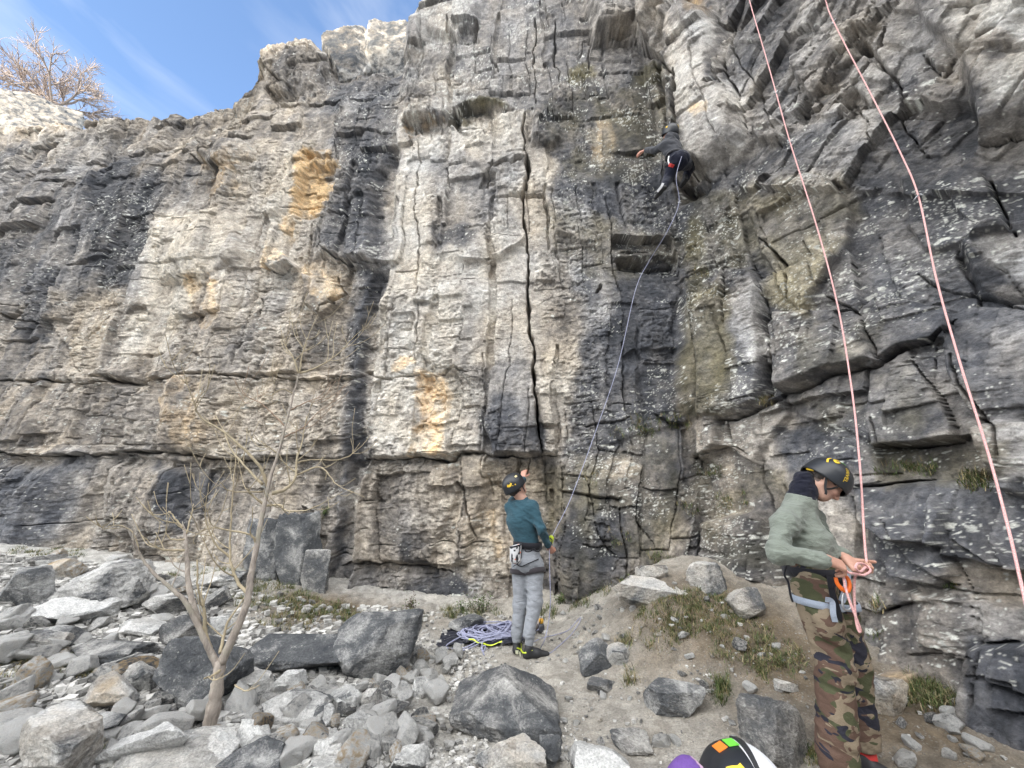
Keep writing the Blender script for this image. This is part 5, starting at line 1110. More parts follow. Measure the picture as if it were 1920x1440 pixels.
def hand(w, d, palmn, curl=.5, spread=.25, h=.0024, s=1.0, thumb_side=1, fingers=None, thumb=None):
    """wrist w, direction d, palm normal; five unequal jointed fingers"""
    d = unit(d); n = np.array(palmn, float); n = unit(n - d * (n @ d)); t = np.cross(d, n) * thumb_side     # t: towards the thumb
    w = np.array(w, float); P = lambda a, b, c: w + s * (a * d + b * t + c * n); q = [P(-.03, -.05, -.05), P(.2, .1, .12), P(.2, -.08, .12), P(-.03, .1, -.05), P(.1, 0, .14), P(.05, .11, .08)]
    fl = Field(np.min(q, 0) - .10 * s, np.max(q, 0) + .05 * s, h)
    fl.cap(P(-.024, 0, 0), P(.01, 0, 0), .024 * s, .027 * s, .012, flat=n, sq=1.25)
    for b, L_ in ((.028, .088), (.010, .090), (-.009, .086), (-.026, .078)): fl.cap(P(.005, b * .6, 0), P(L_, b, 0), .017 * s, .0115 * s, .012 * s)
    FL = [(.028, .088, (.040, .024, .020), .0092), (.009, .091, (.045, .028, .022), .0094), (-.010, .087, (.041, .026, .021), .0090), (-.027, .079, (.032, .020, .018), .0080)]
    for k, (b, L_, seg, r) in enumerate(FL):
        cu = (fingers[k] if fingers else curl) * 1.0; a = .25 + cu * .7; p = P(L_, b, 0); sd = (1.5 - k) / 1.5 * spread
        for i, sgm in enumerate(seg):
            dv = d * math.cos(a) + n * math.sin(a) + t * sd * math.cos(a) * .35; q_ = p + unit(dv) * sgm * s; fl.cap(p, q_, r * s * (1 - .06 * i), r * s * (.94 - .06 * i), .0035 * s); p = q_; a += cu * (1.1 if i == 0 else .8)
    tc = thumb if thumb is not None else .5
    p = P(.022, .026, .006); dv = unit(d * .62 + t * .75 + n * (.25 + .3 * tc))
    for i, (sgm, r) in enumerate(((.044, .0135), (.034, .0105), (.027, .0092))):
        q_ = p + dv * sgm * s; fl.cap(p, q_, r * s, r * s * .9, .007 * s if i == 0 else .003 * s); p = q_; dv = unit(dv + d * .25 * tc + n * .45 * tc - t * .45 * tc)
    return fl.mesh()
def helmet(parent, c, F, U, a=.148, b=.122, hgt=.128, white=False, drop=.0, name='helmet'):
    """hard shell with rolled rim, vents, side print, cradle and straps"""
    F, Rr, U = head_frame(F, U); ax = np.stack([F, Rr, U]); c = np.array(c); V, Fq, fm = [], [], []; nu, nv = 64, 22
    for j in range(nv + 1):
        ph = j / nv * (math.pi / 2 + .44)
        for i in range(nu):
            th = 2 * math.pi * i / nu; cf, cr = math.cos(th), math.sin(th); e = math.sin(ph) ** .92
            f = a * e * cf * (1.0 + (.03 if cf < 0 else 0)); r = b * e * cr; u = hgt * math.cos(ph); low = max(0, ph - math.pi / 2)
            u -= low * (.05 * (cf < -.1) * abs(cf) + .03 * abs(cr) ** 3 - .07 * max(cf, 0)); e2 = 1 + .18 * low; f *= e2; r *= e2
            g = 1 + .010 * math.cos(6 * th) * math.sin(ph) ** 2 - .035 * math.exp(-((abs(th - math.pi) - 2.1) / .07) ** 2 - ((ph - .75) / .28) ** 2) - .03 * math.exp(-((abs(th - math.pi) - 2.62) / .06) ** 2 - ((ph - .62) / .2) ** 2) - .03 * math.exp(-((abs(th - math.pi) - 1.2) / .07) ** 2 - ((ph - .8) / .2) ** 2)
            V.append(c + g * (f * F + r * Rr) + (u * g) * U)
    n0 = len(V)
    for k in range(1, 3):
        for i in range(nu): V.append(c + (V[nv * nu + i] - c) * (1 - .03 * k) + U * .003 * k)
    for j in range(nv + 2):
        for i in range(nu): Fq.append((j * nu + i, j * nu + (i + 1) % nu, (j + 1) * nu + (i + 1) % nu, (j + 1) * nu + i)); fm.append(1 if white and math.sin(2 * math.pi * (i + .5) / nu) > .12 and j < nv - 3 else 0)  # white flag paints a pale reflection onto one side of the shell
    o = mesh_np(name, V, np.array(Fq), None, parent, mats=[HELM, WHT], fmat=fm)
    def on(fa, ra, ua, up=.004):   # point on the shell from a direction
        d = unit([fa / a ** 2 * a, ra / b ** 2 * b, ua / hgt ** 2 * hgt]); t = 1 / math.sqrt((d[0] / a) ** 2 + (d[1] / b) ** 2 + (d[2] / hgt) ** 2); return c + (t + up) * (d[0] * F + d[1] * Rr + d[2] * U)
    return o, on, (F, Rr, U)
def strip(name, pts, w, mat, parent, normal_from=None, th=.0025):
    """a flat strap along points, its face turned away from normal_from"""
    C = np.array(catmull(pts, 6)); T = np.gradient(C, axis=0); V = []
    for i, p in enumerate(C):
        t = unit(T[i]); nn = p - np.array(normal_from) if normal_from is not None else np.array([0, -1, .2]); nn = unit(nn - t * (nn @ t)); s = np.cross(t, nn)
        V += [p - s * w / 2 + nn * th, p + s * w / 2 + nn * th, p + s * w / 2 - nn * th, p - s * w / 2 - nn * th]
    F = []
    for i in range(len(C) - 1):
        for j in range(4): F.append((i * 4 + j, i * 4 + (j + 1) % 4, i * 4 + 4 + (j + 1) % 4, i * 4 + 4 + j))
    F += [(0, 1, 2, 3), tuple(len(V) - 4 + k for k in (3, 2, 1, 0))]
    return mesh_np(name, V, F, mat, parent, smooth=False)
def ring(name, c, n, ra, rb, w, mat, parent, e=None, th=.004, tilt=0, k=40):
    """a belt or band round a limb: ellipse in the plane across n"""
    n = unit(n); e = np.array(e if e is not None else [1, 0, 0], float); e = unit(e - n * (e @ n)); g = np.cross(n, e); V, F = [], []
    for i in range(k):
        a = 2 * math.pi * i / k; o = math.cos(a) * e * ra + math.sin(a) * g * rb; on_ = unit(o); ctr = np.array(c) + n * tilt * math.cos(a)
        for (dr, dz) in ((0, -w / 2), (th, -w / 2 + .003), (th, w / 2 - .003), (0, w / 2)): V.append(ctr + o + on_ * dr + n * dz)
    for i in range(k):
        for j in range(3): F.append((i * 4 + j, ((i + 1) % k) * 4 + j, ((i + 1) % k) * 4 + j + 1, i * 4 + j + 1))
    return mesh_np(name, V, F, mat, parent)
def text_on(txt, size, org, ex, ey, mat, parent, name, project=None, depth=.002):
    cu = bpy.data.curves.new('t', 'FONT'); cu.body = txt; cu.size = size; cu.extrude = 0; cu.resolution_u = 3; to = bpy.data.objects.new('t', cu); COL.objects.link(to)
    dg = bpy.context.evaluated_depsgraph_get(); me = to.evaluated_get(dg).to_mesh(); P = np.array([v.co for v in me.vertices]); Fs_ = [list(p.vertices) for p in me.polygons]; to.evaluated_get(dg).to_mesh_clear(); bpy.data.objects.remove(to)
    P[:, 0] -= P[:, 0].mean(); W3 = np.array(org)[None] + P[:, :1] * np.array(ex) + P[:, 1:2] * np.array(ey)
    if project is not None: W3 = np.array([project(p) for p in W3])
    return mesh_np(name, W3, Fs_, mat, parent, smooth=False)
def settle(e):
    """children (and theirs) were built in world coordinates: move their vertices into the thing's frame"""
    off = np.array(e.location)
    def go(o):
        for ch in o.children:
            me = ch.data; v = np.empty(len(me.vertices) * 3, np.float32); me.vertices.foreach_get('co', v); v = v.reshape(-1, 3) - off.astype(np.float32); me.vertices.foreach_set('co', v.ravel()); me.update(); go(ch)
    go(e)
def shell_proj(c, axs, a, b, h, up=.002):
    F, Rr, U = axs; c = np.array(c)
    def pr(p):
        q = np.array(p) - c; l = np.array([q @ F, q @ Rr, q @ U]); t = 1 / math.sqrt((l[0] / a) ** 2 + (l[1] / b) ** 2 + (l[2] / h) ** 2); l = l * t * (1 + up / a); return c + l[0] * F + l[1] * Rr + l[2] * U
    return pr
def fold_fn(amp, fr, seed, ax=(1, 1, 1)):
    return lambda p: amp * (np.abs(fbm3(p * np.array(ax) * fr, seed, 2)) * 2 - .6)
def shoe(parent, heel, toe, up, w=.046, mat=RUB, name='climbing_shoe'):
    heel = np.array(heel); toe = np.array(toe); d = unit(toe - heel); up = unit(np.array(up) - d * (np.array(up) @ d)); s = np.cross(d, up); L_ = np.linalg.norm(toe - heel)
    fl = Field(np.minimum(heel, toe) - .12, np.maximum(heel, toe) + .14, .006); P = lambda a, b, c: heel + d * a * L_ + s * b + up * c
    fl.cap(P(.12, 0, .03), P(.5, 0, .032), .034, .040, .02); fl.cap(P(.5, 0, .032), P(.9, .006, .022), .042, .026, .02); fl.cap(P(.12, 0, .03), P(.2, 0, .085), .033, .038, .02); fl.cap(P(.2, 0, .07), P(.55, 0, .04), .032, .034, .02)
    fl.plane_cut(P(0, 0, .001), -up); fl.plane_cut(P(.2, 0, .11), up); V, F = fl.mesh(); return mesh_np(name, V, F, mat, parent)

# ================================================================ the man tying in (right)
fg = gpt(1600, 1428); MY = 2.60
def man():
    J = lambda x, y, Y: np.array(at(x, y, Y))
    e = empty('person', Vector((fg.x - .02, 2.60, float(gz(fg.x, 2.6))))); tag(e, 'man in sage green fleece and camouflage trousers tying in to a pink rope', 'person')
    gzb = e.location.z
    shR, shL = J(1468, 980, 2.42), J(1522, 970, 2.72); elR, elL = J(1459, 1036, 2.36), J(1548, 1030, 2.70); wrR, wrL = J(1552, 1050, 2.27), J(1586, 1046, 2.46)
    chest = (shR + shL) / 2; pel = J(1532, 1094, 2.60); pel2 = J(1528, 1066, 2.60)
    hipR, hipL = J(1526, 1108, 2.52), J(1560, 1108, 2.69); knR, knL = J(1564, 1245, 2.50), J(1596, 1240, 2.70); anR, anL = J(1569, 1420, 2.53), J(1612, 1398, 2.74)
    neckb = J(1501, 938, 2.56); hc = J(1546, 903, 2.52); hF, hU = (.53, -.20, -.82), (.82, -.10, .53)
    fwd = unit([.87, -.5, 0])
    # body
    B = Field(np.min([shR, shL, elR, anR, anL, pel], 0) - .16, np.max([shR, shL, wrR, knL, hc], 0) + .14, .011)
    B.cap(pel, chest - [0, 0, .06], .07, .08, .05); B.cap(chest - [0, 0, .03], neckb, .07, .055, .04)
    for a, b, ra, rb in ((shR, elR, .040, .030), (elR, wrR, .030, .025), (shL, elL, .040, .030), (elL, wrL, .030, .025), (hipR, knR, .07, .05), (knR, anR, .046, .034), (hipL, knL, .07, .05), (knL, anL, .046, .034)): B.cap(a, b, ra, rb, .02)
    bv = B.mesh(); (hv, hcol) = head(hc, hF, hU, neckb, .0034, .92)
    dR = unit(J(1592, 1066, 2.28) - wrR); dL = unit(J(1612, 1072, 2.40) - wrL)
    h1 = hand(wrR, dR, (.15, .62, -.72), curl=.8, thumb_side=1, fingers=(.62, .74, .82, .88), thumb=1.0); h2v = hand(wrL, dL, (.1, -.8, .1), curl=.75, thumb_side=-1, fingers=(.9, 1.0, 1.0, 1.0), thumb=.9)
    V, F = join(bv, hv, h1, h2v); col = np.concatenate([np.tile(SK, (len(bv[0]), 1)), hcol, np.tile(SK * [1.02, .95, .93], (len(h1[0]), 1)), np.tile(SK * [1.02, .95, .93], (len(h2v[0]), 1))])
    mesh_np('body', V, F, SKINM, e, color=col)
    # fleece
    Tf = Field(np.min([shR, shL, elR, wrR, pel], 0) - .17, np.max([shR, shL, elL, wrL, hc], 0) + .15, .0072)
    waist = J(1524, 1050, 2.60); belly = waist + fwd * .018 + [0, 0, .05]
    Tf.cap(waist + [0, 0, -.02], chest + [0, 0, -.12], .130, .148, .05, flat=fwd, sq=1.35); Tf.cap(chest + [0, 0, -.12] + fwd * .02, chest + [0, 0, -.05], .165, .135, .06, flat=fwd, sq=1.25); Tf.cap(shR + [.02, .02, -.02], shL + [-.01, -.02, -.02], .062, .062, .05); Tf.ell(belly, (.10, .11, .11), None, .06)
    Tf.cap(chest + [0, 0, .02], neckb + [0, 0, .015], .085, .070, .05); Tf.cap(neckb + [0, 0, -.01], shR + [.01, .01, .0], .062, .056, .05); Tf.cap(neckb + [0, 0, -.01], shL, .062, .056, .05)
    for sh, el, wr in ((shR, elR, wrR), (shL, elL, wrL)):
        Tf.cap(sh, el, .058, .052, .03); we = el + (wr - el) * .86; Tf.cap(el, we, .052, .041, .025); Tf.cap(el + (wr - el) * .76, we, .045, .042, .006)
    def wr_fn(p):
        a = np.zeros(len(p))
        for sh, el, wr in ((shR, elR, wrR), (shL, elL, wrL)):
            for c, r, q in ((el, .11, 1), (sh - [0, 0, .09], .10, 1), (wr, .12, .45)): a = np.maximum(a, q * np.exp(-(np.linalg.norm(p - c, axis=1) / r) ** 2))
        a = np.maximum(a, np.exp(-((p[:, 2] - waist[2] - .02) / .07) ** 2)); return (.0065 + .0095 * a) * (np.abs(fbm3(p @ np.array([[1, 0, .5], [0, 1, 0], [-.7, 0, 1.]]) * np.array([9, 9, 20]), 5, 2)) * 2 - .7)
    Tf.wrinkle(wr_fn); Tf.plane_cut(waist + [0, 0, -.012], (0, 0, -1)); Tf.plane_cut(neckb + [-.01, 0, .03], unit([.25, -.1, 1]))
    V, F = Tf.mesh(); V_fl = V; fle = mesh_np('fleece', V, F, mat_cloth('sage fleece', (.175, .195, .165), .95, .14, 260, .55), e)
    Fh, Rh, Uh = head_frame(hF, hU); G = Field(neckb - .15, neckb + .18, .006); G.cap(neckb + [-.008, 0, .0], neckb + (hc - Uh * .09 - Fh * .05 - neckb) * .7, .073, .066, .02); G.cap(neckb + [-.01, 0, .02], hc - Fh * .075 - Uh * .085, .060, .056, .02); G.cap(hc - Fh * .0 - Uh * .135, neckb + [.015, -.02, .0], .044, .056, .03)
    G.wrinkle(fold_fn(.007, 22, 3, (1, 1, 1.7))); G.plane_cut(hc - Uh * .082 + Fh * .03, unit(Uh * .8 + Fh * .6)); FV = V_fl; zc = []
    for dz in (.02, -.02, -.06, -.10):
        q = chest + fwd * .1 + np.cross(fwd, [0, 0, 1]) * .03 + [0, 0, dz]; m = (np.abs(FV[:, 2] - q[2]) < .012) & (np.abs((FV - q) @ np.cross(fwd, [0, 0, 1])) < .014); zc.append(FV[m][np.argmax(FV[m] @ fwd)] if m.any() else q)
    strip('zip', zc, .012, mat_cloth('zip flap', (.10, .12, .095), .9), fle, chest, .0025)
    V, F = G.mesh(); mesh_np('neck_gaiter', V, F, mat_cloth('black gaiter', (.008, .009, .018), .9, .2), e)
    # trousers
    T = Field(np.min([hipR, hipL, anR, anL, pel], 0) - .19, np.max([hipR, hipL, knL, anL, pel2], 0) + .17, .0085); T.cap(pel2 + [0, 0, .01], pel + [0, 0, -.01], .150, .152, .04, flat=fwd, sq=1.22)
    for hp, kn, an in ((hipR, knR, anR), (hipL, knL, anL)): T.cap(hp + [0, 0, .02], kn, .108, .088, .035); T.cap(kn, an + [0, 0, -.03], .087, .092, .03)
    T.ell(hipR + (knR - hipR) * .38 + np.array([-.03, -.085, 0]), (.075, .05, .085), None, .03)                     # cargo pocket
    def tw(p):
        a = np.zeros(len(p))
        for c in (knR, knL, anR + [0, 0, .08], anL + [0, 0, .08], hipR, hipL): a = np.maximum(a, np.exp(-(np.linalg.norm(p - c, axis=1) / .15) ** 2))
        return (.005 + .013 * a) * (np.abs(fbm3(p @ np.array([[1, 0, .6], [0, 1, 0], [-.5, 0, 1.]]) * np.array([7, 7, 15]), 11, 2)) * 2 - .6)
    T.wrinkle(tw); T.plane_cut(pel2 + [0, 0, .045], (0, 0, 1)); T.plane_cut(J(1590, 1400, 2.56), (0, 0, -1)) if False else None
    T.plane_cut((anR[0], anR[1], gzb + .085), unit([.10, .12, -1])); V, F = T.mesh(); mesh_np('trousers', V, F, CAMO, e)
    # harness
    side = np.cross([0, 0, 1], fwd)
    belt = ring('harness_belt', J(1525, 1070, 2.60), (0, 0, 1), .150, .172, .058, BLACKF, e, fwd, .012)
    ring('leg_loop', hipR + (knR - hipR) * .16, knR - hipR, .114, .110, .040, GRYF, e, fwd, .008, .02); ring('leg_loop', hipL + (knL - hipL) * .16, knL - hipL, .112, .106, .040, GRYF, e, fwd, .008, .02)
    strip('riser_strap', [J(1556, 1080, 2.42), J(1560, 1110, 2.40), J(1572, 1150, 2.38), J(1573, 1165, 2.39)], .030, BLACKF, e, pel, .003); strip('grey_strap', [J(1548, 1124, 2.385), J(1560, 1128, 2.38), J(1562, 1150, 2.37), J(1566, 1166, 2.375)], .026, GRYF, e, pel, .003); strip('tie_in_strap', [J(1590, 1075, 2.42), J(1586, 1105, 2.40), J(1578, 1128, 2.40)], .032, GRYF, e, pel, .004)
    V, F = tube(catmull([J(1475, 1060, 2.47), J(1471, 1078, 2.46), J(1478, 1092, 2.46), J(1482, 1115, 2.45), J(1486, 1128, 2.46)], 6), .006, 6); mesh_np('gear_loop', V, F, BLACKF, e)
    # helmet, straps, lettering
    Fv, Rv, Uv = head_frame(hF, hU); hcn = hc + Uv * .036 - Fv * .004; ho, on, axs = helmet(e, hcn, hF, hU, .128, .110, .122); a_, b_, h_ = .128, .110, .122
    pr = shell_proj(hcn, axs, a_ * 1.02, b_ * 1.02, h_ * 1.02, .001)
    side_n = -np.array([0, 1., 0]); o_ = hcn + Rv * b_ * .9 + Uv * .052 + Fv * .015
    text_on('GRIVEL', .034, o_, unit(-Uv * .85 + Fv * .35), unit(Fv * .8 + Uv * .5) * -1 if False else unit(Fv * .85 + Uv * .35), YEL, ho, 'lettering', pr)
    def swirl(pts, w, m, nm): return strip(nm, [pr(hcn + f * Fv + r * Rv + u * Uv) for f, r, u in pts], w, m, ho, hcn, .0014)
    swirl([(-.085, .05, .085), (-.10, .075, .06), (-.09, .095, .03)], .010, YEL, 'emblem'); swirl([(-.05, .055, .105), (-.07, .075, .085), (-.055, .095, .07), (-.045, .085, .09)], .014, YEL, 'emblem'); swirl([(-.005, .05, .118), (-.03, .055, .112)], .016, plain('green print', (.12, .35, .08), .5, .05, 40, 0), 'emblem')
    strip('chin_strap', [hcn + Rv * .096 - Uv * .044 - Fv * .03, hc + Rv * .074 - Uv * .058 + Fv * .01, hc + Rv * .056 - Uv * .082 + Fv * .045, hc - Uv * .114 + Fv * .056], .013, RUB, ho, hc, .0015); strip('chin_strap', [hcn + Rv * .098 - Uv * .038 + Fv * .055, hc + Rv * .074 - Uv * .038 + Fv * .04, hc + Rv * .063 - Uv * .070 + Fv * .02], .011, RUB, ho, hc, .0015)
    strip('cradle', [hcn - Fv * .108 - Uv * .045, hcn - Fv * .112 - Uv * .066 + Rv * .03, hcn - Fv * .088 - Uv * .062 + Rv * .066], .018, YEL, ho, hc, .002)
    Hh = Field(hc - .2, hc + .2, .007); Hh.ell(hc + Uv * .022 - Fv * .02, (.094, .075, .086), np.stack([Fv, Rv, Uv]), .01); Hh.plane_cut(hc - Fv * .01, Fv); Hh.wrinkle(fold_fn(.006, 60, 21)); V, F = Hh.mesh(); mesh_np('hair', V, F, HAIRM, e)
    s1 = shoe(e, anL + [-.05, 0, -anL[2] + gzb + .0], anL + [.10, -.17, -anL[2] + gzb - .0], (0, 0, 1)); s2 = shoe(e, anR + [-.06, .04, -anR[2] + gzb], anR + [.08, -.16, -anR[2] + gzb], (0, 0, 1))
    ring('heel_tab', np.array(s1.data.vertices[0].co) * 0 + anL + [-.0, -.02, -anL[2] + gzb + .085], (.1, .1, 1), .050, .050, .05, REDM, s1, fwd, .006)
    settle(e); return J, wrR, wrL, dR, dL
MJ, M_wrR, M_wrL, M_dR, M_dL = man()

# ================================================================ the belayer (middle, back to the camera)
def belayer():
    J = lambda x, y, Y: np.array(at(x, y, Y)); b = gpt(986, 1222); BY = 4.48
    e = empty('person', Vector((J(986, 1222, BY)[0], BY, float(gz(.15, BY))))); tag(e, 'belayer in teal sweater and grey joggers seen from behind, looking up', 'person'); g = e.location.z
    shL, shR = J(958, 949, 4.56), J(998, 949, 4.44); elR, wrR = J(1014, 992, 4.36), J(1030, 1024, 4.52); elL, wrL = J(972, 922, 4.86), J(981, 896, 4.92); pel = J(990, 1046, 4.5); waist = J(988, 1018, 4.5); chest = (shL + shR) / 2
    hipL, hipR, knL, knR, anL, anR = J(977, 1062, 4.52), J(1002, 1062, 4.48), J(976, 1132, 4.54), J(1003, 1128, 4.44), J(969, 1200, 4.52), J(992, 1204, 4.40); neckb = J(980, 937, 4.50); hc = J(967, 912, 4.50); hF, hU = (.72, .52, .42), (-.42, -.12, .9); fwd = unit([.4, .92, 0])
    B = Field(np.min([shL, anL, pel, hc], 0) - .2, np.max([shR, wrR, elL, wrL, anR], 0) + .16, .012); B.cap(pel, chest - [0, 0, .07], .065, .07, .05); B.cap(chest - [0, 0, .03], neckb, .06, .05, .04)
    for a, c, ra, rb in ((shR, elR, .04, .03), (elR, wrR, .03, .024), (shL, elL, .04, .03), (elL, wrL, .03, .024), (hipL, knL, .065, .045), (knL, anL, .045, .034), (hipR, knR, .065, .045), (knR, anR, .045, .034)): B.cap(a, c, ra, rb, .02)
    bv = B.mesh(); hv, hcol = head(hc, hF, hU, neckb, .004); dR = unit([.35, .25, -.55]); h1 = hand(wrR, dR, (.2, .9, .3), curl=.95, thumb_side=-1, h=.0032, s=.9, thumb=1.3, fingers=(.95, .98, 1.0, 1.0)); h2v = hand(wrL, unit([.12, .25, 1]), (.25, 1, -.25), curl=.6, thumb_side=-1, h=.0032, s=.92, fingers=(.7, .85, .9, .95), thumb=1.0)
    V, F = join(bv, hv, h1, h2v); mesh_np('body', V, F, SKINM, e, color=np.concatenate([np.tile(SK, (len(bv[0]), 1)), hcol, np.tile(SK * [1.05, .9, .88], (len(h1[0]) + len(h2v[0]), 1))]))
    T = Field(np.min([shL, pel, waist, elR], 0) - .2, np.max([shR, wrR, elL, wrL], 0) + .14, .0085); T.cap(waist, chest - [0, 0, .14], .128, .155, .05, flat=fwd, sq=1.3); T.cap(chest - [0, 0, .14], chest - [0, 0, .05], .155, .12, .06, flat=fwd, sq=1.3); T.cap(shL - [0, 0, .015], shR - [0, 0, .015], .066, .066, .05); T.cap(chest, neckb, .075, .058, .04)
    T.plane_cut(waist - [0, 0, .015], (0, 0, -1)); T.plane_cut(neckb + [0, 0, .012], unit([-.2, 0, 1]))
    for sh, el, wr in ((shR, elR, wrR), (shL, elL, wrL)): w_ = el + (wr - el) * .9; T.cap(sh, el, .060, .050, .03); T.cap(el, w_, .050, .037, .02); T.cap(el + (wr - el) * .8, w_, .038, .036, .006)
    T.wrinkle(lambda p: .013 * (np.abs(fbm3(p @ np.array([[1, 0, .7], [0, 1, 0], [-.6, 0, 1.]]) * np.array([6, 6, 14]), 31, 2)) * 2 - .6)); V, F = T.mesh(); mesh_np('sweater', V, F, mat_cloth('teal knit', (.030, .075, .100), .95, .14, 240, .5), e)
    P = Field(np.min([hipL, anL, pel], 0) - .17, np.max([hipR, knR, anR, waist], 0) + .15, .0085); P.cap(waist, pel - [0, 0, .02], .128, .142, .05, flat=fwd, sq=1.2); P.ell(pel - fwd * .05 - [0, 0, .03], (.135, .11, .11), None, .05)
    for h_, k_, a_ in ((hipL, knL, anL), (hipR, knR, anR)): P.cap(h_, k_, .100, .074, .03); P.cap(k_, a_ + [0, 0, .06], .074, .056, .03); P.cap(a_ + [0, 0, .045], a_ + [0, 0, .0], .047, .045, .006)
    def pw(p):
        a = np.zeros(len(p))
        for c in (knL, knR, hipL, hipR, anL + [0, 0, .1], anR + [0, 0, .1]): a = np.maximum(a, np.exp(-(np.linalg.norm(p - c, axis=1) / .13) ** 2))
        return (.003 + .012 * a) * (np.abs(fbm3(p @ np.array([[1, 0, .7], [0, 1, 0], [-.7, 0, 1.]]) * np.array([7, 7, 16]), 37, 2)) * 2 - .6)
    P.wrinkle(pw); P.plane_cut(waist, (0, 0, 1)); P.plane_cut(anL - [0, 0, .02], (0, 0, -1)); V, F = P.mesh(); tr = mesh_np('joggers', V, F, mat_cloth('grey marl jersey', (.27, .285, .31), .95, .18, 180, .5), e)
    strip('side_stripe', [knR + [.066, -.02, .02], knR + [.062, -.02, -.12], (knR + anR) / 2 + [.058, -.02, -.05], anR + [.044, -.01, .09]], .028, BLACKF, tr, (knR + anR) / 2, .003)
    ring('harness_belt', J(989, 1022, 4.5), (0.05, 0, 1), .118, .150, .068, BLACKF, e, fwd, .012); DKG = mat_cloth('charcoal webbing', (.045, .04, .045), .9, .2)
    ring('leg_loop', hipL + [0, 0, -.05], knL - hipL + [0, 0, -.0], .114, .112, .05, DKG, e, fwd, .008, .015); lr = ring('leg_loop', hipR + [0, 0, -.05], unit(knR - hipR) + [.22, 0, 0], .117, .113, .055, DKG, e, fwd, .008, .015)
    V, F = tube(catmull([J(964, 1052, 4.36), J(976, 1062, 4.35), J(992, 1056, 4.34), J(1010, 1048, 4.37)], 6), .005, 6); mesh_np('riser_strap', V, F, BLACKF, e); V, F = tube(catmull([J(984, 1028, 4.34), J(986, 1034, 4.33), J(994, 1034, 4.33), J(1000, 1028, 4.34)], 6), .006, 6); mesh_np('gear_loop', V, F, BLACKF, e)
    V, F = tube(catmull([J(1002, 1028, 4.35), J(1004, 1033, 4.34), J(1011, 1033, 4.36), J(1014, 1028, 4.38)], 6), .006, 6); mesh_np('gear_loop', V, F, BLACKF, e)
    Fv, Rv, Uv = head_frame(hF, hU); hcn = hc + Uv * .035 - Fv * .012; ho, on, axs = helmet(e, hcn, hF, hU, .138, .116, .122); pr = shell_proj(hcn, axs, .139, .1165, .1245, .001)
    for q, w, m in (([(.02, .09, .07), (-.01, .095, .065)], .022, plain('cream print', (.65, .55, .28), .5, .05, 40, 0)), ([(-.08, .08, .03), (-.10, .07, .01), (-.12, .05, .02)], .026, YEL), ([(-.05, .11, .0), (-.075, .10, -.012), (-.09, .09, .0)], .012, YEL)): strip('emblem', [pr(hcn + f * Fv + r * Rv + u * Uv) for f, r, u in q], w, m, ho, hcn, .0014)
    strip('chin_strap', [hcn + Rv * .108 + Fv * .06 - Uv * .03, hc + Rv * .082 + Fv * .03 - Uv * .03, hc + Rv * .06 + Fv * .045 - Uv * .09, hc - Uv * .125 + Fv * .06], .014, RUB, ho, hc, .0015); strip('chin_strap', [hcn + Rv * .105 - Fv * .06 - Uv * .05, hc + Rv * .08 - Fv * .02 - Uv * .055, hc + Rv * .062 + Fv * .03 - Uv * .085], .012, RUB, ho, hc, .0015)
    Hh = Field(hc - .2, hc + .2, .008); Hh.ell(hc + Uv * .01 - Fv * .03, (.098, .083, .105), np.stack([Fv, Rv, Uv]), .01); Hh.plane_cut(hc - Fv * .02, Fv); Hh.wrinkle(fold_fn(.006, 60, 23)); V, F = Hh.mesh(); mesh_np('hair', V, F, HAIRM, e)
    s1 = shoe(e, np.array([anL[0] - .01, anL[1] - .05, g]), np.array([anL[0] + .03, anL[1] + .22, g + .01]), (0, 0, 1)); s2 = shoe(e, np.array([anR[0] - .06, anR[1] - .03, g]), np.array([anR[0] + .20, anR[1] + .03, g]), (0, 0, 1))
    for s_, a_, d_ in ((s1, anL, np.array([0, .2, 0])), (s2, anR, np.array([.2, .04, 0]))):
        q = np.array([a_[0], a_[1], g]); du = unit(d_); sd = np.cross(du, [0, 0, 1]); strip('lime_trim', [q - du * .085 + sd * .0 + [0, 0, .07], q - du * .06 + sd * .042 + [0, 0, .055], q + du * .02 + sd * .046 + [0, 0, .075]], .012, LIME, s_, q + [0, 0, .04], .003); strip('pull_tab', [q - du * .092 + [0, 0, .02], q - du * .094 + [0, 0, .05]], .03, plain('cream rubber', (.55, .56, .40), .6, .1, 40, .05), s_, q + [0, 0, .03], .003)
    settle(e); return J, wrR, pel, waist
BJ, B_wrR, B_pel, B_waist = belayer()

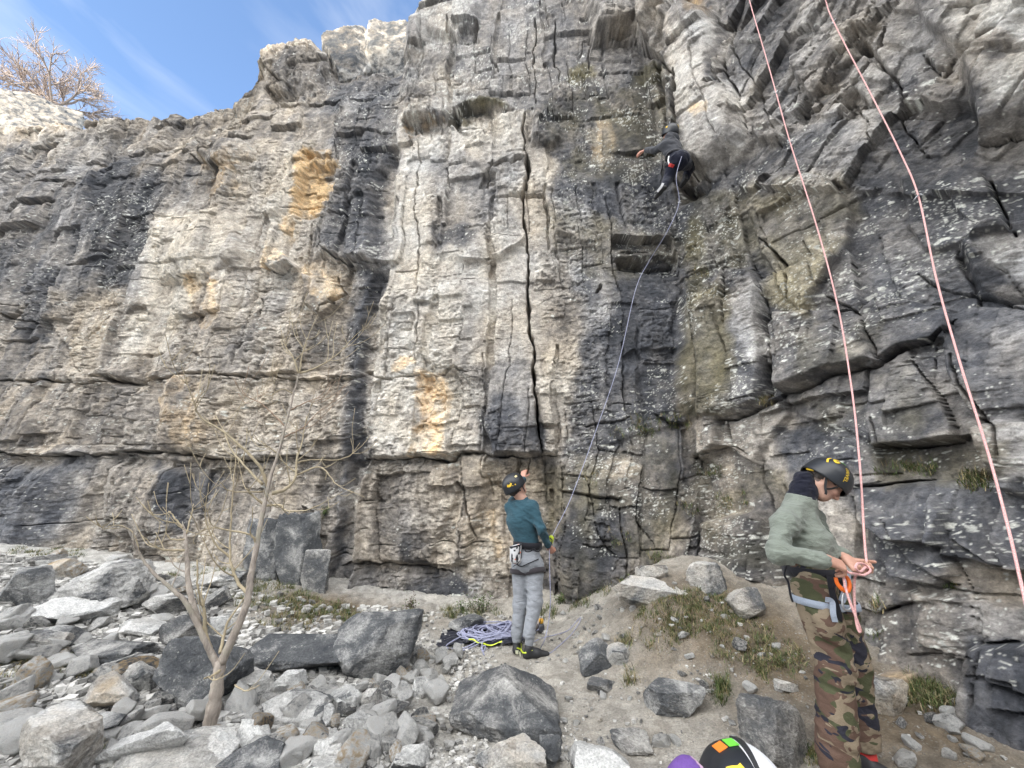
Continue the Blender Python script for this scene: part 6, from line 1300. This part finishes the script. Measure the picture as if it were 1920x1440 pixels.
# ================================================================ the climber up in the corner
def climber():
    w0, n0 = wall_pt(1240, 300); w1_, n1_ = wall_pt(1285, 300); CY = min(w0.y, w1_.y) - .20
    J = lambda x, y, dy=0: np.array(at(x, y, CY + dy))
    wl, nl_ = wall_pt(1200, 283)
    e = empty('person', Vector(J(1266, 320))); tag(e, 'climber in charcoal hoodie and navy trousers high in the corner of the cliff', 'person')
    shL, shR = J(1246, 273, .0), J(1268, 263, .05); WY = min(CY + .35, wl.y - .08) - CY; wrL = J(1210, 282, WY); elL = J(1227, 281, WY * .5); elR, wrR = J(1277, 243, .14), J(1270, 226, .22); pel = J(1271, 304, -.02); waist = J(1266, 292, -.02); chest = (shL + shR) / 2
    hipL, hipR = J(1262, 308, 0), J(1282, 306, .02); knL, knR = J(1254, 334, .10), J(1295, 312, .26); anL, anR = J(1243, 352, .04), J(1284, 338, .24); neckb = J(1255, 262, .02); hc = J(1256, 252, .02); hF, hU = (-.35, .8, .35), (.1, -.35, .93); fwd = unit([-.2, 1, 0])
    B = Field(np.min([wrL, anL, pel, hc, shL], 0) - .25, np.max([shR, wrR, knR, anR, hc, wrL], 0) + .2, .013); B.cap(pel, chest, .065, .07, .05); B.cap(chest, neckb, .06, .05, .04)
    for a, c, ra, rb in ((shR, elR, .04, .03), (elR, wrR, .03, .024), (shL, elL, .04, .03), (elL, wrL, .03, .024), (hipL, knL, .06, .045), (knL, anL, .045, .034), (hipR, knR, .06, .045), (knR, anR, .045, .034)): B.cap(a, c, ra, rb, .02)
    bv = B.mesh(); hv, hcol = head(hc, hF, hU, neckb, .0055); h1 = hand(wrR, (-.1, .3, .9), (-.3, .9, 0), curl=.5, h=.005, thumb_side=1); h2v = hand(wrL, unit([-.9, .35, .0]), (-.1, .8, -.5), curl=.45, h=.004, thumb_side=-1, fingers=(.3, .45, .5, .5))
    V, F = join(bv, hv, h1, h2v); mesh_np('body', V, F, SKINM, e, color=np.concatenate([np.tile(SK, (len(bv[0]), 1)), hcol, np.tile(SK * [1.1, .95, .92], (len(h1[0]) + len(h2v[0]), 1))]))
    T = Field(np.min([wrL, pel, shL], 0) - .22, np.max([shR, wrR, hc, wrL], 0) + .18, .011); T.cap(waist - [0, 0, .03], chest - [0, 0, .1], .135, .155, .05, flat=fwd, sq=1.25); T.cap(chest - [0, 0, .1], chest, .155, .11, .05, flat=fwd, sq=1.25); T.cap(shL, shR, .07, .07, .05); T.cap(chest, neckb, .09, .07, .04); T.ell(neckb - fwd * .07 - [0, 0, .02], (.10, .06, .085), None, .03)
    T.plane_cut(neckb + [0, 0, .03], (0, .3, 1))
    for sh, el, wr in ((shR, elR, wrR), (shL, elL, wrL)): w_ = el + (wr - el) * .9; T.cap(sh, el, .066, .056, .03); T.cap(el, w_, .056, .040, .02)
    T.wrinkle(lambda p: .016 * (np.abs(fbm3(p @ np.array([[1, 0, .7], [0, 1, 0], [-.6, 0, 1.]]) * np.array([6, 6, 12]), 51, 2)) * 2 - .6)); V, F = T.mesh(); mesh_np('hoodie', V, F, mat_cloth('charcoal jersey', (.050, .052, .060), .95, .12, 200, .2), e)
    P = Field(np.min([hipL, anL, pel], 0) - .2, np.max([hipR, knR, anR, waist], 0) + .18, .011); P.cap(waist, pel, .13, .145, .05, flat=fwd, sq=1.15); P.ell(pel - fwd * .06, (.15, .12, .13), None, .05)
    for h_, k_, a_ in ((hipL, knL, anL), (hipR, knR, anR)): P.cap(h_, k_, .105, .078, .03); P.cap(k_, a_ + (k_ - a_) * .1, .078, .055, .03)
    P.wrinkle(fold_fn(.012, 9, 57)); P.plane_cut(waist + [0, 0, .02], (0, 0, 1)); V, F = P.mesh(); mesh_np('trousers', V, F, mat_cloth('navy cloth', (.008, .010, .022), .9, .15), e)
    ring('harness_belt', waist + [0, 0, -.04], (0.2, 0, 1), .135, .150, .05, BLACKF, e, fwd, .010); ring('leg_loop', hipL + (knL - hipL) * .2, knL - hipL, .112, .110, .045, BLACKF, e, fwd, .008); rt = strip('red_tag', [J(1254, 309, -.14), J(1258, 310, -.16), J(1263, 312, -.15)], .045, REDM, e, pel, .004); strip('white_piping', [J(1254, 293, -.13), J(1253, 301, -.14), J(1255, 309, -.14)], .02, WHT, e, pel, .003)
    Fv, Rv, Uv = head_frame(hF, hU); hcn = hc + Uv * .035; ho, on, axs = helmet(e, hcn, hF, hU); pr = shell_proj(hcn, axs, .151, .1245, .1305, .001)
    strip('emblem', [pr(hcn - .12 * Fv + r * Rv + .05 * Uv) for r in (.02, .05, .08)], .03, YEL, ho, hcn, .002); strip('emblem', [pr(hcn + f * Fv - .11 * Rv + .03 * Uv) for f in (-.05, -.02)], .03, YEL, ho, hcn, .002)
    WS = plain('white shoe', (.55, .55, .56), .6, .1, 40, .1); s1 = shoe(e, anL + [.02, -.06, -.05], anL + [-.10, .16, -.09], (.2, .2, 1)); s2 = shoe(e, anR + [0, -.08, -.06], anR + [-.02, .16, -.03], (0, 0, 1)); strip('shoe_panel', [anL + [-.02, -.07, .02], anL + [-.05, -.045, -.03], anL + [-.09, .02, -.06]], .035, WS, s1, anL + [0, .08, 0], .006)
    settle(e); return J, CY, pel
CJ, CY, C_pel = climber()

# ================================================================ two people sitting just below the camera
def sitter(hx, hy, Y, label, top, jacket, helm):
    hc = np.array(at(hx, hy, Y)); g = float(gz(hc[0], hc[1])); e = empty('person', Vector((hc[0], hc[1], g))); tag(e, label, 'person'); fwd = np.array([0.15, .98, 0]); side = np.array([.98, -.15, 0])
    neckb = hc + [0, -.02, -.15]; chest = neckb + [0, -.01, -.09]; pel = np.array([hc[0], hc[1] - .10, g + .11]); hv, hcol = head(hc, fwd + [0, 0, -.25], (0, .2, 1), neckb, .006)
    B = Field(np.minimum(pel, hc) - [.45, .3, .2], np.maximum(pel, hc) + [.45, .8, .2], .016); J_ = Field(np.minimum(pel, hc) - [.45, .3, .2], np.maximum(pel, hc) + [.45, .8, .2], .016); T = Field(np.minimum(pel, hc) - [.45, .3, .2], np.maximum(pel, hc) + [.45, .9, .2], .016); hands = []
    B.cap(pel, chest, .10, .11, .05); B.cap(chest, neckb, .06, .05, .03); J_.cap(pel + [0, 0, .06], chest, .16, .15, .05, flat=fwd, sq=1.25); J_.cap(chest + [0, 0, .02], neckb, .10, .07, .04)
    for s in (-1, 1):
        sh = chest + side * s * .17; el = sh + side * s * .05 + fwd * .08 + [0, 0, -.22]; kn = pel + side * s * .20 + fwd * .36 + [0, 0, .20]; wr = el + fwd * .2 - side * s * .08 + [0, 0, -.02]; an = kn + fwd * .12 - side * s * .10 + [0, 0, -.28]; hp = pel + side * s * .09
        for a, c, ra, rb in ((sh, el, .04, .03), (el, wr, .03, .025), (hp, kn, .06, .045), (kn, an, .045, .034)): B.cap(a, c, ra, rb, .02)
        J_.cap(sh, el, .07, .058, .04); J_.cap(el, wr - fwd * .02, .058, .042, .02); T.cap(hp, kn, .10, .078, .04); T.cap(kn, an + [0, 0, .05], .078, .055, .03); hands.append(hand(wr, fwd - side * s * .5, [0, .2, -1], curl=.5, h=.005, thumb_side=-s)); shoe(e, an - fwd * .06 + [0, 0, g - an[2]], an + fwd * .2 + [0, 0, g - an[2]], (0, 0, 1))
    T.cap(pel, pel + [0, 0, .06], .14, .14, .05); V, F = join(B.mesh(), (hv[0], hv[1]), *hands); n = len(V); col = np.tile(SK, (n, 1)); mesh_np('body', V, F, SKINM, e, color=col); J_.wrinkle(fold_fn(.012, 9, 61)); V, F = J_.mesh(); mesh_np('jacket', V, F, jacket, e); V, F = T.mesh(); mesh_np('trousers', V, F, mat_cloth('dark cloth', (.03, .03, .035)), e)
    F_, U_ = (.10, .98, -.12), (.0, .12, .98)
    if helm:
        Fv, Rv, Uv = head_frame(F_, U_); hcn = hc + Uv * .04; ho, on, axs = helmet(e, hcn, F_, U_, .150, .128, .130, white=True); pr = shell_proj(hcn, axs, .153, .1305, .1325, .001); pt = lambda f, r, u: pr(hcn + f * Fv + r * Rv + u * Uv)  # white side of this black shell is a glossy reflection put into the colour
        strip('sticker', [pt(.015, -.052, .115), pt(-.028, -.046, .115)], .032, plain('orange sticker', (.80, .22, .03), .5, .04, 40, 0), ho, hcn, .001); strip('sticker', [pt(.020, -.016, .12), pt(-.023, -.012, .12)], .032, plain('green sticker', (.16, .62, .06), .5, .04, 40, 0), ho, hcn, .001); strip('ridge', [pt(.06, .012, .10), pt(0, .014, .12), pt(-.05, .014, .11), pt(-.10, .012, .07)], .014, RUB, ho, hcn, .006)
        strip('emblem', [pt(-.075, -.060, .085), pt(-.08, -.045, .09), pt(-.082, -.03, .09), pt(-.075, -.018, .09)], .016, YEL, ho, hcn, .0012); strip('emblem', [pt(-.095, -.05, .08), pt(-.10, -.035, .08)], .03, YEL, ho, hcn, .0012)
    else:
        Hh = Field(hc - .2, hc + .24, .006); Hh.ell(hc + [0, -.01, .04], (.088, .10, .09), None, .02); Hh.ell(hc + [0, -.01, .10], (.050, .055, .06), None, .04); Hh.plane_cut(hc + [0, 0, -.0], (0, .1, -1)); Hh.wrinkle(fold_fn(.004, 25, 63)); V, F = Hh.mesh()
        k = sstep(.018, .022, V[:, 0] - hc[0] + .02 * fbm3(V * 22, 3, 2))[:, None]; mesh_np('hat', V, F, colmat('purple printed fabric', .8, 150, .15, .3, .002), e, color=np.array([.13, .06, .26]) * (1 - k) + np.array([.62, .42, .55]) * k)
    settle(e)
sitter(1405, 1533, 1.46, 'person at the bottom edge in a black helmet with a painted white reflection and orange and green stickers', None, mat_cloth('black jacket', (.02, .02, .024)), True)
sitter(1301, 1543, 1.50, 'person at the bottom edge in a purple and pale pink hat', None, mat_cloth('purple jacket', (.10, .05, .18)), False)
# ---------------------------------------------------------------- ropes and gear
def mat_rope(name, a, b, sc):
    m, t, p = new_mat(name); n = noise_n(t, coords(t), sc, 2, .5); vo = N(t, 'ShaderNodeTexVoronoi', ins={'Scale': sc * 1.4}); t.links.new(coords(t), vo.inputs['Vector'])
    c = mixc(t, ramp_n(t, vo.outputs['Distance'], [(.3, 0.), (.55, 1.)]), a, b); t.links.new(c, p.inputs['Base Color']); p.inputs['Roughness'].default_value = .8; bump_n(t, p, vo.outputs['Distance'], .5, .003); return m
PINK = mat_rope('pink kernmantle', (.76, .48, .46), (.60, .31, .30), 130); BLUE = mat_rope('blue grey kernmantle', (.22, .23, .38), (.38, .39, .50), 130)
def rope(name, pts, r, mat, label, cat='rope', n=8, k=8, extra=()):
    V, F = tube(catmull(pts, n), r, k)
    for q in extra: tube(catmull(q, n), r, k, V, F)
    o = np.mean(np.array(V), 0); ob = mesh_np(name, np.array(V) - o, F, mat); ob.location = o; return tag(ob, label, cat)
A = lambda x, y, Y: np.array(at(x, y, Y))
L1 = [(1392, -60), (1405, 0), (1440, 120), (1480, 262), (1530, 420), (1570, 570), (1597, 730), (1612, 870), (1620, 1000), (1625, 1060)]
def ropeY(py, y0, y1): t = np.clip(py / 1100, -.1, 1.2); return y0 + (y1 - y0) * t ** .8 if t > 0 else y0
H0 = [A(x, y, ropeY(y, 3.75, 2.32)) for x, y in L1]
knot = [A(1622, 1064, 2.31), A(1612, 1072, 2.28), A(1604, 1064, 2.26), A(1610, 1056, 2.30), A(1624, 1060, 2.34), A(1632, 1070, 2.32), A(1620, 1078, 2.28), A(1606, 1076, 2.28)]
tail = [A(1606, 1076, 2.28), A(1592, 1074, 2.27), A(1583, 1068, 2.30), A(1582, 1085, 2.30), A(1590, 1118, 2.28), A(1604, 1155, 2.27), A(1613, 1180, 2.28), A(1611, 1184, 2.29), A(1606, 1168, 2.32), A(1602, 1130, 2.33), A(1602, 1090, 2.33), A(1606, 1076, 2.30)]
rope('climbing_rope', H0 + knot + tail[1:], .0060, PINK, 'pink rope running down to the hands of the man in camouflage trousers')
R1 = [(1535, -60), (1548, 0), (1565, 45), (1640, 190), (1690, 290), (1722, 368), (1755, 520), (1800, 680), (1850, 840), (1888, 980), (1920, 1118), (1960, 1300), (1990, 1500)]
rope('climbing_rope', [A(x, y, ropeY(y, 3.55, 2.05)) for x, y in R1], .0066, PINK, 'pink rope hanging at the far right through clipped quickdraws')
# blue rope: from the climber down to the belay device, then to the ground
dev = A(1033, 1012, 4.52)
up = [C_pel + np.array([0, -.16, -.02]), CJ(1268, 332, -.2), CJ(1273, 380, -.12), CJ(1252, 432, -.3), A(1217, 490, 5.15), A(1192, 542, 5.05), A(1160, 680, 4.90), A(1120, 800, 4.78), A(1072, 930, 4.62), A(1042, 992, 4.54), dev]
g1_ = lambda x, y, h=.007: np.array(gpt(x, y)) + [0, 0, h]
down = [A(1032, 1026, 4.53), A(1030, 1036, 4.5), A(1031, 1080, 4.46), A(1032, 1130, 4.44), A(1028, 1170, 4.42), A(1021, 1200, 4.36), g1_(1014, 1222, .02), g1_(1030, 1226), g1_(1046, 1214), g1_(1070, 1192), g1_(1086, 1172, .02), g1_(1088, 1164, .03), g1_(1078, 1170), g1_(1064, 1184), g1_(1040, 1192), g1_(1016, 1198), g1_(998, 1206)]
rope('climbing_rope', up + down, .0040, BLUE, 'blue-grey rope running from the climber down through the belay device', n=10)
# heap of rope on its bag
pc = gpt(920, 1198); W_ = (A(1010, 1200, pc.y) - A(835, 1200, pc.y))[0]; pts = []; th = 0.0
for i in range(520):
    th += RNG.uniform(.32, .62); q = i / 520; cx_ = .16 * math.sin(i * .071 + 1) * W_ + .10 * W_; ax_, ay_ = W_ * (.16 + .15 * abs(math.sin(i * .033))), .10 + .07 * abs(math.cos(i * .051)); rot_ = .35 * math.sin(i * .023)
    x = ax_ * math.cos(th); y = ay_ * math.sin(th); x, y = x * math.cos(rot_) - y * math.sin(rot_) * .6, x * math.sin(rot_) * .5 + y * math.cos(rot_); r_ = math.hypot((x + cx_ - .1 * W_) / (.5 * W_), y / .22)
    pts.append([x + cx_, y, .012 + .15 * q * max(0, 1 - r_ ** 1.5) + .012 * RNG.random()])
pts = np.array(pts) + np.array(pc); pts[:, 2] = np.maximum(pts[:, 2], gz(pts[:, 0], pts[:, 1]) + .012 + (pts[:, 2] - pc.z) * .8)
loops = [[g1_(900, 1206, .05), g1_(868, 1212, .03), g1_(848, 1220, .02), g1_(836, 1216, .02), g1_(850, 1207, .03), g1_(884, 1195, .06)], [g1_(912, 1204, .06), g1_(880, 1217, .03), g1_(856, 1224, .02), g1_(874, 1222, .02), g1_(920, 1206, .05)], [g1_(930, 1208, .05), g1_(905, 1214, .05), g1_(906, 1226, .02), g1_(910, 1218, .03), g1_(902, 1218, .02), g1_(908, 1231, .012)], [g1_(860, 1200, .05), g1_(872, 1188, .06), g1_(900, 1184, .09), g1_(940, 1182, .09)]]
rope('rope_pile', pts, .0062, BLUE, 'heap of loose blue-grey rope on a black bag beside the belayer', 'rope', n=4, k=6, extra=loops)
bx_, by_ = np.meshgrid(np.linspace(-.54, .42, 60) * W_, np.linspace(-.23, .20, 40)); bxx = bx_ + pc.x; byy = by_ + pc.y - .02 + .06 * fbm(bx_ * 4, by_ * 0 + 1, 310, 3); bz = gz(bxx, byy) + .006 + .05 * np.abs(fbm(bxx * 6, byy * 9, 311, 4)) + .03 * sstep(.13, .22, np.abs(by_)) * (.5 + fbm(bxx * 8, byy, 312, 2))
e = empty('rope_bag', pc); tag(e, 'unfolded black rope bag spread under the heap of blue-grey rope', 'rope bag'); Vb = np.stack([bxx, byy, bz], -1).reshape(-1, 3) - np.array(pc); mesh_np('tarp', Vb, grid_faces(40, 60), mat_cloth('black bag cloth', (.008, .009, .018), .8, .2), e)
strip('edge_binding', [Vb[3 * 60 + k] + [0, 0, .012] for k in range(20, 42, 3)], .014, LIME, e, np.array([0, .2, -.5]), .002)
# belay device in lime, with its carabiner
def carabiner(name, c, u, v, L_, w, mat, parent, r=.0055):
    u, v = unit(u), unit(v); q = []
    for i in range(29):
        a = 2 * math.pi * i / 28; q.append(np.array(c) + u * (L_ / 2 * math.copysign(abs(math.cos(a)) ** .7, math.cos(a))) + v * (w / 2 * math.copysign(abs(math.sin(a)) ** .8, math.sin(a)) * (1 - .18 * math.cos(a))))
    V, F = tube(q, r, 6, cap=False); return mesh_np(name, V, F, mat, parent)
e = empty('belay_device', dev); tag(e, 'lime green belay device on the blue-grey rope at the belayer', 'belay device')
bm = bmesh.new(); bmesh.ops.create_cube(bm, size=1); bmesh.ops.scale(bm, vec=(.055, .03, .09), verts=bm.verts); bmesh.ops.bevel(bm, geom=bm.edges[:] + bm.verts[:], offset=.012, segments=3, affect='EDGES'); me = bpy.data.meshes.new('housing'); bm.to_mesh(me); bm.free(); me.materials.append(LIME); ho_ = bpy.data.objects.new('housing', me); COL.objects.link(ho_); ho_.parent = e; ho_.rotation_euler = (0, .25, 0); ho_.location = (.0, 0, 0)
carabiner('carabiner', (-.05, .0, .0), (1, .0, -.2), (0, .3, 1), .095, .055, STEEL, e, .005); V, F = tube([(-.01, -.022, .02), (.01, -.03, .0), (.005, -.03, -.04)], .006, 6); mesh_np('lever', V, F, RUB, e)
# orange device on the man's harness
oc = MJ(1582, 1092, 2.31); e = empty('belay_device', oc); tag(e, 'orange belay device hanging from the harness of the man in camouflage trousers', 'belay device')
V, F = tube(catmull([(-.038, 0, .024), (-.035, .0, -.008), (-.012, 0, -.036), (.015, 0, -.04)], 6), np.linspace(.009, .013, 19), 8); mesh_np('body', V, F, ORN, e); V, F = tube(catmull([(.008, .0, .04), (.027, 0, .016), (.027, 0, -.016), (.015, 0, -.04)], 6), .010, 8); mesh_np('lever', V, F, ORN, e); carabiner('carabiner', (0, .01, -.09), (.2, 0, 1), (1, .2, 0), .09, .055, STEEL, e, .0055)
# quickdraws clipped to the wall
def quickdraw(px, py, pw, Y, label):
    a = A(px, py, Y); w, n = wall_pt(*pw); w = np.array(w) + np.array(n) * .02; d = w - a; L_ = np.linalg.norm(d)
    if L_ > .45: w = a + d / L_ * .45; d = w - a; L_ = .45
    u = unit(d); v = unit(np.cross(u, [.4, .5, .76])); e = empty('quickdraw', a); tag(e, label, 'quickdraw', 'quickdraws clipped on the climbs'); carabiner('carabiner', u * .03, u, v, .085, .05, STEEL, e, .006); carabiner('carabiner', u * (L_ - .03), u, np.cross(u, v), .085, .05, STEEL, e, .006); strip('sling', [u * .06, u * (L_ / 2) + v * .006, u * (L_ - .06)], .018, BLACKF, e, v * 3, .002)
quickdraw(1563, 45, (1566, 42), ropeY(45, 3.55, 2.05) + .02, 'quickdraw at the top of the pink rope hanging at the far right'); quickdraw(1716, 372, (1734, 358), ropeY(372, 3.55, 2.05), 'quickdraw halfway up the pink rope hanging at the far right')
quickdraw(1455, 175, (1454, 172), ropeY(175, 3.75, 2.32), 'quickdraw on the upper part of the pink rope that leads to the man'); quickdraw(1482, 266, (1470, 270), ropeY(266, 3.75, 2.32), 'lower quickdraw on the pink rope that leads to the man'); quickdraw(1274, 380, (1276, 378), CY - .12, 'quickdraw on the blue-grey rope below the climber'); quickdraw(1255, 232, (1256, 226), CY + .1, 'quickdraw just above the helmet of the climber')
# chalk bag on the belayer's harness
cb = BJ(967, 1036, 4.36); e = empty('chalk_bag', cb); tag(e, 'white patterned chalk bag hanging at the back of the belayer', 'chalk bag'); fl = Field(cb - .14, cb + .14, .006); fl.cap(cb + [-.005, 0, -.06], cb + [0, 0, .05], .052, .062, .02); fl.cap(cb + [.03, 0, -.075], cb + [-.01, 0, -.05], .03, .045, .02); fl.plane_cut(cb + [0, 0, .07], (-.25, 0, 1)); fl.wrinkle(fold_fn(.006, 18, 71)); V, F = fl.mesh()
q = vnoise3(V * np.array([38, 38, 38]), 73); q2 = vnoise3(V * 30 + 9, 75); c = np.where((q > .62)[:, None], np.array([.02, .02, .025]), np.array([.55, .55, .56])); c = np.where((q2 > .8)[:, None], np.array([.6, .18, .10]), c); mesh_np('pouch', V - cb, F, colmat('printed pouch', .85, 120, .1, .2, .002), e, color=c); ring('rim', np.array([0, 0, .066]), (-.25, 0, 1), .062, .062, .016, BLACKF, e, (1, 0, 0), .004); V, F = tube(catmull([(.03, .02, .06), (.06, .0, -.02), (.03, -.04, -.09), (-.03, -.03, -.13)], 6), .004, 5); mesh_np('cord', V, F, BLACKF, e)
# small heap of kit behind the belayer's legs
b0 = np.array(gpt(997, 1184)) + [0, .05, 0]; b0[2] = gz(b0[0], b0[1]); e = empty('backpack', b0); tag(e, 'small red and white backpack lying behind the legs of the belayer', 'bag'); fl = Field(b0 - .22, b0 + .24, .009); fl.ell(b0 + [0, 0, .06], (.10, .08, .065), None, .03); fl.cap(b0 + [-.07, -.03, .035], b0 + [.07, -.03, .035], .035, .035, .03); fl.wrinkle(fold_fn(.012, 12, 81)); V, F = fl.mesh(); c = np.where((vnoise3(V * 9, 83) > .5)[:, None], np.array([.45, .40, .37]), np.array([.35, .05, .04])); mesh_np('sack', V - b0, F, colmat('bag cloth', .85, 90, .15, .3, .003), e, color=c); V, F = tube(catmull([(-.05, -.05, .09), (-.02, -.08, .13), (.04, -.06, .09)], 6), .008, 6); mesh_np('handle', V, F, BLACKF, e)
b1_ = np.array(gpt(1015, 1186)) + [0, .0, 0]; b1_[2] = gz(b1_[0], b1_[1]); e = empty('bottle', b1_); tag(e, 'dark drinks bottle with a yellow-orange cap behind the belayer', 'bottle'); prof = [(.0, .0), (.034, 0), (.036, .02), (.036, .06), (.028, .08), (.017, .09), (.017, .095)]
def lathe(pr, k=16):
    V, F = [], []
    for r_, z in pr: V += [(r_ * math.cos(2 * math.pi * i / k), r_ * math.sin(2 * math.pi * i / k), z) for i in range(k)]
    for j in range(len(pr) - 1): F += [(j * k + i, j * k + (i + 1) % k, (j + 1) * k + (i + 1) % k, (j + 1) * k + i) for i in range(k)]
    return V, F
V, F = lathe(prof); mesh_np('flask', V, F, plain('dark bottle', (.05, .05, .06), .4, .1), e); V, F = lathe([(.0, .092), (.026, .092), (.028, .12), (.022, .135), (0, .137)]); mesh_np('cap', V, F, plain('yellow orange cap', (.70, .36, .03), .5, .05, 40, 0), e)
